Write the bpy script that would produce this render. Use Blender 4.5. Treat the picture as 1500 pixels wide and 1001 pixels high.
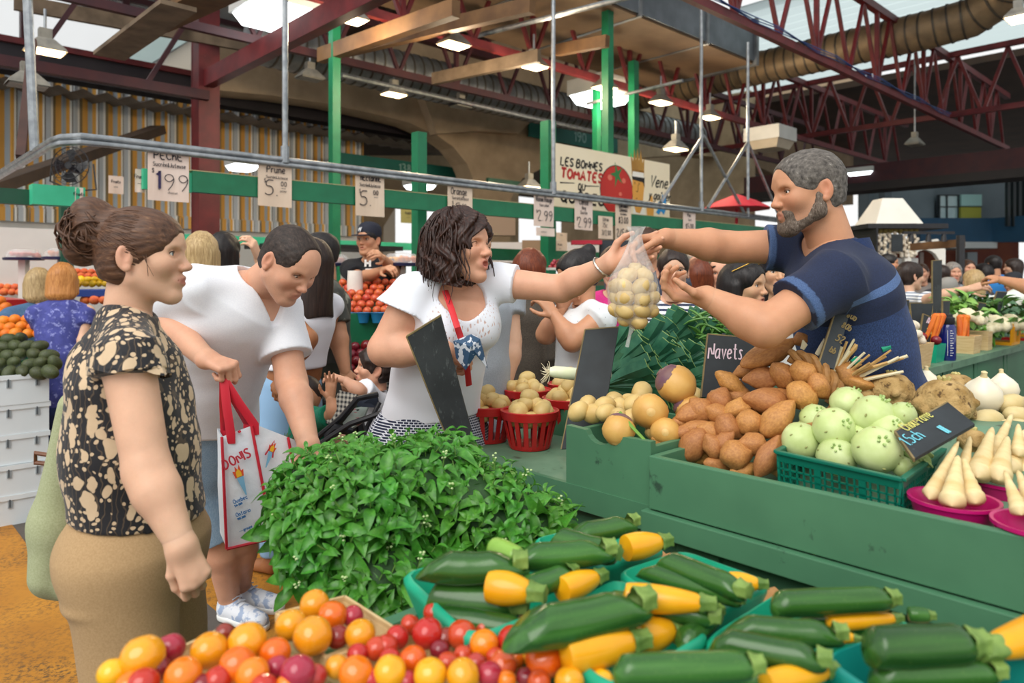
import bpy, bmesh, math, random
import numpy as np
from mathutils import Vector, Matrix, Euler, noise as mnoise
random.seed(7)
for _o in list(bpy.data.objects): bpy.data.objects.remove(_o)
S = bpy.context.scene
COL = S.collection
# ------------------------------------------------------------------ camera, sky, light, exposure
F, CH, HY = 1060.0, 1.42, 408.0          # focal length in pixels of a 1500 px wide frame, camera height, horizon row
cam = bpy.data.cameras.new('camera'); camo = bpy.data.objects.new('camera', cam); COL.objects.link(camo)
cam.sensor_width = 36; cam.lens = 36*F/1500; cam.clip_start = .05; cam.clip_end = 300
cam.shift_y = -(500.5-HY)/1500
camo.location = (0, 0, CH); camo.rotation_euler = (math.radians(90), 0, 0)
cam.dof.use_dof = True; cam.dof.focus_distance = 2.35; cam.dof.aperture_fstop = 3.2
S.camera = camo
S.view_settings.view_transform = 'Standard'; S.view_settings.look = 'None'
S.view_settings.exposure = 0.1; S.view_settings.gamma = 1; S.view_settings.use_curve_mapping = False
w = bpy.data.worlds.new('sky'); S.world = w; w.use_nodes = True
wn = w.node_tree.nodes; wl = w.node_tree.links
bg = wn['Background']; bg.inputs[1].default_value = 1.0
tc = wn.new('ShaderNodeTexCoord'); sep = wn.new('ShaderNodeSeparateXYZ'); rmp = wn.new('ShaderNodeValToRGB')
wl.new(tc.outputs['Generated'], sep.inputs[0]); wl.new(sep.outputs[2], rmp.inputs[0]); wl.new(rmp.outputs[0], bg.inputs[0])
rmp.color_ramp.elements[0].position = 0.0; rmp.color_ramp.elements[0].color = (.95, .95, .94, 1)
rmp.color_ramp.elements[1].position = 1.0; rmp.color_ramp.elements[1].color = (.93, .97, 1.0, 1)
sun = bpy.data.lights.new('sun', 'SUN'); sun.energy = 2.3; sun.angle = math.radians(50); sun.color = (1, .97, .92)
suno = bpy.data.objects.new('sun', sun); COL.objects.link(suno); suno.rotation_euler = (math.radians(38), math.radians(-22), 0)
# ------------------------------------------------------------------ frames
AX = Vector((-.6862, .7274, 0)); BX = Vector((.7274, .6862, 0)); TH = math.atan2(.6862, .7274)
def W(px, py, d): return Vector(((px-750)/F*d, d, CH+(HY-py)/F*d))     # a point seen at that pixel, d metres away
def Wz(px, py, z):
 return W(px, py, (z-CH)*F/(HY-py))
def ab(a, b, z=0): return AX*a + BX*b + Vector((0, 0, z))
def on_plane(px, py, P, n):
 r = Vector(((px-750)/F, 1, (HY-py)/F)); c = Vector((0, 0, CH)); n = Vector(n)
 return c + r*((Vector(P)-c).dot(n)/r.dot(n))
def lin(h):
 if not isinstance(h, str): return tuple(h[:3])
 h = h.lstrip('#'); o = []
 for i in (0, 2, 4):
  v = int(h[i:i+2], 16)/255; o.append(v/12.92 if v <= .04045 else ((v+.055)/1.055)**2.4)
 return tuple(o)
# ------------------------------------------------------------------ materials
MATS = {}
class NT:
 def __init__(s, name):
  s.m = bpy.data.materials.new(name); s.m.use_nodes = True; s.t = s.m.node_tree
  s.b = s.t.nodes['Principled BSDF']
  s.out = s.t.nodes['Material Output']
 def n(s, kind, **kw):
  x = s.t.nodes.new('ShaderNode'+kind)
  for k, v in kw.items():
   if k.startswith('i_'): x.inputs[int(k[2:])].default_value = v
   else: setattr(x, k, v)
  return x
 def l(s, a, b): s.t.links.new(a, b)
 def coord(s, which='Object', scale=None, rot=None):
  o = s.n('TexCoord').outputs[which]
  if scale or rot:
   mp = s.n('Mapping'); s.l(o, mp.inputs[0])
   if scale: mp.inputs['Scale'].default_value = scale
   if rot: mp.inputs['Rotation'].default_value = rot
   o = mp.outputs[0]
  return o
 def noise(s, co, scale, detail=3, rough=.55):
  x = s.n('TexNoise'); x.inputs['Scale'].default_value = scale; x.inputs['Detail'].default_value = detail
  x.inputs['Roughness'].default_value = rough
  if co is not None: s.l(co, x.inputs['Vector'])
  return x.outputs['Fac']
 def ramp(s, fac, stops, interp='LINEAR'):
  r = s.n('ValToRGB'); r.color_ramp.interpolation = interp
  e = r.color_ramp.elements
  while len(e) < len(stops): e.new(.5)
  for i, (p, c) in enumerate(stops): e[i].position = p; e[i].color = (*lin(c), 1)
  s.l(fac, r.inputs[0]); return r.outputs[0]
 def mix(s, fac, a, b, blend='MIX'):
  x = s.n('Mix', data_type='RGBA', blend_type=blend)
  for i, v in ((0, fac), (6, a), (7, b)):
   if hasattr(v, 'is_output'): s.l(v, x.inputs[i])
   elif i == 0: x.inputs[0].default_value = v
   else: x.inputs[i].default_value = (*lin(v), 1)
  return x.outputs[2]
 def math(s, op, a, b=None, c=None):
  x = s.n('Math', operation=op)
  for i, v in enumerate((a, b, c)):
   if v is None: continue
   if hasattr(v, 'is_output'): s.l(v, x.inputs[i])
   else: x.inputs[i].default_value = v
  return x.outputs[0]
 def bump(s, h, strength=.3, dist=.01):
  x = s.n('Bump'); x.inputs['Strength'].default_value = strength; x.inputs['Distance'].default_value = dist
  s.l(h, x.inputs['Height']); s.l(x.outputs[0], s.b.inputs['Normal'])
 def col(s, c):
  if hasattr(c, 'is_output'): s.l(c, s.b.inputs['Base Color'])
  else: s.b.inputs['Base Color'].default_value = (*lin(c), 1)
 def set(s, **kw):
  names = dict(rough='Roughness', metal='Metallic', spec='Specular IOR Level', sss='Subsurface Weight', coat='Coat Weight', alpha='Alpha',
                     trans='Transmission Weight', ior='IOR', sheen='Sheen Weight', emit='Emission Strength', coatr='Coat Roughness')
  for k, v in kw.items(): s.b.inputs[names[k]].default_value = v
  return s
def mat(name, c1, c2=None, ns=20, nd=4, lo=.35, hi=.65, rough=.5, metal=0, bump=0, bs=None, bd=.005, rand=0, sss=0, coat=0, spec=.5,
  sc=None, coord='Object', emit=None, trans=0, alpha=1, sheen=0, c3=None, ns3=60, th3=.62, rv=0, hue=0):
 if name in MATS: return MATS[name]
 t = NT(name); co = t.coord(coord, sc)
 c = None
 if c2 is not None:
  c = t.ramp(t.noise(co, ns, nd), [(lo, c1), (hi, c2)])
 if c3 is not None:
  f = t.ramp(t.noise(co, ns3, 5, .65), [(th3, '000000'), (min(1, th3+.06), 'ffffff')])
  c = t.mix(f, c if c is not None else c1, c3)
 if rand or hue:
  hs = t.n('HueSaturation'); oi = t.n('ObjectInfo')
  if c is None: hs.inputs['Color'].default_value = (*lin(c1), 1)
  else: t.l(c, hs.inputs['Color'])
  t.l(t.math('MULTIPLY_ADD', oi.outputs['Random'], 2*rand, 1-rand), hs.inputs['Value'])
  if hue: t.l(t.math('MULTIPLY_ADD', oi.outputs['Random'], 2*hue, .5-hue), hs.inputs['Hue'])
  c = hs.outputs[0]
 t.col(c if c is not None else c1)
 t.set(rough=rough, metal=metal, coat=coat, spec=spec, sheen=sheen, trans=trans, alpha=alpha)
 if rv: t.l(t.math('MULTIPLY_ADD', t.noise(co, ns, 3), rv, rough-rv/2), t.b.inputs['Roughness'])
 if sss: t.set(sss=sss); t.b.inputs['Subsurface Radius'].default_value = (.012, .005, .003); t.b.inputs['Subsurface Scale'].default_value = 1
 if bump: t.bump(t.noise(co, bs or ns, 5, .6), bump, bd)
 if emit:
  t.b.inputs['Emission Color'].default_value = (*lin(emit[0]), 1); t.set(emit=emit[1])
 MATS[name] = t.m; return t.m
# ------------------------------------------------------------------ mesh building
class MB:
 def __init__(s): s.v = []; s.f = []; s.xf = None
 def add(s, vs, fs):
  n = len(s.v)
  s.v += [tuple(s.xf @ Vector(v)) for v in vs] if s.xf is not None else [tuple(v) for v in vs]
  s.f += [tuple(i+n for i in f) for f in fs]; return s
 def box(s, lo, hi, R=None, c=None):
  x0, y0, z0 = lo; x1, y1, z1 = hi
  vs = [Vector(p) for p in ((x0,y0,z0),(x1,y0,z0),(x1,y1,z0),(x0,y1,z0),(x0,y0,z1),(x1,y0,z1),(x1,y1,z1),(x0,y1,z1))]
  if R is not None: vs = [R @ v for v in vs]
  if c is not None: vs = [v+Vector(c) for v in vs]
  return s.add(vs, [(3,2,1,0),(4,5,6,7),(0,1,5,4),(1,2,6,5),(2,3,7,6),(3,0,4,7)])
 def cb(s, c, size, R=None):
  h = Vector(size)/2; return s.box(-h, h, R, c)
 def beam(s, p, q, wd, ht, up=(0,0,1)):       # rectangular bar from p to q
  p = Vector(p); q = Vector(q); d = (q-p).normalized(); u = Vector(up)
  sd = d.cross(u)
  if sd.length < 1e-4: sd = d.cross(Vector((1,0,0)))
  sd.normalize(); u = sd.cross(d)
  vs = [e + sd*(i*wd/2) + u*(j*ht/2) for e in (p, q) for i, j in ((-1,-1),(1,-1),(1,1),(-1,1))]
  return s.add(vs, [(3,2,1,0),(4,5,6,7),(0,1,5,4),(1,2,6,5),(2,3,7,6),(3,0,4,7)])
 def tube(s, pts, rs, n=10, cap=True, closed=False, flat=None):
  pts = [Vector(p) for p in pts]; m = len(pts)
  if not hasattr(rs, '__len__'): rs = [rs]*m
  vs = []; N = None
  for i in range(m):
   a = pts[(i-1) % m] if (closed or i > 0) else pts[0]
   b = pts[(i+1) % m] if (closed or i < m-1) else pts[-1]
   T = (b-a).normalized()
   if N is None:
    N = T.cross(Vector((0,0,1)))
    if N.length < 1e-3: N = T.cross(Vector((1,0,0)))
    if flat is not None: N = Vector(flat[0])
   N = (N - T*N.dot(T)).normalized(); Bn = T.cross(N)
   fx = flat[1] if flat else 1
   for k in range(n):
    t = 2*math.pi*k/n
    vs.append(pts[i] + N*(math.cos(t)*rs[i]) + Bn*(math.sin(t)*rs[i]*fx))
  fs = []
  for i in range(m if closed else m-1):
   j = (i+1) % m
   for k in range(n): fs.append((i*n+k, i*n+(k+1) % n, j*n+(k+1) % n, j*n+k))
  if cap and not closed:
   fs.append(tuple(range(n-1, -1, -1))); fs.append(tuple((m-1)*n+k for k in range(n)))
  return s.add(vs, fs)
 def cyl(s, p, q, r, n=12, r2=None): return s.tube([p, q], [r, r if r2 is None else r2], n)
 def lathe(s, prof, n=20, c=(0,0,0), ax=None, lob=None):   # prof: (r, z) list about +z
  vs = []; fs = []; c = Vector(c)
  for r, z in prof:
   for k in range(n):
    t = 2*math.pi*k/n; rr = r*(lob(t, z) if lob else 1)
    p = Vector((rr*math.cos(t), rr*math.sin(t), z)); vs.append((ax @ p if ax else p)+c)
  for i in range(len(prof)-1):
   for k in range(n): fs.append((i*n+k, i*n+(k+1) % n, (i+1)*n+(k+1) % n, (i+1)*n+k))
  if prof[0][0] > 1e-5: fs.append(tuple(range(n-1, -1, -1)))
  if prof[-1][0] > 1e-5: fs.append(tuple((len(prof)-1)*n+k for k in range(n)))
  return s.add(vs, fs)
 def prism(s, poly, h, M=None):                # poly in xy, extruded to z=h
  n = len(poly); vs = [Vector((x, y, 0)) for x, y in poly]+[Vector((x, y, h)) for x, y in poly]
  if M is not None: vs = [M @ v for v in vs]
  return s.add(vs, [tuple(range(n-1, -1, -1)), tuple(range(n, 2*n))]+[(i, (i+1) % n, n+(i+1) % n, n+i) for i in range(n)])
 def sph(s, c, r, n=12, m=8, R=None):
  if not hasattr(r, '__len__'): r = (r, r, r)
  vs = []; fs = []; c = Vector(c)
  for i in range(1, m):
   p = math.pi*i/m
   for k in range(n):
    t = 2*math.pi*k/n; vs.append(Vector((r[0]*math.sin(p)*math.cos(t), r[1]*math.sin(p)*math.sin(t), r[2]*math.cos(p))))
  vs += [Vector((0,0,r[2])), Vector((0,0,-r[2]))]; T = len(vs)-2
  vs = [(R @ v if R else v)+c for v in vs]
  for i in range(m-2):
   for k in range(n): fs.append((i*n+k, (i+1)*n+k, (i+1)*n+(k+1) % n, i*n+(k+1) % n))
  for k in range(n):
   fs.append((T, k, (k+1) % n)); fs.append((T+1, (m-2)*n+(k+1) % n, (m-2)*n+k))
  return s.add(vs, fs)
 def mesh(s, name, m=None, smooth=True, bevel=0, ang=35):
  me = bpy.data.meshes.new(name); me.from_pydata(s.v, [], s.f); me.validate()
  if bevel:
   bm = bmesh.new(); bm.from_mesh(me)
   es = [e for e in bm.edges if len(e.link_faces) == 2 and e.calc_face_angle(0) > .6]
   bmesh.ops.bevel(bm, geom=es, offset=bevel, segments=2, affect='EDGES', profile=.6)
   bm.to_mesh(me); bm.free()
  if m: me.materials.append(m)
  if smooth:
   me.shade_smooth()
   try: me.set_sharp_from_angle(angle=math.radians(ang))
   except Exception: pass
  return me
 def build(s, name, m, parent=None, smooth=True, bevel=0, world=False, kind=None, label=None, ang=35):
  o = obj(name, s.mesh(name, m, smooth, bevel, ang), parent)
  if world and parent is not None:
   r = parent
   while r.parent: r = r.parent
   o.data.transform(r.matrix_basis.inverted())
  if kind: o['kind'] = kind
  if label: o['label'] = label
  return o
def obj(name, data, parent=None, loc=None):
 o = bpy.data.objects.new(name, data); COL.objects.link(o)
 if parent is not None: o.parent = parent
 if loc is not None: o.location = loc
 return o
def tag(o, label=None, cat=None, group=None, kind=None):
 if label: o['label'] = label
 if cat: o['category'] = cat
 if group: o['group'] = group
 if kind: o['kind'] = kind
 return o
def thing(name, label, cat, loc=(0,0,0), rz=0, group=None, R=None):
 o = bpy.data.objects.new(name, None); COL.objects.link(o); o.empty_display_size = .05
 if R is not None: o.matrix_basis = Matrix.Translation(Vector(loc)) @ R.to_4x4()
 else: o.matrix_basis = Matrix.Translation(Vector(loc)) @ Matrix.Rotation(rz, 4, 'Z')
 return tag(o, label, cat, group)
def one(name, mb, m, label, cat, group=None, loc=None, kind=None, **kw):
 o = mb.build(name, m, **kw)
 if loc is not None: o.location = loc
 return tag(o, label, cat, group, kind)
def struct(name, mb, m, parent=None, **kw):
 o = mb.build(name, m, parent, **kw)
 if parent is None: o['kind'] = 'structure'
 return o
def dup(root, M, label=None, group=None):
 r = root.copy(); COL.objects.link(r); r.matrix_basis = M
 if label: r['label'] = label
 if group: r['group'] = group
 for ch in root.children:
  c = ch.copy(); COL.objects.link(c); c.parent = r
  for g in ch.children:
   d = g.copy(); COL.objects.link(d); d.parent = c
 return r
def basis(x=None, y=None, z=None):     # orthonormal matrix, first given axis exact, second near
 X, Y, Z = x and Vector(x), y and Vector(y), z and Vector(z)
 if Y and Z: Y.normalize(); X = Y.cross(Z).normalized(); Z = X.cross(Y)
 elif X and Z: X.normalize(); Y = Z.cross(X).normalized(); Z = X.cross(Y)
 elif X and Y: X.normalize(); Z = X.cross(Y).normalized(); Y = Z.cross(X)
 return Matrix((X, Y, Z)).transposed()
# ------------------------------------------------------------------ signed-distance modelling (people, hair, clothes, lumpy produce)
class SDF:
 def __init__(s, h): s.h = h; s.p = []; s.cuts = []; s.dis = []
 def rc(s, a, b, r1, r2=None, k=.02, op=0): s.p.append(('rc', Vector(a), Vector(b), r1, r1 if r2 is None else r2, k, op)); return s
 def cc(s, a, b, r1, r2=None, k=.02, op=0): s.p.append(('cc', Vector(a), Vector(b), r1, r1 if r2 is None else r2, k, op)); return s
 def el(s, c, r, R=None, k=.02, op=0):
  if not hasattr(r, '__len__'): r = (r, r, r)
  s.p.append(('el', Vector(c), r, R, None, k, op)); return s
 def ec(s, a, b, ra, rb, x, k=.03, op=0): s.p.append(('ec', Vector(a), Vector(b), (ra, rb), Vector(x), k, op)); return s
 def chain(s, pts, rs, k=.01, op=0):
  for i in range(len(pts)-1): s.rc(pts[i], pts[i+1], rs[i], rs[i+1], k, op)
  return s
 def cut(s, p, n): s.cuts.append((np.array(p, float), np.array(Vector(n).normalized(), float))); return s
 def disp(s, fn): s.dis.append(fn); return s
 def bb(s, q):
  if q[0] in ('rc', 'cc'): pts = [q[1], q[2]]; r = [max(q[3], q[4])]*3
  elif q[0] == 'el': pts = [q[1]]; r = [max(q[2])]*3 if q[3] is not None else q[2]
  else: pts = [q[1], q[2]]; r = [max(max(q[3][0]), max(q[3][1]))]*3
  lo = np.array([min(p[i] for p in pts)-r[i] for i in range(3)]); hi = np.array([max(p[i] for p in pts)+r[i] for i in range(3)])
  return lo, hi
 @staticmethod
 def dist(q, P):
  t = q[0]
  if t == 'el':
   d = P-np.array(q[1], np.float32)
   if q[3] is not None: d = d @ np.array(q[3], np.float32)
   r = np.array(q[2], np.float32); a = d/r
   k0 = np.sqrt((a*a).sum(-1)); a = a/r; k1 = np.sqrt((a*a).sum(-1))+1e-6
   return np.where(k0 < .2, (k0-1)*r.min(), k0*(k0-1)/k1)
  a = np.array(q[1], np.float32); b = np.array(q[2], np.float32); ba = b-a; L2 = max(float(ba @ ba), 1e-9)
  pa = P-a; tt = (pa @ ba)/L2; tc = np.clip(tt, 0, 1)
  qv = pa-tc[..., None]*ba
  if t == 'rc': return np.sqrt((qv*qv).sum(-1))-(q[3]+(q[4]-q[3])*tc)
  if t == 'cc':
   qv = pa-tt[..., None]*ba; L = math.sqrt(L2)
   side = np.sqrt((qv*qv).sum(-1))-(q[3]+(q[4]-q[3])*tc); end = np.abs(tt-.5)*L-.5*L
   return np.maximum(side, end)
  (ra, rb), x = q[3], np.array(q[4], np.float32)
  ax = ba/math.sqrt(L2); x = x-ax*(x @ ax); x = x/np.linalg.norm(x); y = np.cross(ax, x)
  rx = ra[0]+(rb[0]-ra[0])*tc; ry = ra[1]+(rb[1]-ra[1])*tc
  u = qv @ x; v = qv @ y; w = qv @ ax; m = np.minimum(rx, ry)
  u = u/rx; v = v/ry; w = w/m
  k0 = np.sqrt(u*u+v*v+w*w)+1e-6; k1 = np.sqrt((u/rx)**2+(v/ry)**2+(w/m)**2)+1e-6
  return np.where(k0 < .2, (k0-1)*m, k0*(k0-1)/k1)
 def grid(s):
  h = s.h; los, his = zip(*[s.bb(q) for q in s.p if q[6] == 0])
  lo = np.min(los, 0)-4*h; hi = np.max(his, 0)+4*h
  n = np.ceil((hi-lo)/h).astype(int)+1
  D = np.full(n, 1.0, np.float32)
  ax = [lo[i]+h*np.arange(n[i], dtype=np.float32) for i in range(3)]
  for q in s.p:
   l, u = s.bb(q); mg = q[5]+3*h
   i0 = np.clip(np.floor((l-mg-lo)/h).astype(int), 0, n); i1 = np.clip(np.ceil((u+mg-lo)/h).astype(int)+1, 0, n)
   if (i1-i0).min() <= 0: continue
   sl = tuple(slice(i0[i], i1[i]) for i in range(3))
   P = np.stack(np.meshgrid(*[ax[i][sl[i]].astype(np.float32) for i in range(3)], indexing='ij'), -1)
   d = s.dist(q, P).astype(np.float32); k = q[5]; o = D[sl]
   if q[6] == 0:
    hh = np.clip(.5+.5*(o-d)/k, 0, 1); D[sl] = o+(d-o)*hh-k*hh*(1-hh)
   elif q[6] == 1:
    d = -d; hh = np.clip(.5+.5*(d-o)/k, 0, 1); D[sl] = o+(d-o)*hh+k*hh*(1-hh)
  if s.dis:
   m = np.abs(D) < 8*h; P = np.stack(np.nonzero(m), -1)*h+lo
   add = np.zeros(len(P))
   for fn in s.dis: add += fn(P)
   D[m] += add.astype(np.float32)
  for p, nn in s.cuts:
   e = ((ax[0]-p[0])*nn[0])[:, None, None]+((ax[1]-p[1])*nn[1])[None, :, None]+((ax[2]-p[2])*nn[2])[None, None, :]
   D = np.maximum(D, e.astype(np.float32))
  return D, lo
 def nets(s):
  D, lo = s.grid(); h = s.h; sg = D < 0
  n = D.shape; c = np.zeros((n[0]-1, n[1]-1, n[2]-1), np.int8)
  cs = [(i, j, k) for i in (0, 1) for j in (0, 1) for k in (0, 1)]
  for i, j, k in cs: c += sg[i:n[0]-1+i, j:n[1]-1+j, k:n[2]-1+k]
  act = (c > 0) & (c < 8); idx = np.full(act.shape, -1, np.int64); I = np.nonzero(act); N = len(I[0]); idx[I] = np.arange(N)
  pos = np.zeros((N, 3)); cnt = np.zeros(N)
  val = {q: D[I[0]+q[0], I[1]+q[1], I[2]+q[2]].astype(float) for q in cs}
  for p in cs:
   for axn in range(3):
    if p[axn] == 1: continue
    q = list(p); q[axn] = 1; q = tuple(q); a = val[p]; b = val[q]
    m = (a < 0) != (b < 0); t = a/np.where(m, a-b, 1)
    e = np.array(p, float)[None]+0*pos; e[:, axn] = t
    pos[m] += e[m]; cnt[m] += 1
  pos = pos/cnt[:, None]; V = (pos+np.stack(I, -1))*h+lo
  fs = []
  for axn in range(3):
   o = [slice(None)]*3; o[axn] = slice(0, n[axn]-1); e = [slice(None)]*3; e[axn] = slice(1, n[axn])
   a = sg[tuple(o)]; b = sg[tuple(e)]; ch = a != b
   u, v = [(1, 2), (2, 0), (0, 1)][axn]
   J = list(np.nonzero(ch)); ok = (J[u] > 0) & (J[v] > 0) & (J[u] < n[u]-1) & (J[v] < n[v]-1)
   J = [x[ok] for x in J]; ins = a[tuple(J)]
   def at(du, dv):
    K = [x.copy() for x in J]; K[u] += du; K[v] += dv; return idx[tuple(K)]
   q = np.stack([at(-1, -1), at(0, -1), at(0, 0), at(-1, 0)], -1)
   q[~ins] = q[~ins][:, ::-1]; fs.append(q)
  return V, np.concatenate(fs)
def npmesh(name, V, Q, m=None, attr=None):
 me = bpy.data.meshes.new(name); me.vertices.add(len(V)); me.vertices.foreach_set('co', np.asarray(V, np.float32).ravel())
 me.loops.add(Q.size); me.loops.foreach_set('vertex_index', Q.ravel().astype(np.int32))
 me.polygons.add(len(Q)); me.polygons.foreach_set('loop_start', np.arange(0, Q.size, 4, dtype=np.int32))
 me.update(calc_edges=True); me.shade_smooth()
 if m: me.materials.append(m)
 for k, vals in (attr or {}).items():
  if vals.ndim == 2:
   at = me.attributes.new(k, 'FLOAT_VECTOR', 'POINT'); at.data.foreach_set('vector', np.asarray(vals, np.float32).ravel())
  else:
   at = me.attributes.new(k, 'FLOAT', 'POINT'); at.data.foreach_set('value', np.asarray(vals, np.float32))
 return me
def joinVQ(parts):
 Vs, Qs, n = [], [], 0
 for V, Q in parts: Vs.append(V); Qs.append(Q+n); n += len(V)
 return np.concatenate(Vs), np.concatenate(Qs)
def sdf_obj(name, s, m, parent=None, world=True):
 V, Q = s.nets(); me = npmesh(name, V, Q, m); o = obj(name, me, parent)
 if world and parent is not None: me.transform(parent.matrix_basis.inverted())
 return o
def wav(P, k, ph=0): return np.sin(P @ np.asarray(k, float)+ph)
def nz(P, f, seed=0):      # cheap smooth pseudo noise from a few sines
 rs = np.random.RandomState(seed); o = 0
 for i in range(6):
  k = rs.normal(size=3); k = k/np.linalg.norm(k)*f*(.6+.9*rs.rand()); o = o+np.sin(P @ k+rs.rand()*6.28)
 return o/6
# ------------------------------------------------------------------ people: one continuous skin surface, clothes and hair as children
def skin_mat(name, base, red='#c4604a', stub='#6b625c', rough=.48):
 if name in MATS: return MATS[name]
 t = NT(name); a = t.n('Attribute', attribute_name='tint'); sp = t.n('SeparateXYZ'); t.l(a.outputs['Vector'], sp.inputs[0])
 co = t.coord('Object'); b = lin(base)
 c = t.ramp(t.noise(co, 14, 4), [(.3, tuple(x*.9 for x in b)), (.7, tuple(min(1, x*1.08) for x in b))])
 c = t.mix(t.math('MULTIPLY', t.noise(co, 170, 3), .12), c, red)
 c = t.mix(sp.outputs[0], c, red)
 stb = t.math('MULTIPLY', sp.outputs[1], t.math('MULTIPLY_ADD', t.noise(co, 420, 2), 1.2, -.1))
 c = t.mix(stb, c, stub)
 c = t.mix(sp.outputs[2], c, '#a8504a')
 t.col(c); t.set(rough=rough, spec=.4, sss=.12); t.b.inputs['Subsurface Radius'].default_value = (.9, .35, .2); t.b.inputs['Subsurface Scale'].default_value = .012
 t.bump(t.noise(co, 300, 3), .12, .002)
 MATS[name] = t.m; return t.m
def hair_mat(name, c1, c2, c3=None, sc=(120, 120, 7), rough=.42):
 if name in MATS: return MATS[name]
 t = NT(name); a = t.n('Attribute', attribute_name='hc'); mp = t.n('Mapping'); mp.inputs['Scale'].default_value = sc; t.l(a.outputs['Vector'], mp.inputs[0])
 n1 = t.noise(mp.outputs[0], 1.0, 4, .7); st = [(.3, c1), (.62, c2)]
 if c3: st.append((.75, c3))
 t.col(t.ramp(n1, st)); t.set(rough=rough, spec=.35); t.bump(n1, .5, .004)
 MATS[name] = t.m; return t.m
def sstep(a, b, x):
 t = np.clip((x-a)/(b-a), 0, 1); return t*t*(3-2*t)
def bl(P, c, r): return np.exp(-(((P-np.array(c))/np.array(r))**2).sum(-1))
def head_geo(M, h, fem=True, neck=None, rn=.055, opn=1.0, mouth=0.0, old=0, stub=0, smile=0, ear=True, fat=0):
 """face looks along local +Y, local +X is the person's right, origin between the ears; returns world vertices, quads, tint"""
 s = SDF(h); j = .9 if fem else 1.0
 s.el((0,-.018,.032), (.073+fat*.4,.094,.084), k=.01)
 s.el((0,.022,-.02), ((.060 if fem else .064)+fat,.063 if fem else .066,.086), k=.03)
 s.el((0,.030,.035), (.062,.062,.062), k=.03)
 for e in (-1, 1):
  s.rc((e*(.046 if fem else .052),-.004,-.055), (e*(.011 if fem else .018),.061,-.097), (.018 if fem else .022)+fat, .0165 if fem else .02, k=.03)
  s.el((e*.04,.056,-.022), (.024+fat,.026,.024), k=.025)
  s.rc((e*.018,.082,.024), (e*.044,.068,.02), .0085 if fem else .0105, .008, k=.014)
 s.el((0,.069 if fem else .071,-.1), (.0155 if fem else .019,.015,.0135), k=.018)
 s.rc((0,.078,.014), (0,.101,-.026), .0075, .0098, k=.012)
 s.el((0,.104,-.029), (.0098,.0095,.0085), k=.007)
 for e in (-1, 1):
  s.el((e*.0115,.094,-.032), (.0078,.0105,.0075), k=.006)
  s.el((e*.0065,.098,-.040), (.0035,.005,.003), k=.003, op=1)
 s.el((0,.078,-.062), (.027,.016,.019), k=.014)
 lz = -.060; mo = mouth*.008
 for a, b in (((-.023,.076,lz-.001+smile*.005), (-.006,.0905,lz+.0055+mo)), ((-.006,.0905,lz+.0055+mo), (.006,.0905,lz+.0055+mo)), ((.006,.0905,lz+.0055+mo), (.023,.076,lz-.001+smile*.005))):
  s.rc(a, b, .0035 if a[0] < -.01 else .0048, .0048 if b[0] < .01 else .0035, k=.005)
 s.rc((-.019,.078,lz-.004-mo), (0,.0895,lz-.009-mo), .004, .0062, k=.005); s.rc((0,.0895,lz-.009-mo), (.019,.078,lz-.004-mo), .0062, .004, k=.005)
 if mouth: s.el((0,.092,lz-.001), (.015,.014,.0035+mo), k=.002, op=1)
 else: s.rc((-.02,.085,lz-.001+smile*.004), (.02,.085,lz-.001+smile*.004), .0016, k=.003, op=1)
 for e in (-1, 1):
  s.el((e*.031,.083,.006), (.017,.012,.011), k=.012, op=1)
  s.el((e*.031,.0655,.005), (.0152,.0152,.0142), k=.004)
  s.el((e*.0315,.084,.004), (.0140,.014,max(.0010,.0044*opn)), k=.0015, op=1)
  if ear:
   Re = Matrix.Rotation(e*.35, 3, 'Z')
   s.el((e*.078,-.016,-.004), (.007,.019,.031), Re, k=.006)
   s.el((e*.086,-.011,.002), (.007,.0095,.017), Re, k=.004, op=1)
   s.el((e*.079,-.011,-.03), (.006,.009,.009), k=.006)
 Mi = M.inverted()
 if neck is not None:
  nb = Mi @ Vector(neck); sc = M.to_scale()[0]
  s.rc((0,-.03,-.045), nb, rn/sc*.98, rn/sc*1.06, k=.022)
  s.cut(nb*.97, nb-Vector((0,-.02,-.05)))
 V, Q = s.nets()
 red = .24*(bl(V, (.04,.075,-.03), (.025,.03,.022))+bl(V, (-.04,.075,-.03), (.025,.03,.022)))+.2*bl(V, (0,.108,-.03), (.018,.015,.014))+.3*(bl(V, (.084,-.012,0), (.012,.03,.04))+bl(V, (-.084,-.012,0), (.012,.03,.04)))
 lipm = np.clip(1.6*bl(V, (0,.09,lz-.002), (.021,.016,.0105+mo)), 0, 1)*(.75 if fem else .4)
 st = stub*sstep(-.02, -.06, V[:, 2])*sstep(-.03, .01, V[:, 1])*sstep(-.135, -.11, V[:, 2])
 A = np.array(M)
 return V @ A[:3, :3].T+A[:3, 3], Q, np.stack([red, st, lipm], -1)
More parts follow.
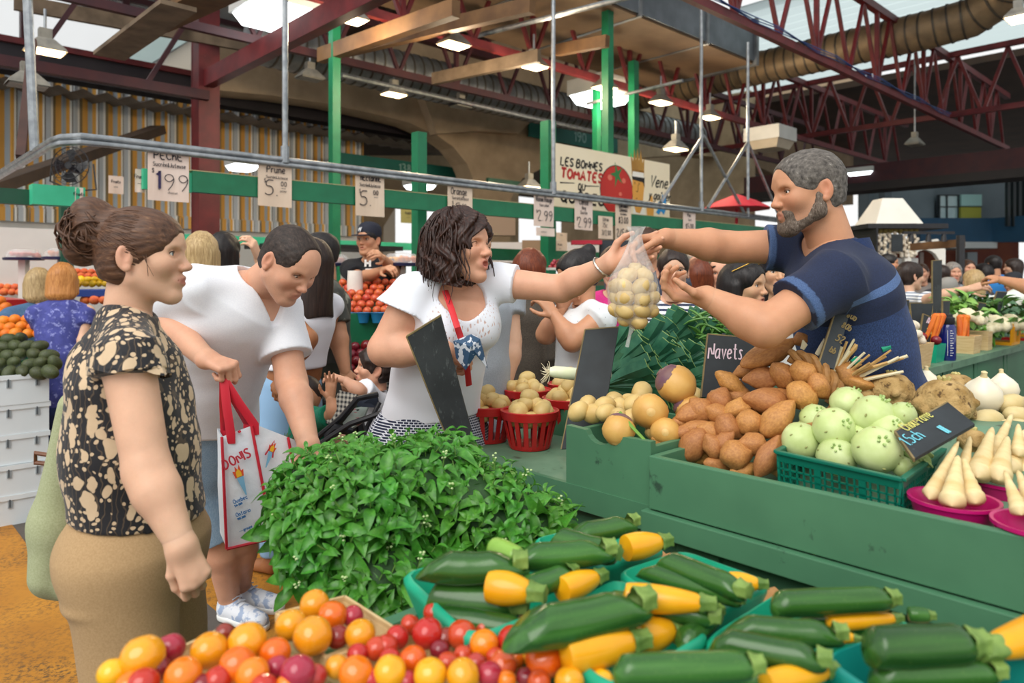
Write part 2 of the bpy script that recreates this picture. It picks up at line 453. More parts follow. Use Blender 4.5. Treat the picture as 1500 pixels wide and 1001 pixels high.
def hand(s, wr, fd, pn, side, curl=(20, 25, 20), sp=1.0, th=None, size=1.0, k=.005, tcurl=15, each=None):
 """wrist, finger direction, palm-facing direction, side=+1/-1 puts the thumb on +-(fd x back)"""
 Rm = basis(y=fd, z=-Vector(pn)); wr = Vector(wr); g = size
 def T(v): return wr+Rm @ (Vector(v)*g)
 kn = [(.027,.088), (.009,.093), (-.009,.089), (-.026,.080)]
 ln = [(.042,.026,.021), (.046,.029,.022), (.043,.027,.021), (.034,.021,.019)]
 for i, (x, y) in enumerate(kn):
  x *= side
  s.rc(T((x*.55, .004, 0)), T((x, y, 0)), .0165*g, .0115*g, k=.012)
  c = each[i] if each else curl
  a = 0; p = Vector((x, y, 0)); spread = (1.2-i)*.09*side*sp
  r = [.0098, .0088, .008, .0068]
  if i == 3: r = [q*.88 for q in r]
  for q in range(3):
   a += math.radians(c[q]); d = Vector((math.sin(spread)*math.cos(a), math.cos(a)*math.cos(spread), -math.sin(a)))
   e = p+d*ln[i][q]; s.rc(T(p), T(e), r[q]*g, r[q+1]*g, k=k); p = e
 s.rc(T((0,.01,0)), T((0,.075,0)), .0155*g, .0135*g, k=.012)
 tb = Vector((side*.021,.014,-.008)); td = Vector(th) if th else Vector((.75,.62,-.25)); td = Vector((td.x*side, td.y, td.z)).normalized()
 p1 = tb+td*.044; s.rc(T(tb), T(p1), .0155*g, .0118*g, k=.010)
 d2 = (td+Vector((-side*.35,.25,-.12))*(tcurl/15)).normalized(); p2 = p1+d2*.033; s.rc(T(p1), T(p2), .0112*g, .0098*g, k=k)
 d3 = (d2+Vector((-side*.3,.2,-.1))*(tcurl/15)).normalized(); s.rc(T(p2), T(p2+d3*.027), .0098*g, .0075*g, k=k)
class Fig:
 def __init__(s, name, label, loc, skin, group=None):
  s.root = thing('person', label, 'person', loc, group=group); s.skin = skin; s.parts = []; s.tints = []
 def geo(s, sd, tint=None):
  V, Q = sd.nets() if isinstance(sd, SDF) else sd
  s.parts.append((V, Q)); s.tints.append(np.zeros((len(V), 3)) if tint is None else tint)
 def done(s):
  V, Q = joinVQ(s.parts); V = V-np.array(s.root.location)
  return obj('body', npmesh('body', V, Q, s.skin, {'tint': np.concatenate(s.tints)}), s.root)
 def cloth(s, name, sd, m, label=None, parent=None):
  o = obj(name, None, parent or s.root) if False else sdf_obj(name, sd, m, s.root)
  if parent is not None: o.parent = parent
  if label: o['label'] = label
  return o
 def mb(s, name, b, m, label=None, parent=None, **kw):
  o = b.build(name, m, s.root, world=True, **kw)
  if parent is not None: o.parent = parent
  if label: o['label'] = label
  return o
 def hair(s, name, M, sd, m, locks=None, label=None):
  parts = []; hc = []
  if sd is not None:
   V, Q = sd.nets(); parts.append((V, Q))
  if locks:
   b = MB()
   for pts, rs in locks: b.tube(pts, rs, 5, flat=((1,0,0), .8))
   V = np.array(b.v); Q = np.array([f if len(f) == 4 else (f[0], f[1], f[2], f[2]) for f in b.f if len(f) == 4]); parts.append((V, Q))
  V, Q = joinVQ(parts); A = np.array(M)
  Wd = V @ A[:3, :3].T+A[:3, 3]-np.array(s.root.location)
  o = obj(name, npmesh(name, Wd, Q, m, {'hc': V}), s.root)
  if label: o['label'] = label
  return o
 def face(s, M, iris='#4a3524', brow='#3a2a20', gaze=(0,1,0), brows=True, h=.0026, eyes=True, bt=.0032):
  A = M; wm = mat('eye white', '#e9e4de', rough=.15); im = mat('iris '+iris, iris, rough=.12); pm = mat('pupil', '#0a0808', rough=.1)
  for e in (-1, 1):
   if eyes:
    b = MB(); R = basis(z=Vector(gaze), x=(1,0,0)); r = .0138; prof = [(0, r)]+[(r*math.sin(t), r*math.cos(t)) for t in (.19, .46, .7, 1.1, 1.6, 2.1, 2.6)]
    b.lathe(prof, 12, (e*.031,.066,.0045), R)
    b.v = [tuple(A @ Vector(v)) for v in b.v]; o = s.mb('eye', b, wm)
    o.data.materials.append(im); o.data.materials.append(pm)
    for i, p in enumerate(o.data.polygons): p.material_index = 2 if i < 12 else (1 if i < 24 else 0)
   if brows:
    b = MB(); pts = [(e*.012,.091,.0225), (e*.024,.0895,.0275), (e*.036,.0825,.029), (e*.047,.0725,.024)]
    b.tube(pts, [bt, bt*1.25, bt, bt*.4], 6, flat=((0,0,1), .6)); b.v = [tuple(A @ Vector(v)) for v in b.v]
    if eyes:
     lb = MB(); lb.tube([A @ Vector((e*(.0315-.0145*math.cos(q)), .0815-.006*abs(math.cos(q)), .0045+.0058*math.sin(q))) for q in (.15, .6, 1.1, 1.57, 2.0, 2.5, 3.0)], .0011, 5); s.mb('eyelashes', lb, mat('lash', '#1a1210', rough=.6))
    s.mb('eyebrow', b, mat('brow '+brow, brow, rough=.7))
def headM(c, fwd, up=(0,0,1), s=1.0):
 R = basis(y=fwd, z=up); return Matrix.Translation(Vector(c)) @ R.to_4x4() @ Matrix.Scale(s, 4)
def cap_sdf(h, t=.007, face=((0,.115,-.035), (.074,.075,.098)), low=-.06, sub=(), ears=True):
 s = SDF(h); s.el((0,-.018,.032), (.073+t,.094+t,.084+t), k=.01)
 s.el((0,-.045,-.03), (.06+t,.05+t,.06), k=.03)
 s.el((0,.026,.035), (.064+t,.064+t*.7,.064+t), k=.02)
 s.el(face[0], face[1], k=.012, op=1)
 for e in (-1, 1):
  if ears: s.el((e*.085,-.012,-.016), (.03,.026,.036), k=.01, op=1)
 for c, r in sub: s.el(c, r, k=.015, op=1)
 s.cut((0,0,low), (0,-.35,-1))
 return s
SK = dict(fair=('skin fair', '#ddb193'), tan=('skin tan', '#c7926f'), rosy=('skin rosy', '#d8a486'), brown=('skin brown', '#94633f'), olive=('skin olive', '#cfa47f'))
def SKIN(k): return skin_mat(SK[k][0], SK[k][1])
def limb(s, pts, rs, k=.02):
 return s.chain(pts, rs, k)
def arm(s, sh, el, wr, r=(.052,.043,.036,.026), k=.02, frm=0):
 sh, el, wr = Vector(sh), Vector(el), Vector(wr); m = el.lerp(wr, .28)
 if not frm: s.rc(sh, el, r[0], r[1], k)
 a = el if not frm else el.lerp(wr, frm)
 if not frm: s.rc(el, m, r[1]*.98, r[1]*1.0, k)
 s.rc(m if not frm else a, wr, r[1]*1.0 if not frm else r[1]+(r[3]-r[1])*(frm-.28)/.72, r[3], k)
def legs(s, hip, kn, an, toe=None, r=(.085,.056,.058,.037), k=.03, foot=True):
 hip, kn, an = Vector(hip), Vector(kn), Vector(an); c = kn.lerp(an, .25)
 s.rc(hip, kn, r[0], r[1], k); s.rc(kn, c, r[1]*.96, r[2], k); s.rc(c, an, r[2], r[3], k)
 if toe is not None and foot: s.rc(an+Vector((0,0,-.03)), toe, .036, .028, .03)
# ------------------------------------------------------------------ setting: floor, walls, roof, trusses, ducts
M_red = mat('maroon paint', '#6a1d20', '#541418', ns=6, rough=.5, c3='#8a4a3c', ns3=30, th3=.7)
M_redd = mat('dark maroon paint', '#43161a', '#34101a', ns=5, rough=.6)
M_conc = mat('concrete', '#b39c7f', '#9c876c', ns=2.2, rough=.9, bump=.15, bs=25)
M_white = mat('white wall paint', '#e4e3df', '#d6d6d3', ns=1.5, rough=.7)
M_roof = mat('brown roof deck', '#4b3628', '#3a2a20', ns=1.2, rough=.8)
M_galv = mat('galvanised steel', '#a9adb0', '#878c90', ns=14, rough=.35, metal=.75, bump=.05, bs=30)
M_duct = mat('duct steel', '#8d9092', '#6f7273', ns=5, rough=.42, metal=.6)
M_ductw = mat('duct steel warm', '#9a8262', '#7d6b54', ns=4, rough=.5, metal=.35)
M_wood = mat('raw timber', '#71512f', '#583c22', ns=4, sc=(1, 1, 1), rough=.7)
M_wood2 = mat('grey timber', '#7d6a55', '#61513f', ns=5, rough=.8)
M_green = mat('green beam paint', '#12764e', '#0e6b46', ns=8, rough=.45, c3='#3d9a72', ns3=40, th3=.72)
M_green2 = mat('dark green paint', '#155038', '#0f4530', ns=6, rough=.5)
M_mint = mat('mint green paint', '#3fbf93', '#36b386', ns=6, rough=.5)
M_black = mat('black metal', '#17171a', '#222226', ns=20, rough=.45)
M_lamp = mat('lamp glass lit', '#fff2d8', emit=('#ffd9a0', 9.0))
M_tube = mat('light box glow', '#f4fff8', emit=('#f1fbff', 6.0))
M_hous = mat('lamp housing', '#8f8b80', '#74716a', ns=10, rough=.5, metal=.3)
M_glass = None
def glassmat():
 t = NT('window glass'); t.col('#dfe8ea'); t.set(rough=.05, alpha=.14); return t.m
M_glass = glassmat()
def asphalt():
 t = NT('asphalt floor'); co = t.coord('Object')
 c = t.ramp(t.noise(co, 1.2, 5), [(.3, '#4b4540'), (.7, '#5c554f')])
 c = t.mix(t.ramp(t.noise(co, 90, 4), [(.4, '000000'), (.75, '777777')]), c, '#35312e')
 t.col(c); t.set(rough=.75); t.bump(t.noise(co, 140, 3), .25, .004); return t.m
struct('floor', MB().box((-30, -6, -.1), (40, 60, 0)), asphalt(), smooth=False)
def yellow():
 t = NT('worn yellow paint'); co = t.coord('Object')
 c = t.ramp(t.noise(co, 3, 4), [(.3, '#a86e1c'), (.7, '#c48628')])
 sp = t.math('MULTIPLY', t.ramp(t.noise(co, 46, 5, .75), [(.47, '000000'), (.6, 'ffffff')]), t.ramp(t.noise(co, 2.5, 3), [(.3, '222222'), (.7, 'ffffff')]))
 t.col(t.mix(sp, c, '#4a3a26')); t.set(rough=.7); return t.m
M_yel = yellow()
for i, (b0, b1) in enumerate(((.3, .765), (1.2, 1.61))):
 b = MB(); P = [ab(-1, b0, 0), ab(-1, b1, 0), ab(9, b1, 0), ab(9, b0, 0)]
 b.add(P+[p+Vector((0, 0, .003)) for p in P], [(4, 5, 6, 7), (0, 1, 5, 4), (1, 2, 6, 5), (2, 3, 7, 6), (3, 0, 4, 7)])
 struct('trim_%d' % (i+1), b, M_yel, smooth=False)
# local frame of the hall: x runs along b, y along a
RZ = Matrix.Rotation(TH, 4, 'Z')
def hall(name, mb, m, parent=None, **kw):
 o = mb.build(name, m, parent, **kw)
 if parent is None: o.matrix_basis = RZ; o['kind'] = 'structure'
 return o
def hthing(name, label, cat, a, b, z=0, group=None): return thing(name, label, cat, ab(a, b, z), TH, group)
# ---- back wall on the left: white below, striped shutters, canopy, clerestory
WA = 12.35
hall('wall_back', MB().box((-4, WA, 0), (7.6, WA+.2, 2.45)), M_white, smooth=False)
def stripes():
 t = NT('orange white grey stripes'); co = t.coord('Object'); sp = t.n('SeparateXYZ'); t.l(co, sp.inputs[0])
 f = t.math('FRACT', t.math('MULTIPLY', sp.outputs[0], 2.9))
 t.col(t.ramp(f, [(0, '#d9a04a'), (.2, '#aeb8c0'), (.38, '#eab053'), (.52, '#f4f2ec'), (.60, '#6d665c'), (.64, '#c2c8cc'), (.82, '#f2f0ea'), (.90, '#85724f')], 'CONSTANT'))
 t.set(rough=.8); return t.m
M_str = stripes()
b = MB(); n = 150; vs = []; fs = []
for i in range(n+1):
 x = -4+11.6*i/n; y = WA-.06+(.03 if i % 2 else 0)
 vs += [(x, y, 2.40+(.05 if i % 2 else 0)), (x, y, 4.5)]
for i in range(n): fs.append((2*i, 2*i+2, 2*i+3, 2*i+1))
t_aw = thing('striped_awning', 'orange white and grey striped curtain hanging along the left back wall', 'awning', (0,0,0), TH)
b.add(vs, fs); b.build('curtain', M_str, t_aw)
b = MB()
for k in range(60): b.cb((-3.9+.19*k, WA-.09, 2.33), (.17, .015, .2))
b.build('valance', M_str, t_aw, smooth=False, kind='stuff')
b = MB(); vs = []; fs = []
for i in range(240):
 x = -5+17*i/239; z = .035*math.sin(i*math.pi/2)
 vs += [(x, 10.95, 3.92+z), (x, WA, 4.10+z)]
for i in range(239): fs.append((2*i, 2*i+2, 2*i+3, 2*i+1))
hall('ceiling_canopy', b.add(vs, fs), mat('corrugated grey sheet', '#6d665f', '#585049', ns=2, rough=.7))
hall('trim_3', MB().box((-5, 11.2, 4.1), (13, 11.5, 4.45)), mat('dark fascia', '#2a2128', '#1f1a20', ns=2, rough=.6), smooth=False)
hall('trim_4', MB().box((-5, 11.15, 4.45), (13, 11.3, 4.53)), M_red, smooth=False)
# clerestory
for i in range(8):
 x = -3.0+1.22*i; fr = MB()
 fr.box((x-.045, 11.35, 4.5), (x+.045, 11.5, 6.3))
 w_ = hall('window_%d' % (i+1), fr, M_redd, smooth=False)
 g = MB().box((x+.045, 11.42, 4.5), (x+1.17, 11.43, 6.3)); g.build('pane', M_glass, w_, smooth=False)
 r = MB().box((x+.045, 11.37, 5.42), (x+1.17, 11.48, 5.5)); r.build('transom', M_redd, w_, smooth=False)
bt = hthing('pale_building', 'pale sloped building seen through the clerestory windows at top left', 'building', 19, 4.9)
MB().prism([(0, 0), (8, 0), (8, 8.6), (2.6, 8.2), (0, 5.9)], 3, Matrix(((1,0,0,0),(0,0,1,0),(0,1,0,0),(0,0,0,1)))).build('wall', mat('beige plaster', '#d8cdbb', '#cfc3b0', ns=1, rough=.9), bt, smooth=False)
MB().prism([(-.1, 5.9), (2.6, 8.2), (8, 8.6), (8, 9.1), (2.5, 8.8), (-.3, 6.3)], 3, Matrix(((1,0,0,0),(0,0,1,-.1),(0,1,0,0),(0,0,0,1)))).build('parapet', mat('pale teal fascia', '#b9cfcc', '#aec4c2', ns=1, rough=.8), bt, smooth=False)
# ---- concrete arcade to the right of the red post
def arc(px, py, a=10.5):
 p = on_plane(px, py, ab(a, 0, 0), AX); return (p.dot(BX), p.z)
poly = [arc(*q) for q in ((318, 60), (1250, 60), (1250, 300), (1190, 300), (1150, 262), (1090, 235), (1010, 226), (930, 232), (850, 236), (795, 246), (765, 262), (748, 292))]
poly += [(arc(745, 400)[0], 0), (arc(697, 400)[0], 0)] + [arc(*q) for q in ((694, 265), (684, 240), (665, 216), (640, 198), (600, 180), (545, 166), (480, 152), (400, 140), (318, 132))]
MM = RZ @ Matrix(((1,0,0,0),(0,0,1,10.5),(0,1,0,0),(0,0,0,1)))
b = MB(); b.prism(poly, .45, MM); struct('wall_arcade', b, M_conc, smooth=False)
b = MB()
b.prism([arc(*q, 10.3) for q in ((640,196),(700,192),(760,196),(790,166),(800,120),(620,140))], .2, RZ @ Matrix(((1,0,0,0),(0,0,1,10.3),(0,1,0,0),(0,0,0,1))))
struct('trim_5', b, M_conc, smooth=False)
# second row of columns and arches behind, open to the daylight
def arc2(px, py): return arc(px, py, 15.0)
poly = [arc2(*q) for q in ((330, 228), (700, 228), (760, 228), (760, 380))]+[(arc2(700,390)[0], 0), (arc2(690,390)[0],0)]
poly += [arc2(*q) for q in ((688, 330), (675, 306), (650, 296), (610, 296), (578, 306), (562, 332))]+[(arc2(558,390)[0], 0), (arc2(528,390)[0], 0)]
poly += [arc2(*q) for q in ((524, 332), (512, 310), (490, 300), (462, 300), (445, 312), (440, 335))]+[(arc2(438,390)[0], 0), (arc2(330,390)[0], 0)]
b = MB(); b.prism(poly, .4, RZ @ Matrix(((1,0,0,0),(0,0,1,15.0),(0,1,0,0),(0,0,0,1)))); struct('wall_rear_arcade', b, M_conc, smooth=False)
hall('wall_upper', MB().box((8.2, 16.2, 4.0), (30, 16.4, 9)), mat('dark rear wall', '#4a3f36', '#3c332c', ns=1, rough=.9), smooth=False)
hall('wall_right_rear', MB().box((17.5, 9.5, 0), (17.8, 16.2, 7)), M_conc, smooth=False)
# ---- roof (open over the market's front; a strip of translucent sheet on the right)
def roofpoly(name, pts, z0, z1, m):
 n = len(pts); b = MB(); b.add([(x, y, z) for z in (z0, z1) for x, y in pts], [tuple(range(n-1, -1, -1)), tuple(range(n, 2*n))]+[(i, (i+1) % n, n+(i+1) % n, n+i) for i in range(n)]); return hall(name, b, m, smooth=False)
def fr(b_): return (7.4-.6862*b_)/.7274
roofpoly('ceiling', [(-1.3, 11.4), (-1.3, fr(-1.3)-.01), (12, fr(12)), (12, 16.5), (3.6, 16.5), (3.6, 11.4)], 6.75, 6.9, M_roof)
roofpoly('ceiling_right', [(17.8, fr(17.8)), (34, fr(34)), (34, 16.5), (17.8, 16.5)], 6.0, 6.15, M_roof)
for i in range(26):
 x = -1+.5*i; hall('trim_%d' % (20+i), MB().box((x, max(fr(x), -2), 6.68), (x+.12, 11.3 if x < 3.6 else 16.4, 6.75)), M_roof, smooth=False)
def transl():
 t = NT('translucent roof sheet'); tr = t.n('BsdfTranslucent'); tr.inputs[0].default_value = (.62, .72, .72, 1)
 mx = t.n('MixShader'); mx.inputs[0].default_value = .75; t.col('#b9c6c6'); t.set(rough=.4)
 t.l(t.b.outputs[0], mx.inputs[1]); t.l(tr.outputs[0], mx.inputs[2]); t.l(mx.outputs[0], t.out.inputs[0]); return t.m
M_tr = transl()
def roofsheet(name, a0, a1, b0, b1, z, m, dz=0):
 mb = MB(); n = int((b1-b0)/.18); vs = []; fs = []
 for i in range(n+1):
  x = b0+(b1-b0)*i/n; zz = z+(.05 if i % 2 else 0)+dz*i/n; vs += [(x, a0, zz), (x, a1, zz)]
 for i in range(n): fs.append((2*i, 2*i+2, 2*i+3, 2*i+1))
 return hall(name, mb.add(vs, fs), m, smooth=False)
# a raised strip of pale corrugated sheeting lit from behind, over the right part of the hall
roofsheet('ceiling_skylight', -6, 16.4, 11.9, 17.9, 6.3, M_tr)
# ---- roof trusses along b
def truss(label, a, b0, b1, z0=4.02, z1=5.08, step=.95, m=None, m2=None):
 t = hthing('roof_truss', label, 'truss', a, 0, 0, 'maroon roof trusses'); m = m or M_red
 MB().box((b0, -.035, z0), (b1, .035, z0+.09)).build('lower_chord', m, t, smooth=False)
 MB().box((b0, -.045, z1), (b1, .045, z1+.10)).build('upper_chord', m, t, smooth=False)
 n = int((b1-b0)/step)
 for i in range(n):
  x = b0+step*i
  MB().beam((x, 0, z0+.05), (x+step/2, 0, z1+.03), .042, .042).build('web', m, t, smooth=False)
  MB().beam((x+step/2, 0, z1+.03), (x+step, 0, z0+.05), .042, .042).build('web', m, t, smooth=False)
  if i % 2 == 0: MB().beam((x, 0, z0+.05), (x, 0, z1+.03), .055, .05).build('post', m, t, smooth=False)
 return t
truss('maroon lattice truss across the top right, blue cables along its lower chord', 3.8, 4.8, 17.5)
truss('maroon lattice truss with a lamp row above the hanging tomato sign', 6.2, 2.4, 19)
truss('maroon lattice truss running from the top left corner over the lamps', 7.8, .6, 18, m=M_redd)
def crosst(label, b_, a0, a1, z0=4.1, z1=5.1):
 t = thing('cross_truss', label, 'truss', ab(0, b_, 0), TH, 'maroon cross trusses')
 MB().box((-.04, a0, z0), (.04, a1, z0+.09)).build('lower_chord', M_red, t, smooth=False)
 MB().box((-.04, a0, z1), (.04, a1, z1+.09)).build('upper_chord', M_red, t, smooth=False)
 n = int((a1-a0)/.7)
 for i in range(n):
  y = a0+.7*i
  MB().beam((0, y, z0), (0, y+.35, z1), .05, .05).build('web', M_red, t, smooth=False); MB().beam((0, y+.35, z1), (0, y+.7, z0), .05, .05).build('web', M_red, t, smooth=False)
crosst('maroon cross truss far behind the bearded vendor at right', 13.6, .5, 9)
hall('trim_6', MB().box((15.4, -4, 3.35), (15.7, 8.5, 3.75)), M_redd, smooth=False)
hall('trim_7', MB().box((15.2, -4, 3.2), (15.9, 8.5, 3.36)), mat('dark gutter', '#221c1e', '#191617', ns=3, rough=.6), smooth=False)
# blue cables
b = MB()
for k in range(3): b.tube([(6+.5*i, -.05-.012*k, 4.11+.012*k+.02*math.sin(i*2.1+k)) for i in range(16)], .006, 5)
t = hthing('cable_bundle', 'blue cables laid along the top right truss', 'cable', 3.8, 0); b.build('cables', mat('blue cable', '#274a86', rough=.5), t)
# ---- red post and beams at left
t = thing('steel_column', 'maroon painted steel column behind the white shirted man', 'column', W(301, 408, 8.8).xy.to_3d(), TH)
MB().box((-.125, -.125, 0), (.125, -.10, 5.6)).build('flange', M_red, t, smooth=False); MB().box((-.125, .10, 0), (.125, .125, 5.6)).build('flange', M_red, t, smooth=False)
MB().box((-.12, -.1, 0), (.12, .1, 5.6)).build('web', M_red, t, smooth=False)
for i, (a0, a1, bb, z0, hh) in enumerate(((4.4, 8.9, 3.32, 3.72, .2),)):
 hall('trim_8', MB().box((bb-.06, a0, z0), (bb+.06, a1, z0+hh)), M_red, smooth=False)
hall('trim_9', MB().box((-1.5, 8.75, 3.55), (3.3, 8.85, 3.66)), M_redd, smooth=False)
hall('trim_10', MB().box((-2, 8.7, 4.95), (8, 8.85, 5.12)), M_redd, smooth=False)
for i, x in enumerate((-.9, .25, 1.5, 2.6)):
 hall('trim_%d' % (11+i), MB().beam((x, 8.8, 3.6), (x+.75, 8.8, 5.0), .05, .05), M_redd, smooth=False)
# ---- timber joists, boards, conduits in the roof
def jo(n, p, q, wd, ht, m, label): one('timber_joist', MB().beam(W(*p), W(*q), wd, ht), m, label, 'timber', smooth=False)
jo(0, (470, 82, 8.2), (668, 12, 6.6), .10, .16, M_wood, 'rough tan timber slung under the roof near the hanging lamps at top centre')
jo(0, (505, 74, 8.4), (780, 8, 6.7), .09, .14, M_wood, 'second tan timber parallel to the first below the roof')
jo(0, (635, 116, 8.9), (790, 82, 8.0), .07, .14, M_wood2, 'grey timber crossing behind the lamp row above the brunette woman')
jo(0, (815, 74, 8.6), (890, 60, 8.1), .08, .13, M_wood, 'short tan timber end beside the green post over the tomato sign')
jo(0, (20, 3, 7.6), (470, 86, 9.5), .06, .16, M_wood2, 'long grey timber running from top left to the light box')
jo(0, (160, 82, 7.6), (262, 8, 6.2), .30, .04, M_wood2, 'wide grey board lying across the clerestory rail')
jo(0, (222, 38, 7.4), (330, -14, 6.4), .34, .05, M_wood, 'wide brown board leaning beside the maroon column')
for i, (p, q, r, l_) in enumerate((((330, 46, 8), (1010, 212, 16), .02, 'thin conduit under the lamp row truss'), ((700, 52, 8.6), (935, -8, 7), .03, 'grey conduit rising to the rectangular duct'), ((500, 110, 9), (1000, 222, 14), .035, 'grey pipe carrying the rear lamp row'), ((860, 152, 9.5), (1000, 118, 8.5), .02, 'dark rod crossing in front of the glowing light box'))):
 one('conduit', MB().cyl(W(*p), W(*q), r, 8), M_galv if i else M_hous, l_, 'pipe')
# ---- ducts
def spiral(name, label, pts, r, m, seam=.16, n=18):
 t = thing(name, label, 'duct', (0,0,0)); b = MB(); b.tube(pts, r, n); b.build('pipe', m, t)
 s_ = MB(); acc = 0
 for i in range(len(pts)-1):
  p, q = Vector(pts[i]), Vector(pts[i+1]); L = (q-p).length; k = int(L/seam)
  for j in range(k):
   c = p.lerp(q, (j+.5)/k); d = (q-p).normalized(); s_.cyl(c-d*.012, c+d*.012, r*1.035, n)
 s_.build('seams', mat('duct seam', '#5d564c', '#4c463e', ns=5, rough=.5, metal=.5), t, kind='stuff'); return t
path = [ab(10.5, 11.35, 4.95), ab(6, 11.35, 4.95), ab(3.4, 11.35, 4.95), ab(2.9, 11.4, 5.0), ab(2.5, 11.3, 5.15), ab(2.25, 11.0, 5.4), ab(2.2, 10.5, 5.65), ab(2.2, 9.4, 6.0), ab(2.2, 8.5, 6.25)]
spiral('spiral_duct', 'large spiral ventilation duct with a bend crossing the top right', path, .27, M_ductw)
spiral('spiral_duct', 'grey spiral duct behind the lamps at top centre', [ab(8.6, 3.75, 4.35), ab(8.6, 9, 4.35), ab(8.4, 13.2, 4.35)], .3, M_duct)
t = hthing('rectangular_duct', 'boxy sheet metal duct with a tan underside at top centre', 'duct', 5.3, 0)
MB().box((4.2, 0, 4.62), (9.95, 1.9, 5.2)).build('duct_body', mat('duct sheet', '#737a80', '#5d646a', ns=3, rough=.4, metal=.5), t, smooth=False)
MB().box((4.2, .03, 4.59), (9.9, 1.87, 4.62)).build('underside', mat('tan duct board', '#7a6249', '#6a543e', ns=2, rough=.8), t, smooth=False)
for x in (5.6, 7.1, 8.6): MB().box((x, -.02, 4.58), (x+.05, 1.92, 5.22)).build('seam_flange', M_duct, t, smooth=False)
MB().box((9.9, -.04, 4.56), (9.97, 1.94, 5.25)).build('end_flange', M_duct, t, smooth=False)
# ---- stall number boards
def numsign(px0, px1, y0, y1, a, txt, lb):
 p = on_plane(px0, y1, ab(a, 0, 0), AX); q = on_plane(px1, y0, ab(a, 0, 0), AX); t = thing('number_board', lb, 'sign', p); Mx = frameM((0,0,0), BX, (0,0,1)); L_ = (q-p).xy.length; h = (y1-y0)/F*p.y; b = MB(); b.xf = Mx
 b.box((0, 0, -.03), (L_, h, 0)); b.build('board', mat('teal number board', '#0f6a5c', '#0c5f52', ns=2, rough=.6), t, smooth=False); g = MB(); glyphs(g, txt, Mx, 0, h*.22, h*.55, h*.09, cx=L_*.55, th=.004); g.build('lettering', mat('pale teal paint', '#8fb5ab', rough=.6), t, smooth=False)
LATE = [(775, 905, 172, 200, 10.4, '190', 'teal board numbered 190 on the concrete beam above the tomato sign'), (490, 668, 222, 244, 11.5, '138', 'teal board numbered 138 under the left arch')]
# ---- lamps
def lamp_mb():
 h = MB(); h.box((-.045, -.035, .06), (.045, .035, .14)); s_ = MB(); q = [(-.14, -.10, -.04), (.14, -.10, -.04), (.14, .10, -.04), (-.14, .10, -.04), (-.13, -.09, -.015), (.13, -.09, -.015), (.13, .09, -.015), (-.13, .09, -.015), (-.055, -.045, .06), (.055, -.045, .06), (.055, .045, .06), (-.055, .045, .06)]
 s_.add(q, [(0,1,5,4),(1,2,6,5),(2,3,7,6),(3,0,4,7),(4,5,9,8),(5,6,10,9),(6,7,11,10),(7,4,8,11),(8,9,10,11)]); g = MB().box((-.125, -.085, -.05), (.125, .085, -.038))
 return h, s_, g
LP = [((513, 22), 7.0, 'hanging lamp nearest the top edge above the green post'), ((665, 60), 7.6, 'hanging lamp above the brunette woman, second of the front row'), ((782, 92), 8.4, 'hanging lamp turned side on left of the thin pole'), ((886, 124), 9.2, 'hanging lamp in front of the lit light box at centre'), ((968, 146), 10.2, 'hanging lamp right of the glowing light box'), ((1040, 168), 11.0, 'hanging lamp left of the white unlit light box'),
      ((454, 110), 8.8, 'dim hanging lamp left of the green post'), ((577, 134), 9.6, 'hanging lamp of the rear row over the nectarine card'), ((675, 152), 10.4, 'unlit dark lamp of the rear row'), ((990, 214), 9.5, 'hanging lamp beside the top right corner of the tomato sign'), ((66, 68), 6.4, 'lamp clamped on the rail at the top left'), ((40, 118), 6.2, 'unlit lamp below it on the left rail'), ((775, 270), 10.5, 'small lamp between the price cards below the pipe'), ((1340, 208), 11.5, 'grey domed lamp hanging on a rod at far right'), ((1492, 22), 7.8, 'lit lamp at the top right edge')]
lamp0 = None; hs, ss, gs = lamp_mb()
for i, ((px, py), d, lb) in enumerate(LP):
 off = i in (8, 11, 13, 6)
 t = thing('hanging_lamp', lb, 'lamp', W(px, py, d), TH, group='industrial hanging lamps')
 for nm, mb_, m_ in (('socket', hs, M_hous), ('shade', ss, M_hous if i != 8 else M_black), ('lens', gs, M_hous if off else M_lamp)):
  me = bpy.data.meshes.get('lamp_'+nm+str(off)+str(i == 8))
  if me is None: me = mb_.mesh('lamp_'+nm+str(off)+str(i == 8), m_, smooth=False)
  obj(nm, me, t)
 MB().cyl((0, 0, .14), (0, 0, .3 if i != 13 else 1.3), .012, 6).build('stem', M_galv, t)
 t.scale = (1.1,)*3
 if not off and i < 7:
  L = bpy.data.lights.new('lamp_light', 'POINT'); L.energy = 45; L.color = (1, .8, .55); L.shadow_soft_size = .1
  lo = obj('lamp_light', L, t, (0, 0, -.18))
def lightbox(px, py, d, wd, lb, lit=True, hh=.22):
 t = thing('light_box', lb, 'light', W(px, py, d), TH, 'square ceiling light boxes')
 b = MB(); b.box((-wd/2, -wd/2, 0), (wd/2, wd/2, hh)); b.build('housing', mat('white metal box', '#cfcfca', '#c2c2bd', ns=3, rough=.5), t, smooth=False)
 m_ = M_tube if lit else mat('unlit diffuser', '#c9bda8', '#b9ad98', ns=3, rough=.5)
 b = MB(); w1 = wd*.46; w2 = wd*.36
 vs = [(x*w1, y*w1, 0) for x, y in ((-1,-1),(1,-1),(1,1),(-1,1))]+[(x*w2, y*w2, -hh*.6) for x, y in ((-1,-1),(1,-1),(1,1),(-1,1))]
 b.add(vs, [(7,6,5,4),(0,1,5,4),(1,2,6,5),(2,3,7,6),(3,0,4,7)]); b.build('diffuser', m_, t, smooth=False)
lightbox(405, 18, 7.6, .72, 'big glowing light box at the top left of centre')
lightbox(880, 140, 10.6, .70, 'glowing light box above the tomato sign')
lightbox(1128, 208, 12, .62, 'unlit white light box over the bearded vendor', lit=False)
lightbox(1265, 254, 15, .55, 'small glowing light box behind the bearded vendor head', hh=.1)
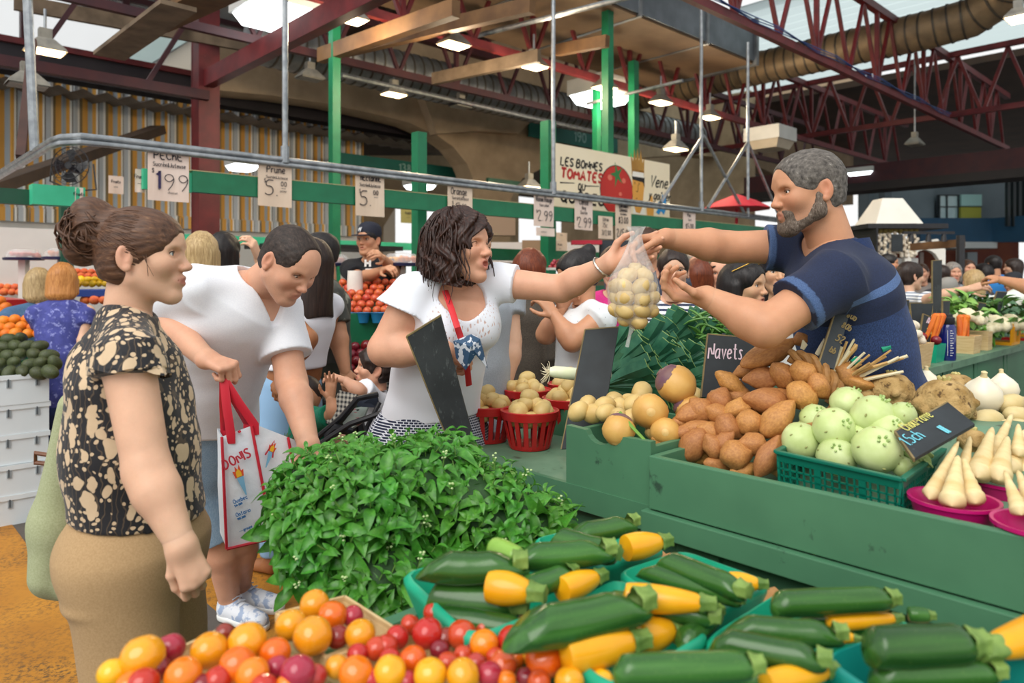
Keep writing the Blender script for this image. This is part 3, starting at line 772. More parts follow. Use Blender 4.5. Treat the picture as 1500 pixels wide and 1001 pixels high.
lightbox(615, 272, 13, .45, 'far glowing ceiling light over the orange price card', hh=.12)
lightbox(355, 243, 11.0, .40, 'far glowing ceiling light left of the prune card', hh=.12)
# ---- far right: blue balcony building, red shop front
t = thing('balcony_building', 'blue balcony building with windows and posters at far right', 'building', W(1400, 408, 18).xy.to_3d())
M_bl = mat('petrol blue panel', '#1f4f70', '#1b4866', ns=2, rough=.6); M_gr = mat('grey facade', '#7e8c94', '#6f7d85', ns=1, rough=.7)
def bx18(px0, px1, y0, y1, d0, d1): return (( (px0-1400)/F*18, d0, CH+(HY-y1)/F*18), ((px1-1400)/F*18, d1, CH+(HY-y0)/F*18))
MB().box(*bx18(1285, 1382, 255, 322, .4, 1)).build('facade', M_gr, t, smooth=False)
MB().box(*bx18(1375, 1570, 240, 322, .6, 1)).build('facade', M_gr, t, smooth=False)
MB().box(*bx18(1345, 1449, 320, 355, -.1, .5)).build('balcony_panel', M_bl, t, smooth=False)
b = MB(); p0 = Vector(((1449-1400)/F*18, -.1, 0)); p1 = Vector((2.2, -3.2, 0))
z0, z1 = CH+(HY-355)/F*18, CH+(HY-320)/F*18
b.add([p0+Vector((0,0,z0)), p1+Vector((0,0,z0-.15)), p1+Vector((0,0,z1-.0)), p0+Vector((0,0,z1))]+[p0+Vector((.2,.2,z0)), p1+Vector((.2,.2,z0-.15)), p1+Vector((.2,.2,z1)), p0+Vector((.2,.2,z1))], [(0,1,2,3),(7,6,5,4),(3,2,6,7),(0,3,7,4),(1,0,4,5)])
b.build('balcony_side', M_bl, t, smooth=False)
MB().box(*bx18(1385, 1455, 355, 364, -.15, 1.2)).build('soffit', mat('pale soffit', '#c4c8c8', rough=.7), t, smooth=False)
b = MB()
for x in (1383, 1394, 1411): b.box(*bx18(x, x+1.6, 284, 320, .2, .3))
for y in (284, 301, 319): b.box(*bx18(1383, 1446, y, y+1.4, .2, .3))
b.build('window_frame', mat('dark window frame', '#2d3438', rough=.5), t, smooth=False)
for x0, x1 in ((1384.6, 1394), (1395.6, 1411)):
 for y0, y1 in ((285.4, 301), (302.4, 319)): MB().box(*bx18(x0, x1, y0, y1, .24, .27)).build('pane', mat('sky lit pane', '#b7d3d6', '#9fc0c6', ns=1.5, rough=.1), t, smooth=False)
MB().box(*bx18(1413, 1443, 284, 301, .12, .2)).build('poster', mat('teal poster', '#a9d6d2', rough=.6), t, smooth=False, label='pale teal poster in the upper window')
MB().box(*bx18(1412, 1442, 303, 319, .12, .2)).build('poster', mat('olive poster', '#b0b040', '#9da038', ns=1, rough=.6), t, smooth=False, label='olive green poster in the lower window')
b = MB()
for x in range(1452, 1500, 8): b.box(*bx18(x, x+4, 262, 334, -.6, -.5))
b.build('louvres', mat('dark slat', '#2a3236', rough=.5), t, smooth=False, kind='stuff')
MB().box(*bx18(1285, 1575, 345, 408, 2.0, 2.2)).build('shop_front', mat('red brown shop front', '#6d2d1c', '#8a4a22', ns=.9, rough=.7), t, smooth=False)
MB().box(*bx18(1290, 1300, 255, 375, -.2, .1)).build('downpipe', mat('grey column', '#59666f', rough=.6), t, smooth=False)
for x0, x1, c_ in ((1388, 1402, '#9a2a2a'), (1404, 1410, '#c0b0a8'), (1480, 1496, '#9aa6ac')): MB().box(*bx18(x0, x1, 366, 440, 1.7, 1.9)).build('shop_panel', mat('panel '+c_, c_, rough=.6), t, smooth=False)
MB().box(*bx18(1285, 1560, 408, 440, 1.9, 2.1)).build('shop_base', mat('dark shop base', '#3c2a22', rough=.7), t, smooth=False)
# pale buildings and tents outdoors behind the arcade
for (p0, p1, y0, y1, d, c_, lb) in ((425, 505, 296, 372, 26, '#d9b0a4', 'pink brick facade outside seen through the rear left arch'),):
 t = thing('street_building', lb, 'building', W((p0+p1)/2, 408, d).xy.to_3d()); w_ = (p1-p0)/F*d/2; zz0, zz1 = CH+(HY-y1)/F*d, CH+(HY-y0)/F*d
 MB().box((-w_, 0, 0), (w_, 3, zz1)).build('wall', mat('facade '+c_, c_, rough=.8), t, smooth=False)
 for k in range(4): MB().box((-w_+w_*.5*k+.2, -.05, zz0+.4*(zz1-zz0)), (-w_+w_*.5*k+.9, .02, zz0+.8*(zz1-zz0))).build('window', mat('street window', '#7d8a93', rough=.2), t, smooth=False)
# ------------------------------------------------------------------ lettering: a single stroke hand
GL = {
 'A':'0,0 2,6 4,0|.8,2.2 3.2,2.2','B':'0,0 0,6 2.6,6 3.4,4.8 2.6,3.3 0,3.3 3,3.3 3.8,1.7 2.8,0 0,0','C':'3.8,5 2.5,6 .8,5.4 0,3 .8,.6 2.5,0 3.8,1','D':'0,0 0,6 2.4,5.6 3.8,3 2.4,.4 0,0','E':'3.6,6 0,6 0,0 3.6,0|0,3.1 2.8,3.1',
 'G':'3.8,5 2.5,6 .8,5.4 0,3 .8,.6 2.5,0 3.8,1 3.8,2.8 2.2,2.8','H':'0,0 0,6|3.8,0 3.8,6|0,3 3.8,3','I':'0,0 0,6','J':'2.6,6 2.6,1 1.6,0 .2,.8','L':'0,6 0,0 3.4,0','M':'0,0 .4,6 2.3,2 4.2,6 4.6,0','N':'0,0 0,6 3.8,0 3.8,6','O':'2,6 .5,5 0,3 .5,1 2,0 3.5,1 4,3 3.5,5 2,6',
 'P':'0,0 0,6 2.6,6 3.6,4.7 2.6,3 0,3','Q':'2,6 .5,5 0,3 .5,1 2,0 3.5,1 4,3 3.5,5 2,6|2.4,1.4 4.2,-.6','R':'0,0 0,6 2.6,6 3.6,4.7 2.6,3.1 0,3.1|1.8,3.1 3.8,0','S':'3.6,5.2 2.2,6 .5,5.3 .4,4 3,2.6 3.6,1.3 2.2,0 .2,.8','T':'0,6 4,6|2,6 2,0','U':'0,6 0,1.6 1,0 2.8,0 3.8,1.6 3.8,6','V':'0,6 1.9,0 3.8,6','Y':'0,6 1.9,3 3.8,6|1.9,3 1.9,0','Z':'0,6 3.8,6 0,0 3.8,0','F':'3.6,6 0,6 0,0|0,3.1 2.8,3.1','K':'0,0 0,6|3.6,6 0,2.8 3.8,0',
 'a':'3,3.6 1.4,4 0,2.6 .2,.6 1.4,0 3,1.4|3,4 3,.6 3.6,0','c':'3,3.4 1.6,4 .2,3 .2,1 1.6,0 3,.7','d':'3,3.2 1.4,4 0,2.6 .2,.6 1.4,0 3,1.4|3,6 3,.4 3.5,0','e':'.2,2 3,2.2 2.6,3.6 1.4,4 .1,2.8 .2,.9 1.5,0 3,.8','g':'3,3.6 1.4,4 0,2.6 .2,.6 1.4,.2 3,1.4|3,4 3,-1.4 1.8,-2 .3,-1.4','h':'0,0 0,6|0,2.6 1.4,4 2.7,3.2 2.8,0','i':'0,0 0,4|0,5.2 .1,5.4','j':'.8,4 .8,-1.2 0,-2','k':'0,0 0,6|2.6,4 0,1.8 2.8,0','l':'0,6 0,.6 .6,0','m':'0,0 0,4|0,3 1.2,4 2,3.2 2,0|2,3 3.2,4 4,3.2 4,0','n':'0,0 0,4|0,2.8 1.3,4 2.6,3.2 2.7,0','o':'1.5,4 .2,3 .2,1 1.5,0 2.8,1 2.8,3 1.5,4','p':'0,-2 0,4|0,3 1.4,4 2.8,3 2.8,1 1.4,0 0,1','r':'0,0 0,4|0,2.4 1,3.8 2.2,3.8','s':'2.6,3.4 1.4,4 .3,3.2 2.4,1.4 1.8,.1 0,.5','t':'1.2,6 1.2,.8 2,0 2.8,.4|0,4 2.6,4','u':'0,4 0,1 1,0 2.4,.6 2.8,1.6|2.8,4 2.8,.4 3.3,0','v':'0,4 1.4,0 2.8,4','x':'0,4 2.8,0|2.8,4 0,0','y':'0,4 1.4,.4|2.8,4 1,-1.6 0,-2','z':'0,4 2.8,4 0,0 2.8,0','f':'2.4,5.4 1.6,6 1,5 1,0|0,3.6 2.2,3.6','b':'0,6 0,0|0,3 1.4,4 2.8,3 2.8,1 1.4,0 0,1',
 '1':'.3,4.6 1.6,6 1.6,0','2':'.2,4.8 1.4,6 3,5.6 3.2,4.2 0,0 3.6,0','3':'.2,5.4 1.8,6 3.2,5 2.6,3.4 1.2,3.1 3,2.6 3.4,1.2 2,0 .1,.6','4':'2.6,0 2.6,6 0,2 3.8,2','5':'3.4,6 .6,6 .4,3.4 2.4,3.8 3.5,2.3 3,.5 1.2,0 0,.7','7':'0,6 3.6,6 1.2,0','8':'1.8,3.2 .4,4.6 1.8,6 3.2,4.6 1.8,3.2 .2,1.5 1.8,0 3.5,1.5 1.8,3.2','9':'3.3,4.4 2.2,3 .6,3.4 .2,5 1.8,6 3.3,5 3.2,2.6 1.4,0','0':'1.8,6 .3,4.6 .3,1.4 1.8,0 3.3,1.4 3.3,4.6 1.8,6','6':'3,5.6 1.6,5.8 .3,3.6 .3,1.2 1.8,0 3.3,1.2 2.8,2.9 1.4,3.2 .3,2','.':'0,.2 .3,0','$':'3,4.8 1.7,5.4 .5,4.8 .6,3.7 2.8,2.5 2.9,1.2 1.6,.5 .2,1.2|1.7,6.2 1.7,-.2','&':'3.4,0 .8,4.6 1.6,5.8 2.4,4.8 .3,2 .6,.3 1.8,0 3.2,2','/':'0,0 2.6,6','-':'0,2.4 2,2.4',"'":'0,6 -.2,5','_':'0,-.6 6,-.3','é':'.2,2 3,2.2 2.6,3.6 1.4,4 .1,2.8 .2,.9 1.5,0 3,.8|1,5 2.2,6','É':'3.6,6 0,6 0,0 3.6,0|0,3.1 2.8,3.1|1.4,6.8 2.8,7.8','û':'0,4 0,1 1,0 2.4,.6 2.8,1.6|2.8,4 2.8,.4 3.3,0|.6,4.8 1.4,5.8 2.3,4.8','~':'0,1 2,2.4 4,1 6,2.2'}
def glyphs(mb, txt, M, x, y, size, wt, cx=None, shear=0, jit=.12, sx=1.0, seed=1, th=.0006):
 """hand lettering as thin flat strokes; size = cap height, M maps the sign plane (x right, y up, z out)"""
 rs = random.Random(seed); k = size/6.0
 def width(t):
  w = 0
  for ch in t:
   if ch == ' ': w += 2.4
   else: w += max(float(p.split(',')[0]) for st in GL.get(ch, GL['-']).split('|') for p in st.split())+1.3
  return w*k*sx
 if cx is not None: x = cx-width(txt)/2
 for ch in txt:
  if ch == ' ': x += 2.4*k*sx; continue
  st = GL.get(ch, GL['-']).split('|'); mw = 0; dy = rs.uniform(-.2, .2)*jit*4
  for stroke in st:
   pts = [tuple(float(v) for v in p.split(',')) for p in stroke.split()]; mw = max(mw, max(p[0] for p in pts))
   pp = []
   if len(pts) > 3:                  # round the corners a little
    for i in range(len(pts)-1):
     p, q = pts[i], pts[i+1]
     if i == 0: pp.append(p)
     pp.append((p[0]*.3+q[0]*.7, p[1]*.3+q[1]*.7));
     if i < len(pts)-2: r = pts[i+2]; pp.append((q[0]*.7+r[0]*.3, q[1]*.7+r[1]*.3))
    pp.append(pts[-1])
   else: pp = pts
   P = [Vector((x+(a*sx+(b)*shear)*k, y+(b+dy)*k, 0)) for a, b in pp]
   n = len(P); vs = []
   for i in range(n):
    d = (P[min(i+1, n-1)]-P[max(i-1, 0)]); d = d.normalized() if d.length > 1e-9 else Vector((1,0,0)); nn = Vector((-d.y, d.x, 0))*wt/2
    vs += [M @ (P[i]+nn+Vector((0,0,th))), M @ (P[i]-nn+Vector((0,0,th)))]
   mb.add(vs, [(2*i, 2*i+1, 2*i+3, 2*i+2) for i in range(n-1)])
  x += (mw+1.3)*k*sx
 return x
def frameM(o, xd, yd):      # plane frame: origin, right and up directions
 R = basis(x=xd, y=yd); return Matrix.Translation(Vector(o)) @ R.to_4x4()
# ------------------------------------------------------------------ the green counter (vendor behind it, shoppers at its far end)
M_ctr = mat('counter green', '#4d7f5e', '#447355', ns=3, rough=.5, c3='#2f4a3a', ns3=9, th3=.66, bump=.12, bs=40, bd=.003)
M_ctop = mat('worn counter top green', '#6e8f74', '#56795f', ns=5, rough=.55, c3='#40513f', ns3=12, th3=.6, bump=.2, bs=30, bd=.003)
M_ctop2 = mat('board edge wood', '#9c9a78', '#7c8a68', ns=20, rough=.7)
CF = 1.553
t = thing('market_counter', 'long green painted counter holding potatoes, roots and kohlrabi', 'counter', ab(0, CF, 0), TH)
MB().box((.005, -1.6, .795), (.68, 2.04, .83)).build('counter_top', M_ctop, t, smooth=False)
MB().box((-.012, -1.6, .765), (.005, 2.04, .832)).build('edge_strip', M_ctr, t, smooth=False)
MB().box((.03, -1.6, .05), (.05, 1.72, .765)).build('skirt_panel', M_ctr, t, smooth=False)
for y in (1.72, .93, -.2): MB().box((.01, y, 0), (.045, y+.12, .765)).build('post', M_ctr, t, smooth=False, bevel=.004)
for y in (1.93,): MB().box((.58, y, 0), (.64, y+.08, .765)).build('post', M_ctr, t, smooth=False)
MB().box((.06, 1.85, .1), (.62, 1.87, .765)).build('end_panel', M_ctr, t, smooth=False)
# long produce box on the counter, with the ledge under it
t = thing('produce_box', 'long green wooden produce box front with sweet potatoes behind it', 'box', ab(0, CF, .832), TH)
MB().box((-.03, -1.6, 0), (-.008, 1.105, .135)).build('front_board', M_ctr, t, smooth=False, bevel=.003)
MB().box((-.045, -1.6, -.062), (-.014, 1.12, -.004)).build('ledge_board', M_ctr, t, smooth=False, bevel=.003)
MB().box((-.008, 1.085, .0), (.62, 1.105, .135)).build('side_board', M_ctr, t, smooth=False, bevel=.002)
MB().box((.62, -1.6, 0), (.64, 1.105, .2)).build('back_board', M_ctr, t, smooth=False)
# notched tray
t = thing('produce_tray', 'green wooden tray with a notched front board holding rutabagas', 'tray', ab(1.115, CF, .832), TH)
def notch(L, H, x0, r):
 p = [(0, 0), (L, 0), (L, H)]; p += [(x0+r*math.cos(a), H+.012-r*.92*math.sin(a)) for a in [math.pi*i/10 for i in range(11)] if r*math.sin(a)*.92 > .012]+[(0, H)]
 return p
MB().prism(notch(.295, .165, .172, .052), .022, Matrix(((0,0,1,-.008),(1,0,0,0),(0,1,0,0),(0,0,0,1)))).build('front_board', M_ctr, t, smooth=False)
MB().box((.014, .275, 0), (.42, .295, .15)).build('side_board', M_ctr, t, smooth=False, bevel=.002)
MB().box((.014, 0, 0), (.42, .018, .15)).build('side_board', M_ctr, t, smooth=False, bevel=.002)
MB().box((.42, 0, 0), (.44, .295, .15)).build('back_board', M_ctr, t, smooth=False)
MB().box((.014, .018, 0), (.42, .275, .05)).build('floor_board', M_ctop, t, smooth=False)
# ------------------------------------------------------------------ near table
TZ = .80
t = thing('near_table', 'low green display table in the foreground under tomatoes and zucchini', 'table', ab(0, 0, 0), TH)
MB().box((.12, -1.8, TZ-.03), (1.35, 1.09, TZ)).build('table_top', M_ctop, t, smooth=False)
MB().box((.12, 1.07, TZ-.1), (1.35, 1.10, TZ+.012)).build('end_board', M_ctr, t, smooth=False, bevel=.003)
MB().box((.12, 1.05, .05), (1.33, 1.07, TZ-.1)).build('end_panel', M_ctr, t, smooth=False)
MB().box((1.33, -1.8, .05), (1.345, 1.09, TZ-.03)).build('skirt_panel', M_ctr, t, smooth=False)
for x, y in ((.16, 1.0), (1.28, 1.0), (1.28, -1.7), (.16, -1.7)): MB().box((x, y, 0), (x+.06, y+.06, TZ-.03)).build('leg', M_ctr, t, smooth=False)
b = MB(); vs = []; fs = []; N = 260
for i in range(N+1):
 y = -1.8+2.9*i/N; z = TZ+.002+(.006 if i % 2 else 0); vs += [(1.27, y, z), (1.365, y, z), (1.365, y, z-.03)]
for i in range(N): fs += [(3*i, 3*i+1, 3*i+4, 3*i+3), (3*i+1, 3*i+2, 3*i+5, 3*i+4)]
b.add(vs, fs).build('ribbed_edge', mat('ribbed cardboard', '#b98a5a', '#a57848', ns=8, rough=.85), t, smooth=False)
# ------------------------------------------------------------------ the fruit stall across the aisle: price beam, pipes, posts
SA = 4.97
t = hthing('price_beam', 'long green painted beam carrying the row of price cards', 'beam', SA, 0, 0)
MB().box((1.75, -.03, 1.995), (10.2, .03, 2.135)).build('beam', M_green, t, smooth=False)
MB().box((1.45, -.02, 1.99), (1.75, .02, 2.12)).build('end_block', M_mint, t, smooth=False)
MB().box((1.74, -.032, 2.135), (10.2, .032, 2.14)).build('top_edge', mat('bare wood edge', '#c7b88a', rough=.8), t, smooth=False)
t = hthing('pipe_frame', 'double galvanised pipe frame hanging above the price cards', 'frame', SA, 0, 0)
for dz, nm in ((2.275, 'upper_pipe'), (2.238, 'lower_pipe')):
 MB().tube([(1.0, 3.2, dz), (1.0, .25, dz), (1.02, .08, dz), (1.1, -.04, dz), (1.3, -.06, dz), (10, -.06, dz)], .019, 10).build(nm, M_galv, t)
for px, d_ in ((412, 0), (804, 0), (1021, 0)):
 p = on_plane(px, 408, ab(SA, 0, 0), AX); x = p.dot(BX)
 MB().cyl((x, -.06, 2.27), (x, -.06, 5.2), .021, 10).build('hanger', M_galv, t); MB().cyl((x, -.06, 2.25), (x, -.06, 2.37), .032, 10).build('clamp', M_galv, t)
MB().tube([(1.0, .75, 2.27), (.93, 1.0, 5.2)], .03, 10).build('hanger', M_galv, t)
for p, q in (((8.0, -.06, 2.3), (9.0, -.06, 3.25)), ((7.9, -.06, 3.2), (8.9, -.06, 2.3)), ((7.0, -.06, 2.3), (7.9, -.06, 3.2)), ((9.0, -.06, 3.25), (9.9, -.06, 2.3))): MB().cyl(p, q, .02, 8).build('brace', M_galv, t)
MB().cyl((9.0, -.06, 2.25), (9.0, -.06, 4.6), .021, 8).build('hanger', M_galv, t)
for px, d_, z0, z1, wd, lb in ((490, 8.0, 1.0, 5.0, .095, 'green post left of the nectarine card'), (890, 8.6, 2.6, 4.6, .10, 'green post above the tomato sign'), (928, 9.6, 2.6, 4.3, .10, 'second green post above the sign'), (803, 7.75, .9, 3.1, .12, 'dark green post at the left edge of the tomato sign'), (614, 6.6, 0, 2.75, .10, 'green post behind the capped vendor'), (874, 9.5, 2.8, 3.9, .08, 'thin green post left of the pair above the sign')):
 b = MB(); p = W(px, 408, d_).xy.to_3d()
 one('green_post', b.box((-wd/2, -wd/2, z0), (wd/2, wd/2, z1)), M_green, lb, 'post', 'green posts of the stall', smooth=False).matrix_basis = Matrix.Translation(p) @ RZ
for a, b0, b1, z0, z1, lb, m_ in ((7.6, 2.6, 9, 1.78, 1.87, 'mint green rail behind the capped vendor', M_mint), (5.9, 4.6, 9.4, 1.62, 1.75, 'green shelf board behind the brunette woman head', M_green), (5.95, 4.7, 9.6, 1.38, 1.46, 'lower green shelf board behind her arm', M_green), (5.6, -1.5, 1.0, 1.9, 2.0, 'dark green stall beam at the far left', M_green2), (8.6, 7.6, 12, 2.9, 3.02, 'green overhead rail right of the light box', M_green2)):
 one('stall_rail', MB().box((b0, a, z0), (b1, a+.06, z1)), m_, lb, 'rail', smooth=False).matrix_basis = RZ
one('stall_rail', MB().box((.95, 5.5, 1.9), (1.25, 5.62, 2.03)), M_mint, 'bright green block at the end of the dark stall beam', 'rail', smooth=False).matrix_basis = RZ
p = W(97, 408, 5.9).xy.to_3d(); one('green_post', MB().box((-.045, -.045, 0), (.045, .045, 2.14)), M_green2, 'dark green post behind the woman with the bun', 'post', 'green posts of the stall', smooth=False).matrix_basis = Matrix.Translation(p) @ RZ
# rust brown strut and cable tray at the far left
one('strut', MB().beam(W(48, 60, 6.0), W(30, 230, 5.4), .06, .05), mat('rusty brown', '#4a2a20', '#3a211a', ns=6, rough=.7), 'rusty brown strut hanging at the far left', 'strut', smooth=False)
one('awning_arm', MB().beam(W(-40, 285, 7.2), W(232, 190, 10.6), .22, .12), mat('dark brown arm', '#4b3a2c', '#3c2f25', ns=6, rough=.7), 'dark brown folding awning arm against the striped curtain', 'beam', smooth=False)
# fan
t = thing('wire_fan', 'black caged fan mounted over the left stall beam', 'fan', W(103, 243, 5.9), R=basis(z=(.25, -1, .05), x=(1, 0, 0)))
for r in (.155, .11, .07):
 b = MB(); b.tube([(r*math.cos(a), r*math.sin(a), .05*(1-r/.16)) for a in [math.tau*i/24 for i in range(24)]], .004, 5, closed=True); b.build('ring', M_black, t)
b = MB()
for k in range(18):
 a = math.tau*k/18; b.tube([(.03*math.cos(a), .03*math.sin(a), .05), (.155*math.cos(a), .155*math.sin(a), 0), (.12*math.cos(a), .12*math.sin(a), -.07)], .0022, 4)
b.build('guard_wires', M_black, t, kind='stuff')
for k in range(4):
 a = math.tau*k/4; b = MB(); c, s_ = math.cos(a), math.sin(a)
 b.add([(.02*c, .02*s_, 0), (.13*c-.05*s_, .13*s_+.05*c, -.02), (.14*c+.02*s_, .14*s_-.02*c, .0), (.1*c+.06*s_, .1*s_-.06*c, .02)], [(0, 1, 2, 3)]); b.build('blade', M_black, t)
MB().lathe([(.045, -.12), (.05, -.06), (.035, .0), (.03, .03)], 12).build('motor', M_black, t)
b = MB(); b.tube([(-.17, .02, -.03), (-.18, -.12, -.03), (0, -.2, -.05), (.2, -.19, -.03), (.17, .02, -.03)], .008, 6); b.build('bracket', M_black, t)
# ------------------------------------------------------------------ price cards
M_card = mat('buff card', '#e9d3bd', '#dfc7ae', ns=2.5, rough=.8); M_card2 = mat('pink buff card', '#ecd8cc', '#e5cdbd', ns=2.5, rough=.8); M_ink = mat('dark ink', '#201724', rough=.6); M_pur = mat('purple ink', '#2f2350', rough=.6)
def card(name, px, y0, y1, wpx, lb, lines, m=None, a=SA-.045, grp='price cards on the green beam'):
 c = on_plane(px, (y0+y1)/2, ab(a, 0, 0), AX); d = c.y; h = (y1-y0)/F*d
 e = on_plane(px+wpx/2, (y0+y1)/2, ab(a, 0, 0), AX); wd = (e-on_plane(px-wpx/2, (y0+y1)/2, ab(a, 0, 0), AX)).length
 t = thing('price_card', lb, 'sign', c, group=grp); M = frameM((0,0,0), BX, (0,0,1)) @ Matrix.Rotation(random.uniform(-.01, .01), 4, 'Z')
 b = MB(); b.xf = M; nx = 8; vs = []; fs = []
 for i in range(nx+1):
  x = -wd/2+wd*i/nx; z = .004*math.sin(i*.8+px); vs += [(x, -h/2, z), (x, h/2, 0), (x, -h/2, z-.002), (x, h/2, -.002)]
 for i in range(nx): k = 4*i; fs += [(k, k+4, k+5, k+1), (k+2, k+3, k+7, k+6), (k, k+2, k+6, k+4), (k+1, k+5, k+7, k+3)]
 fs += [(0, 1, 3, 2), (4*nx, 4*nx+2, 4*nx+3, 4*nx+1)]
 b.add(vs, fs); b.build('card', m or M_card, t, smooth=False)
 for k, L in enumerate(lines):
  txt, cx, cy, sz, wt = L[:5]; g = MB()
  glyphs(g, txt, M, 0, (cy-.5)*h, sz*h, wt*h, cx=(cx-.5)*wd, sx=L[5] if len(L) > 5 else .9, seed=k+int(px), th=.0065)
  g.build('lettering', M_ink if len(L) < 7 else M_pur, t, smooth=False)
 return t
card('peche', 247, 223, 295, 60, 'large peach price card reading 1.99 beside the maroon column', [('PEChE', .5, .84, .15, .022, .95), ('Sucrée&Juteuse', .52, .69, .085, .012, .75), ('$', .13, .55, .1, .01), ('1', .27, .24, .36, .055, .7, 1), ('.99', .66, .22, .34, .017, 1.05), ('chacun', .6, .15, .05, .006)], M_card2)
card('prune', 403, 238, 303, 49, 'plum price card reading 5.00 on the green beam', [('Prune', .53, .76, .15, .02, .85), ('Sucrée&Juteuse', .55, .63, .065, .009, .8), ('$', .2, .52, .1, .009), ('5.', .42, .25, .34, .022, 1), ('00', .76, .47, .11, .015), ('~~', .75, .41, .05, .01), ('panier', .75, .34, .05, .007)])
card('nectarine', 542, 254, 317, 42, 'nectarine price card reading 5.00 above the capped vendor', [('nEctarinE', .53, .82, .13, .022, .72), ('Sucrée&Juteuse', .5, .68, .075, .012, .75), ('$', .15, .52, .1, .009), ('5.', .37, .24, .34, .024, 1), ('00', .7, .5, .11, .018), ('~~', .7, .43, .05, .01)])
card('orange', 674, 272, 322, 36, 'orange price card partly behind the brunette woman hair', [('Orange', .45, .72, .2, .022, .7), ('Sucrée&Juteuse', .5, .58, .09, .012, .7), ('$', .2, .42, .12, .01), ('5', .42, .18, .3, .026, 1), ('00', .66, .34, .13, .018)])
card('raisin', 797, 287, 332, 29, 'red grape price card reading 2.99 left of the tomato sign', [('Raisin Rouge', .5, .8, .16, .022, .62), ('Sans pépin', .5, .65, .09, .012, .8), ('$', .13, .42, .12, .012), ('2.99', .55, .18, .34, .026, .85)], M_card2)
card('raisin2', 799, 334, 346, 27, 'pale lower half of the red grape card', [('~~~', .4, .4, .3, .05)], M_card2)
card('cerise', 855, 291, 337, 26, 'cherry price card reading 2.99 in front of the tomato sign', [('Cerise', .5, .8, .17, .025, .72), ('Bing', .5, .65, .1, .015, .8), ('Sucrée', .5, .5, .1, .015, .8), ('$', .13, .28, .12, .012), ('2.99', .55, .08, .32, .026, .85)], M_card2)
card('citron', 887, 317, 350, 21, 'lemon price card reading 75 and 3 for 2.00', [('Citron', .5, .78, .16, .022, .72), ('75¢'.replace('¢', 'c'), .45, .5, .2, .025, .8), ('3/2.00', .55, .16, .22, .025, .75)])
card('concombre', 913, 297, 353, 23, 'two price card for lebanese cucumber reading 3.00 and 2 for 5.00', [('Concombre', .5, .86, .1, .016, .6), ('Libanais', .5, .76, .1, .016, .7), ('du Québec', .5, .67, .06, .01, .7), ('$3.00', .5, .45, .17, .02, .75), ('2/5.00', .52, .1, .2, .022, .75)])
card('pois', 1010, 309, 342, 18, 'small price card reading 5.00 above the outstretched arm', [('Pois', .45, .72, .17, .025, .7), ('Sucré', .5, .55, .1, .015, .7), ('$5.00', .5, .15, .28, .03, .7)], M_card2)
for px, y0, y1, wpx, a_, lb in ((170, 258, 284, 22, 9.5, 'small pale card on the striped curtain'), (205, 248, 282, 14, 5.0, 'white card left of the peach card'), (116, 275, 305, 12, 5.5, 'narrow white card on the dark green post'), (598, 305, 327, 22, 7.2, 'olive card hanging behind the nectarine card'), (822, 341, 352, 18, 6.2, 'buff card on the rear shelf below the grape card'), (820, 352, 372, 22, 6.2, 'plain buff card on the lower rear shelf')):
 card('x', px, y0, y1, wpx, lb, [('Fruits', .5, .6, .16, .03, .8), ('~~', .5, .35, .1, .02)], mat('olive card', '#8f8a52', rough=.8) if px == 598 else M_card2, a=a_, grp='small cards further back')
for q_ in LATE: numsign(*q_)
# ------------------------------------------------------------------ the tomato sign
pa = on_plane(811, 408, ab(5.25, 0, 0), AX); pb = on_plane(981, 408, ab(5.25, 0, 0), AX)
L = (pb-pa).length; d0 = pa.y; zt = CH+(HY-209)/F*d0; zb = CH+(HY-306)/F*d0; Hh = zt-zb
t = thing('tomato_sign', 'cream painted sign reading les bonnes tomates du Québec with a tomato and crowned man', 'sign', Vector((pa.x, pa.y, zb)))
SM = frameM((0,0,0), BX, (0,0,1)); b = MB(); b.xf = SM; b.box((0, 0, -.02), (L, Hh, 0)); b.build('panel', mat('cream sign board', '#f3e6c8', '#efe0be', ns=2, rough=.6), t, smooth=False)
def blob(name, pts, m, z, cx, cy, s):
 mb = MB(); mb.xf = SM; n = len(pts); mb.add([(cx+x*s, cy+y*s, z) for x, y in pts], [tuple(range(n))]); return mb.build(name, m, t, smooth=False)
def circ(rx, ry, n=28, f=None): return [(rx*math.cos(math.tau*i/n)*(f(math.tau*i/n) if f else 1), ry*math.sin(math.tau*i/n)*(f(math.tau*i/n) if f else 1)) for i in range(n)]
M_tred = mat('sign red', '#c32a1e', '#b4221a', ns=2, rough=.5); M_sblk = mat('sign black', '#15120f', rough=.6)
def put(txt, x, y, sz, wt, m, sx, sh=.0, z=.002):
 g = MB(); glyphs(g, txt, SM, x*L, y*Hh, sz*Hh, wt*Hh, sx=sx, shear=sh, jit=0, th=z); g.build('lettering', m, t, smooth=False)
put('LES BONNES', .05, .68, .125, .03, M_sblk, 1.02, .12); put('TOMATES', .052, .49, .145, .042, M_tred, 1.13, .12); put('DU', .185, .335, .10, .025, M_sblk, 1, .12); put('QUÉBEC', .05, .125, .16, .04, M_sblk, 1.3, .12)
for x0 in (.045, .24): blob('rule', [(0, 0), (.11, .008), (.11, .012), (0, .006)], M_sblk, .002, x0*L, .40*Hh, L)
blob('tomato_outline', circ(.140, .143, f=lambda a: 1+.03*math.cos(2*a)), M_sblk, .002, .50*L, .40*Hh, L); blob('tomato', circ(.135, .138, f=lambda a: 1+.03*math.cos(2*a)), M_tred, .003, .50*L, .40*Hh, L)
for cx, cy, r in ((.44, .60, .02), (.56, .58, .018), (.53, .35, .014)): blob('shine', circ(r, r*.8, 12), mat('sign light red', '#e0705a', rough=.5), .0036, cx*L, cy*Hh, L)
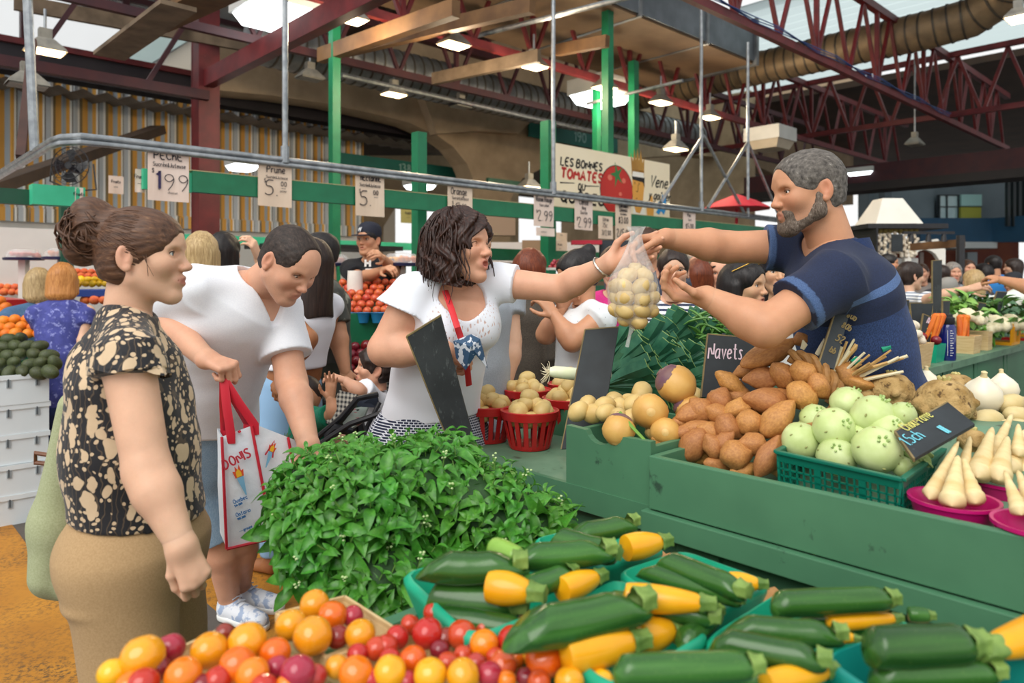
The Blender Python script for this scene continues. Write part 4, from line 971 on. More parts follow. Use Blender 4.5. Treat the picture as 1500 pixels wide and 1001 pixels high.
blob('tomato_leaf', [(x*(1 if i % 2 else .3), y*(1 if i % 2 else .3)) for i, (x, y) in enumerate(circ(.06, .075, 10))], mat('sign green', '#2c7a3c', rough=.5), .0042, .50*L, .66*Hh, L)
M_gold = mat('sign gold', '#b98a3c', '#a5762e', ns=6, rough=.5); M_face = mat('sign face', '#dfa045', rough=.6)
blob('crown', [(-.055, 0), (.055, 0), (.06, .12), (.042, .075), (.025, .15), (.008, .085), (-.005, .16), (-.02, .085), (-.036, .15), (-.045, .075), (-.068, .125)], M_gold, .003, .69*L, .70*Hh, L)
blob('crown_band', [(-.055, 0), (.055, 0), (.05, .028), (-.05, .028)], mat('sign white', '#f0ece0', rough=.6), .004, .69*L, .68*Hh, L)
blob('face', [(-.05, .12), (.052, .12), (.056, .02), (.04, -.09), (.015, -.125), (-.02, -.12), (-.045, -.07), (-.052, .0)], M_face, .003, .69*L, .44*Hh, L)
blob('hair', [(-.056, .0), (.06, .0), (.06, -.06), (.045, -.03), (-.05, -.022)], M_sblk, .0036, .69*L, .69*Hh, L)
g = MB();
for s_, x, y, sz, wt in (('o', .655, .555, .05, .008), ('o', .695, .55, .05, .008), ('J', .67, .42, .13, .01), ('-', .67, .27, .1, .012)): glyphs(g, s_, SM, x*L, y*Hh, sz*Hh, wt*Hh, sx=1, jit=0, th=.0045)
g.build('features', M_sblk, t, smooth=False)
blob('hand', [(0, -.12), (.05, -.12), (.06, -.02), (.045, .06), (.03, .055), (.02, .01), (.0, .03), (-.012, .0)], M_face, .004, .78*L, .21*Hh, L); blob('shirt', [(-.06, 0), (.06, 0), (.05, .08), (.0, .04), (-.04, .09)], mat('sign white', '#f0ece0', rough=.6), .0025, .70*L, .01*Hh, L)
put('Venez', .80, .55, .20, .03, M_sblk, .95, .35); put('y goûter', .79, .33, .15, .026, M_sblk, .85, .35)
blob('blue_stroke', [(0, 0), (.03, -.012), (.05, .01), (.08, -.01), (.105, .03), (.1, .09), (.06, .11), (.06, .075), (.02, .06), (.03, .03)], mat('sign blue', '#2b8fd0', rough=.6), .003, .86*L, .11*Hh, L)
# ------------------------------------------------------------------ chalk boards
def slatem():
 t = NT('worn slate'); co = t.coord('Object')
 c = t.ramp(t.noise(co, 7, 5), [(.35, '#26292b'), (.7, '#3a3e40')])
 t.col(t.mix(t.ramp(t.noise(t.coord('Object', (60, 60, 14)), 1.0, 5, .7), [(.60, '000000'), (.72, '999999')]), c, '#8d9391')); t.set(rough=.75); t.bump(t.noise(co, 60, 4), .2, .003); return t.m
M_slate = slatem(); M_slate2 = mat('dark slate', '#23282b', '#30363a', ns=9, rough=.7, c3='#5c6366', ns3=30, th3=.68); M_edge = mat('bare board edge', '#8d7a52', '#6f603f', ns=20, rough=.8)
M_chw = mat('pink white chalk', '#dcc3cc', rough=.9); M_chy = mat('yellow chalk', '#c9c46a', rough=.9); M_chb = mat('blue chalk', '#6fc0cf', rough=.9); M_cho = mat('tan chalk', '#7f6c44', rough=.9)
def board(lb, quad, ds, m=None, lines=(), th=.012, grp=None):
 P = [W(x, y, d) for (x, y), d in zip(quad, ds)]     # TL TR BR BL
 o = P[3]; t = thing('chalk_board', lb, 'sign', o, group=grp)
 xd = ((P[2]-P[3])+(P[1]-P[0])).normalized(); yd = ((P[0]-P[3])+(P[1]-P[2])).normalized(); n = xd.cross(yd).normalized()
 if n.y > 0: n = -n
 yd = (yd-xd*yd.dot(xd)*0).normalized(); P = [p-n*(p-o).dot(n) for p in P]
 vs = [p-o for p in P]+[p-o-n*th for p in P]
 MB().add(vs, [(0,3,2,1), (4,5,6,7), (0,1,5,4), (1,2,6,5), (2,3,7,6), (3,0,4,7)]).build('slate', m or M_slate, t, smooth=False)
 e = MB()
 for i, j in ((0, 3), (0, 1)): e.beam(vs[i]-n*th*.5, vs[j]-n*th*.5, .004, th*1.15, n)
 e.build('bare_edge', M_edge, t, smooth=False)
 wd = (P[2]-P[3]).length; hh = (P[0]-P[3]).length; M = frameM((0,0,0), xd, yd)
 for k, (txt, x, y, sz, wt, mm, sx) in enumerate(lines):
  g = MB(); glyphs(g, txt, M, x*wd, y*hh, sz*hh, wt*hh, sx=sx, seed=k+3, th=.002, shear=.12); g.build('chalk_writing', mm, t, smooth=False)
 return t
board('blank grey slate plank leaning in front of the brunette woman', ((595,494), (645,463), (692,640), (662,660)), (2.10, 2.08, 2.16, 2.18))
board('blank dark slate plank standing between the red potato baskets', ((857,483), (906,479), (878,655), (822,658)), (2.42, 2.4, 2.28, 2.3), M_slate2)
board('chalk board reading Navets nouv behind the sweet potatoes', ((1037,489), (1122,497), (1120,580), (1027,582)), (2.30, 2.28, 2.22, 2.24), M_slate2, [('Navets', .13, .60, .24, .022, M_chw, .50), ('nouv', .30, .24, .22, .022, M_chw, .55)])
board('narrow dark board with faded tan lettering before the navy polo shirt', ((1231,434), (1248,447), (1222,541), (1199,534)), (1.98, 1.97, 1.93, 1.94), M_slate2, [('80b', .16, .76, .085, .016, M_cho, .7), ('80b', .16, .60, .085, .016, M_cho, .7), ('52', .2, .40, .10, .016, M_cho, .7), ('bb', .2, .22, .085, .016, M_cho, .7)])
board('tilted chalk board reading Chou-rave in the kohlrabi basket', ((1311,629), (1388,589), (1428,618), (1339,672)), (1.60, 1.66, 1.57, 1.51), M_slate2, [('Chou-rave', .36, .68, .30, .028, M_chy, .46), ('1.5ch', .14, .32, .33, .03, M_chb, .55), ('ll', .64, .1, .3, .05, M_chb, .6)], .008)
RB = [('tall grey slate post behind the greens at the right counter', ((1366,382), (1380,381), (1379,462), (1366,462)), 4.9, M_slate), ('broad grey slate board beside the vendor back', ((1309,440), (1332,440), (1330,510), (1310,512)), 3.6, M_slate), ('dark slate board behind the garlic and turnips', ((1333,444), (1352,444), (1350,475), (1336,475)), 4.2, M_slate2), ('second dark slate board overlapping it', ((1350,445), (1367,444), (1362,475), (1345,478)), 4.25, M_slate2), ('narrow slate board between turnips and blue bottle', ((1381,441), (1392,441), (1390,472), (1381,472)), 4.4, M_slate), ('leaning dark slate plank before the cauliflower', ((1434,443), (1445,445), (1434,480), (1424,477)), 4.9, M_slate2), ('wide dark slate plank leaning left above the cauliflower', ((1461,427), (1476,428), (1460,470), (1446,470)), 5.4, M_slate2)]
for lb, q, d, m_ in RB: board(lb, q, (d,)*4, m_, grp='slate boards on the right counter')
board('chalk board reading Rabioles among the turnips at right', ((1353,460), (1375,470), (1362,503), (1346,501)), (4.1,)*4, M_slate2, [('Rabioles', .12, .72, .2, .03, M_chw, .4), ('2.49', .25, .3, .28, .035, M_chy, .6)])
# ------------------------------------------------------------------ white crates at the left, stacked
M_crate = mat('white foam crate', '#e6ecee', '#dbe3e6', ns=3, rough=.6, c3='#c3cbd0', ns3=10, th3=.7)
M_slot = mat('crate slot shadowed plastic', '#9aa3a8', rough=.6)
def crate_parts(t):
 b = MB(); b.box((0, 0, 0), (.60, .012, .17)); b.box((0, .388, 0), (.6, .4, .17)); b.box((0, .012, 0), (.012, .388, .17)); b.box((.588, .012, 0), (.6, .388, .17)); b.box((.012, .012, 0), (.588, .388, .015))
 b.build('shell', M_crate, t, smooth=False)
 MB().box((-.006, -.008, .145), (.606, 0, .172)).build('rim', M_crate, t, smooth=False); MB().box((.600, -.008, .145), (.608, .408, .172)).build('rim', M_crate, t, smooth=False)
 for x in (.09, .24, .39, .53):
  MB().box((x, -.006, .10), (x+.022, .004, .16)).build('slot', M_slot, t, smooth=False); MB().box((x+.005, -.009, .105), (x+.012, -.004, .15)).build('clip', mat('slot clip', '#4d555a', rough=.5), t, smooth=False)
rows = ['lowest', 'second lowest', 'middle', 'second highest', 'topmost']
cr0 = None
for col_ in range(2):
 for r_ in range(5):
  lb = '%s white plastic crate of the %s stack under the avocados' % (rows[r_], ('right hand', 'left hand')[col_])
  M = Matrix.Translation(ab(5.0+random.uniform(-.008, .008), (.35, -.27)[col_]+random.uniform(-.005, .005), .173*r_)) @ RZ
  if cr0 is None:
   cr0 = thing('plastic_crate', lb, 'crate', (0,0,0), group='white crates under the avocados'); crate_parts(cr0); cr0.matrix_basis = M
  else: dup(cr0, M, lb)
# ------------------------------------------------------------------ the fruit stall body (behind the shoppers)
t = hthing('fruit_stall', 'green stall with sloped shelves of fruit behind the shoppers', 'stall', 3.95, 0, 0)
MB().box((1.7, 0, .98), (7.0, .04, 1.2)).build('front_board', M_green, t, smooth=False)
MB().box((1.7, .22, .05), (7.0, .26, .98)).build('skirt_panel', M_green2, t, smooth=False)
b = MB(); b.add([(1.7, .04, 1.17), (7.0, .04, 1.17), (7.0, .6, 1.35), (1.7, .6, 1.35), (1.7, .04, 1.13), (7.0, .04, 1.13), (7.0, .6, 1.31), (1.7, .6, 1.31)], [(0,1,2,3), (7,6,5,4), (0,4,5,1), (2,6,7,3)]); b.build('sloped_shelf', M_green2, t, smooth=False)
for y in (1.75, 3.2, 4.9, 6.9): MB().box((y, -.02, 0), (y+.09, .07, 1.2)).build('post', M_green, t, smooth=False)
# ------------------------------------------------------------------ produce
def lump(name, r, m, seed=0, amp=.05, fr=2.2, taper=0, bend=0, n=16, mm=11, pinch=0, dent=0):
 """lumpy vegetable along local x (r = half length, half width, half height)"""
 b = MB(); b.sph((0,0,0), 1, n, mm); vs = []
 for v in b.v:
  x, y, z = v[2], v[0], v[1]; u = x
  sc = 1-taper*u
  if pinch: sc *= 1-pinch*max(0, abs(u)-.35)**1.0
  k = 1+amp*2*mnoise.noise(Vector((x*fr+seed*7.1, y*fr, z*fr)))+amp*mnoise.noise(Vector((x*fr*2.3, y*fr*2.3+seed*3.3, z*fr*2.3)))
  if dent: k -= dent*max(0, abs(u)-.8)*2
  vs.append((x*r[0]*(1+.3*(k-1)), (y*sc*r[1])*k, (z*sc*r[2])*k+bend*r[0]*u*u))
 b.v = vs; return b.mesh(name, m, ang=180)
def item(name, me, pos, ax, up=(0,0,1), sc=1, label='', cat='', group=None, roll=0):
 o = bpy.data.objects.new(name, me); COL.objects.link(o)
 X = Vector(ax).normalized(); U = Vector(up)
 if abs(X.dot(U.normalized())) > .98: U = Vector((0, 1, .1))
 R = basis(x=X, z=U-X*X.dot(U))
 s = sc if hasattr(sc, '__len__') else (sc,)*3
 o.matrix_basis = Matrix.Translation(pos) @ R.to_4x4() @ Matrix.Rotation(roll, 4, 'X') @ Matrix.Diagonal((*s, 1))
 tag(o, label, cat, group); return o
def imgdir(ang, away=0): return Vector((math.cos(math.radians(ang)), away, math.sin(math.radians(ang))))
rnd = random.Random(11)
M_pot = mat('new potato skin', '#d9bd7c', '#c9a763', ns=16, rough=.5, c3='#8f6f3c', ns3=60, th3=.66, rand=.10)
M_swp = mat('sweet potato skin', '#c08648', '#a86e3a', ns=14, rough=.55, c3='#d09c66', ns3=36, th3=.62, rand=.18, hue=.008, bump=.25, bs=60)
M_rut = mat('rutabaga skin', '#d8ab5e', '#c99448', ns=9, rough=.45, c3='#8a5a34', ns3=26, th3=.68, bump=.15, bs=40)
M_purp = mat('purple crown', '#6a4656', '#8a6a58', ns=12, rough=.55)
M_koh = mat('kohlrabi skin', '#cbd79c', '#b4c47c', ns=12, rough=.42, c3='#8c8250', ns3=30, th3=.71, rand=.08)
M_cel = mat('celeriac skin', '#c0a06a', '#94743f', ns=24, rough=.9, c3='#5d4526', ns3=40, th3=.58, bump=.9, bs=45, bd=.012)
M_onw = mat('white onion skin', '#efe8d2', '#e2d6b8', ns=5, rough=.3, rand=.05)
M_pars = mat('parsnip skin', '#e8d3a0', '#d6b87c', ns=12, sc=(3, 1, 1), rough=.55, c3='#a37f48', ns3=50, th3=.68, rand=.07)
M_teal = mat('teal green plastic', '#0f9a76', '#0c8a69', ns=4, rough=.32); M_tealt = mat('green pulp tray', '#1aa882', '#149472', ns=4, rough=.38)
M_tealk = mat('dark teal crate plastic', '#07705a', '#066350', ns=4, rough=.35)
M_redp = mat('red plastic basket', '#c02222', '#a81c1c', ns=4, rough=.35); M_mag = mat('magenta plastic bowl', '#c3186f', '#b01262', ns=4, rough=.3)
# ---- red slotted baskets and the potatoes in them
def red_basket(px, py, lb, z=.832, rr=.094, h=.130, m=None):
 t = thing('slotted_basket', lb, 'basket', Wz(px, py, z), group='red plastic baskets of potatoes'); m = m or M_redp; rb = rr*.74
 MB().lathe([(0, .0), (rb, 0), (rb+.003, .014), (rb-.004, .014), (0, .006)], 24).build('base', m, t)
 MB().lathe([(rr-.004, h-.028), (rr+.004, h-.028), (rr+.009, h), (rr+.003, h+.002), (rr-.002, h-.004)], 24).build('rim', m, t)
 for k in range(18):
  a = math.tau*k/18; c, s_ = math.cos(a), math.sin(a)
  MB().beam((rb*c, rb*s_, .006), (rr*c, rr*s_, h-.024), .0155, .004, (c, s_, 0)).build('slat', m, t, smooth=False)
 return t
pots = [lump('potato_%d' % i, (.028, .0235, .022), M_pot, i, .05, 1.6) for i in range(5)]
def potato(p, s, lb, g): item('potato', rnd.choice(pots), p, (rnd.uniform(-1,1), rnd.uniform(-1,1), rnd.uniform(-.4,.4)), sc=s*rnd.uniform(.9, 1.12), label=lb, cat='potato', group=g)
def fill_basket(t, h, rr, lb, g, n1=9):
 c = t.location
 for ring, (rad, n, z) in enumerate(((.052, 7, h-.022), (.0, 1, h-.015), (.055, 7, h+.008), (.022, 3, h+.026), (.0, 1, h+.05))):
  for k in range(n):
   a = math.tau*k/max(n, 1)+rnd.random()+ring; potato(c+Vector((rad*math.cos(a)*rr/.088, rad*math.sin(a)*rr/.088, z)), 1.27, lb, g)
for px, py, lb, w_ in ((776, 655, 'red slotted basket of potatoes standing in front at the counter edge', 'front'), (714, 645, 'red slotted basket just right of the leaning slate plank', 'left'), (833, 632, 'red slotted basket half hidden by the dark slate plank', 'hidden'), (874, 648, 'red slotted basket against the notched green tray', 'right'), (772, 616, 'red slotted basket in the back row under the heaped potatoes', 'back'), (658, 634, 'red slotted basket behind the leaning slate plank at counter end', 'end'), (712, 612, 'red slotted basket at the back left under the heap', 'back left'), (836, 605, 'red slotted basket at the back by the leek root', 'back right')):
 t = red_basket(px, py, lb)
 fill_basket(t, .125, .088, 'cream new potato in the %s red basket' % w_, 'new potatoes in the %s red basket' % w_)
# ---- roots in the notched tray and between the boxes
def lay(px, py, d): return W(px, py, d)
ruts = [lump('rutabaga_%d' % i, (.056, .058, .056), M_rut, i+20, .035, 1.4, n=20, mm=14) for i in range(3)]
def rutabaga(px, py, d, rpx, lb, ax=(.2, -.5, .8), crown=True):
 r = rpx/F*d/.057; t = thing('rutabaga', lb, 'rutabaga', W(px, py, d), R=basis(x=ax, z=(.3,.2,.9)), group='rutabagas by the notched tray'); t.scale = (r,)*3
 obj('root', rnd.choice(ruts), t)
 if crown:
  b = MB(); b.lathe([(.046, .034), (.040, .046), (.026, .0555), (.012, .060), (.011, .063), (0, .0625)], 18, ax=Matrix.Rotation(math.pi/2, 3, 'Y')); b.build('crown', M_purp, t, label='purple leaf crown')
 for k in range(1): MB().lathe([(.022, -.0525), (.0, -.0565)][::-1] if False else [(0, -.057), (.012, -.0555), (.016, -.053)], 12, ax=Matrix.Rotation(math.pi/2, 3, 'Y')).build('cut_face', mat('cut rutabaga flesh', '#dcb672', '#cfa45c', ns=30, rough=.5), t)
rutabaga(991, 564, 2.12, 29, 'largest rutabaga with a purple shoulder, resting under the leeks', (-.75, .1, .55)); rutabaga(952, 603, 2.05, 26.5, 'round yellow rutabaga in the middle above the notched tray', (.1, .7, -.1))
rutabaga(906, 631, 1.98, 24, 'rutabaga sitting in the notch of the green tray', (.3, .55, .75)); rutabaga(1010, 600, 2.1, 22, 'rutabaga half buried behind the sweet potatoes', (-.6, .3, .5)); rutabaga(975, 634, 2.0, 22, 'small yellow rutabaga low beside the tray side', (.2, .8, -.2), False)
for px, py, d in ((869, 606, 2.2), (861, 592, 2.25), (886, 594, 2.2), (888, 605, 2.15), (899, 586, 2.3), (910, 598, 2.22), (922, 588, 2.3), (847, 603, 2.2), (930, 592, 2.2), (1018, 580, 2.3), (940, 575, 2.35), (905, 610, 2.1), (925, 612, 2.1), (960, 632, 2.05)):
 potato(W(px, py, d), 1.2 if px < 930 else 1.3, 'cream potato among the rutabagas', 'potatoes by the notched tray')
b = MB();
t = thing('green_stalk', 'green stalk poking out beside the rutabaga in the notch', 'stalk', (0,0,0)); b.tube([W(908, 604, 1.99), W(925, 625, 1.95), W(947, 648, 1.90)], [.004, .005, .004], 6); b.build('stem', mat('stalk green', '#6f9a3c', rough=.5), t)  # loose green stalk, not identified as any one vegetable
# ---- sweet potatoes piled on a slope
sws = [lump('sweet_%d' % i, (.5, .5, .5), M_swp, i+40, .10, 1.5, taper=(.15, -.1, .25, 0, .1, -.2, .3, .05)[i], bend=(.12, -.1, .05, -.15, .1, 0, .18, -.05)[i], n=18, mm=14, pinch=(.5, .7, .35, .6, .8, .4, .55, .3)[i]) for i in range(8)]
SN = (BX*-.80+Vector((0, 0, 1))).normalized(); SP = ab(0, 1.60, .90)
SWL = [(1127,518,95,33,22),(1172,497,24,19,30),(1072,563,56,25,-38),(1097,541,54,24,22),(1119,555,60,32,6),(1146,550,48,34,-45),(1181,546,46,38,0),(1175,580,50,42,-40),(1199,567,42,32,-60),(1125,587,72,37,-6),(1140,614,68,40,48),(1053,588,42,38,70),(1027,604,48,38,-50),(1080,600,44,30,20),(1068,628,46,38,-38),(1098,619,42,38,10),(1028,628,58,24,5),(1046,655,44,30,-60),(1080,666,50,42,15),(1104,650,46,34,-10),(1125,670,70,32,58),(1017,606,58,36,12),(976,649,46,28,-12),(1016,652,56,38,58),(1012,632,62,22,8),(1042,632,44,28,-20),(998,618,32,18,5),(1052,606,42,30,-30),(1240,550,44,36,-30),(1252,562,26,48,80),(1060,647,42,28,40),(1155,655,36,28,20),(1162,635,40,30,60),(1110,600,44,32,70),(1155,580,44,34,10),(1090,575,46,34,-20),(1030,662,50,26,-20),(1148,680,44,26,-20),(1100,685,46,26,10),(1060,678,44,26,-15),(992,640,44,28,30)]
for i, (px, py, L_, w_, an) in enumerate(SWL):
 p = on_plane(px, py, SP, SN); d = p.y; k = 1.0
 if i in (0, 1): d = 2.05; p = W(px, py, d)
 elif i in (28, 29): d = 2.0; p = W(px, py, d)
 elif i >= 31: p = p+Vector((0, .05, -.02)); d = p.y
 me = sws[i % 8]
 item('sweet_potato', me, p, imgdir(an, rnd.uniform(-.25, .25)), up=(rnd.uniform(-.3, .3), -.4, 1), sc=(L_/F*d*1.04, w_/F*d*1.04, w_/F*d), cat='sweet potato', group='sweet potatoes in the heap',
         label=('big sweet potato on top of the heap pointing up right' if i == 0 else 'orange brown sweet potato in the counter heap'))
# ---- kohlrabi crate
kz = 1.007; Q = [Wz(1137, 662, kz), Wz(1322, 703, kz), Wz(1420, 632, kz), Wz(1243, 607, kz)]
t = thing('kohlrabi_crate', 'dark teal perforated plastic crate filled with kohlrabi', 'crate', (Q[0]+Q[2])/2-Vector((0, 0, .16))); O = Vector(t.location)
def wallgrid(p, q, z0, z1, m, nm, inset, cells=True):
 p = p-O; q = q-O; d = (q-p); L_ = d.length; d.normalize(); n = Vector((0,0,1)).cross(d); Cc = (Q[0]+Q[2])/2-O
 if (Cc-p).dot(n) < 0: n = -n
 b = MB(); up = Vector((0, 0, 1))
 def bar(x0, x1, za, zb, th=.004):
  vs = []
  for xx, zz in ((x0, za), (x1, za), (x1, zb), (x0, zb)):
   off = n*(inset*(1-(zz-z0)/(z1-z0))); vs.append(p+d*xx+up*zz+off)
  b.add(vs+[v+n*th for v in vs], [(0,1,2,3), (7,6,5,4), (0,4,5,1), (1,5,6,2), (2,6,7,3), (3,7,4,0)])
 bar(0, L_, z1-.022, z1, .006); bar(0, L_, z0, z0+.02)
 nx = max(4, int(L_/.017)); rows_ = 6
 for i in range(nx+1):
  x = L_*i/nx; wv = .016 if i % 6 == 0 else .004; bar(max(0, x-wv/2), min(L_, x+wv/2), z0, z1-.02)
 for j in range(1, rows_): zz = z0+.02+(z1-z0-.042)*j/rows_; bar(0, L_, zz-.002, zz+.002)
 b.build(nm, m, t, smooth=False)
for i in range(4): wallgrid(Q[i], Q[(i+1) % 4], kz-.135-O.z+O.z-kz+.16+.0, .16, M_tealk, 'side_wall', .012) if False else wallgrid(Vector((Q[i].x, Q[i].y, O.z)), Vector((Q[(i+1) % 4].x, Q[(i+1) % 4].y, O.z)), .02, .16, M_tealk, 'side_wall', .012)
b = MB(); vs = [Vector((q.x, q.y, O.z+.02))-O for q in Q]; b.add(vs, [(0,1,2,3)]); b.build('floor', M_tealk, t, smooth=False)
b = MB();
for i in range(4): b.beam(Vector((Q[i].x, Q[i].y, O.z+.16))-O, Vector((Q[(i+1) % 4].x, Q[(i+1) % 4].y, O.z+.16))-O, .014, .008)
b.build('rim', M_tealk, t, smooth=False, bevel=.002)
koh = []
for i in range(3):
 koh.append(lump('kohlrabi_%d' % i, (.05, .055, .053), M_koh, i+60, .04, 1.6, n=20, mm=14))
scar = MB();
for k in range(7):
 a = k*2.4; zz = .1+.1*k; rr = .055*math.sqrt(max(.05, 1-(zz)**2)); p = Vector((zz*.05, rr*math.cos(a), rr*math.sin(a)))*1.0
 scar.sph(p*1.0, (.0022, .0045, .0022), 8, 5, R=basis(x=p, z=(0,0,1)))
M_scar = mat('kohlrabi leaf scar', '#a3a566', '#8a8a54', ns=60, rough=.8); scar_me = scar.mesh('kohl_scar', M_scar)
crn = MB()
for k in range(5):
 a = k*2.4; crn.tube([(.042, .006*math.cos(a), .006*math.sin(a)), (.056, .012*math.cos(a), .012*math.sin(a))], [.0045, .003], 6)
crn_me = crn.mesh('kohl_crown', mat('kohlrabi stub', '#c4d88c', '#9fb870', ns=30, rough=.6))
for px, py, rx, ry, dd, ax in ((1173,647,33,24,.0,(.5,-.5,.5)),(1222,628,33,28,.02,(.2,-.8,.4)),(1226,670,31,25,-.02,(-.3,-.6,.6)),(1284,659,36,32,-.02,(-.1,-.75,.55)),(1280,611,38,27,.08,(.3,-.3,.8)),(1242,591,34,16,.14,(.6,.1,.8)),(1322,608,22,17,.1,(.2,-.4,.7)),(1322,684,18,14,0,(.5,-.4,.5)),(1195,615,26,20,.1,(0,-.5,.6)),(1262,640,28,22,.06,(.3,-.5,.6)),(1300,632,28,24,.06,(.1,-.6,.5))):
 q = (px-750)/F; d = 1.74/(.7274*q+.6862)+dd; t = thing('kohlrabi', 'pale green kohlrabi in the teal crate', 'kohlrabi', W(px, py, d), R=basis(x=ax, z=(0, -.3, 1)), group='kohlrabi in the teal crate')
 s_ = (rx+ry)/2/F*d/.053; t.scale = (s_*1.0,)*3; obj('bulb', rnd.choice(koh), t); obj('leaf_scars', scar_me, t); obj('crown', crn_me, t)
for k in range(8):
 b = MB(); p = W(1345+rnd.uniform(-14, 14), 678-k*2, 1.62); b.sph(p-p, (.02, .012, .004), 8, 5); o = one('kohlrabi_leaf', b, mat('pale leaf green', '#b7cf8a', rough=.5), 'torn pale kohlrabi leaf at the crate corner', 'leaf', 'torn leaves in the teal crate'); o.matrix_basis = Matrix.Translation(p) @ Euler((rnd.random()*3, rnd.random()*3, 0)).to_matrix().to_4x4()
# ---- magenta bowls of parsnips
def bowl(px, py, z, rpx, lb):
 c = Wz(px, py, z); r = rpx/F*c.y; t = thing('plastic_bowl', lb, 'bowl', c-Vector((0, 0, .095)), group='magenta bowls of parsnips')
 MB().lathe([(0, .0), (r*.62, 0), (r*.66, .004), (r*.97, .088), (r*1.03, .090), (r*1.03, .097), (r*.95, .096), (r*.60, .012), (0, .010)], 30).build('bowl', M_mag, t); return c, r
B1 = bowl(1397, 731, .975, 59, 'magenta plastic bowl of parsnips beside the kohlrabi crate'); B2 = bowl(1478, 703, .975, 55, 'magenta bowl of parsnips behind the first one'); B3 = bowl(1530, 768, .975, 66, 'magenta bowl of parsnips cut by the right edge')
def parsnip_me(i):
 b = MB(); rs = random.Random(i); n = 14; pts = []; rr = []
 for k in range(n):
  u = k/(n-1); pts.append((u, .03*math.sin(u*2.5+i)*u, .03*math.sin(u*3+i*2)*u)); rr.append((.50*math.sin(min(1, u/.06)*math.pi/2))*(1-.80*u**.8)*(1+.05*math.sin(u*40+i)) if u < .98 else .05)
 b.tube(pts, rr, 14); return b
# parsnips run from the crown (px0) to the tip (px1)
pm = []
for i in range(4):
 b = parsnip_me(i); b.v = [(v[0], v[1]*1, v[2]*1) for v in b.v]; pm.append(b)
PRS = [(1361,732,1404,648,30,1.47,1.56),(1394,742,1404,668,42,1.41,1.5),(1429,738,1411,672,36,1.43,1.52),(1405,715,1420,640,30,1.55,1.62),(1432,700,1454,628,40,1.54,1.66),(1462,704,1477,640,40,1.52,1.62),(1450,680,1482,606,28,1.62,1.74),(1478,690,1500,630,34,1.6,1.7),(1492,668,1492,622,26,1.6,1.66),(1496,755,1472,690,30,1.32,1.40),(1520,760,1490,690,34,1.34,1.42),(1500,700,1520,620,34,1.6,1.7),(1378,718,1399,655,28,1.54,1.6)]
for i, (x0, y0, x1, y1, w_, d0_, d1_) in enumerate(PRS):
 p, q = W(x0, y0, d0_), W(x1, y1, d1_); Lp = (q-p).length; b = MB(); src = pm[i % 4]; ww = w_/F*d0_
 b.v = [(v[0]*Lp, v[1]*(Lp if abs(v[1]) < 0 else ww), v[2]*ww) for v in src.v]; b.f = src.f
 me = b.mesh('parsnip', M_pars, ang=180); item('parsnip', me, p, q-p, up=(0,-1,.3), label='cream parsnip in %s magenta bowl' % ('the first' if i < 4 or i == 12 else 'the rear' if i < 9 or i == 11 else 'the right edge'), cat='parsnip', group='parsnips in magenta bowls %d' % (1 if i < 4 or i == 12 else 2 if i < 9 or i == 11 else 3))
# ---- celeriac, white onions, pale turnips
def celeriac(px, py, rx, ry, d, lb):
 sd = SDF(.0042); r = rx/F*d; r2 = ry/F*d
 sd.el((0,0,0), (r, r*.95, r2), k=.01)
 for k in range(16):
  a = rnd.random()*6.28; z = rnd.uniform(-1, .1); q = math.sqrt(1-z*z*.9); v = Vector((r*q*math.cos(a), r*q*math.sin(a), r2*z)); sd.el(v, r*rnd.uniform(.12, .25), k=.01)
  if z < -.35: sd.rc(v*.9, v*1.22+Vector((0,0,-.01)), .006, .002, k=.006)
 sd.disp(lambda P: .0025*nz(P, 260, 3)+.002*nz(P, 90, 4))
 t = thing('celeriac', lb, 'celeriac', W(px, py, d)); V, Qd = sd.nets(); obj('root', npmesh('celeriac', V, Qd, M_cel), t)
 b = MB()
 for k in range(6): a = k*1.05; b.tube([(r*.1*math.cos(a), r*.1*math.sin(a), r2*.9), (r*.22*math.cos(a), r*.22*math.sin(a), r2*1.12)], [.007, .004], 6)
 b.build('stalk_stubs', mat('celeriac stub', '#c3b878', '#9a8f56', ns=40, rough=.7), t)
celeriac(1306, 573, 31, 27, 1.98, 'knobbly brown celeriac in front of the navy polo shirt'); celeriac(1383, 590, 40, 34, 1.86, 'largest celeriac behind the Chou-rave board'); celeriac(1400, 562, 24, 14, 2.1, 'celeriac partly hidden behind the onions'); celeriac(1425, 648, 18, 20, 1.72, 'small celeriac behind the parsnips'); celeriac(1270, 585, 14, 14, 1.98, 'small celeriac between kohlrabi and basket')
def onion(px, py, r, d, lb, ax=(.3, 0, 1)):
 k = r/F*d/.05; t = thing('white_onion', lb, 'onion', W(px, py, d), R=basis(z=ax, x=(1, -.2, 0))); t.scale = (k,)*3
 MB().lathe([(0, -.048), (.02, -.046), (.042, -.027), (.051, 0), (.046, .022), (.034, .037), (.020, .049), (.011, .058)], 24).build('bulb', M_onw, t)
 MB().lathe([(.010, .056), (.007, .066), (.008, .072), (.003, .075)], 10).build('neck', mat('dry onion neck', '#e3d3a4', '#cbb684', ns=60, rough=.7), t)
 MB().lathe([(.010, -.0475), (.012, -.051), (0, -.052)], 8).build('root_plate', mat('onion root', '#b59a68', rough=.8), t)
onion(1438, 582, 27, 1.95, 'larger white onion right of the celeriac', (-.2, -.2, 1)); onion(1469, 572, 21, 2.08, 'white onion with a pointed neck at the right', (.75, 0, .8)); onion(1357, 566, 20, 2.12, 'white onion behind the celeriac with its neck up', (.1, 0, 1))
M_trn = mat('pale turnip', '#d9c690', '#c7b078', ns=10, rough=.5, c3='#8f7a48', ns3=40, th3=.7)
trn = lump('turnip', (.05, .035, .033), M_trn, 5, .05, 1.6)
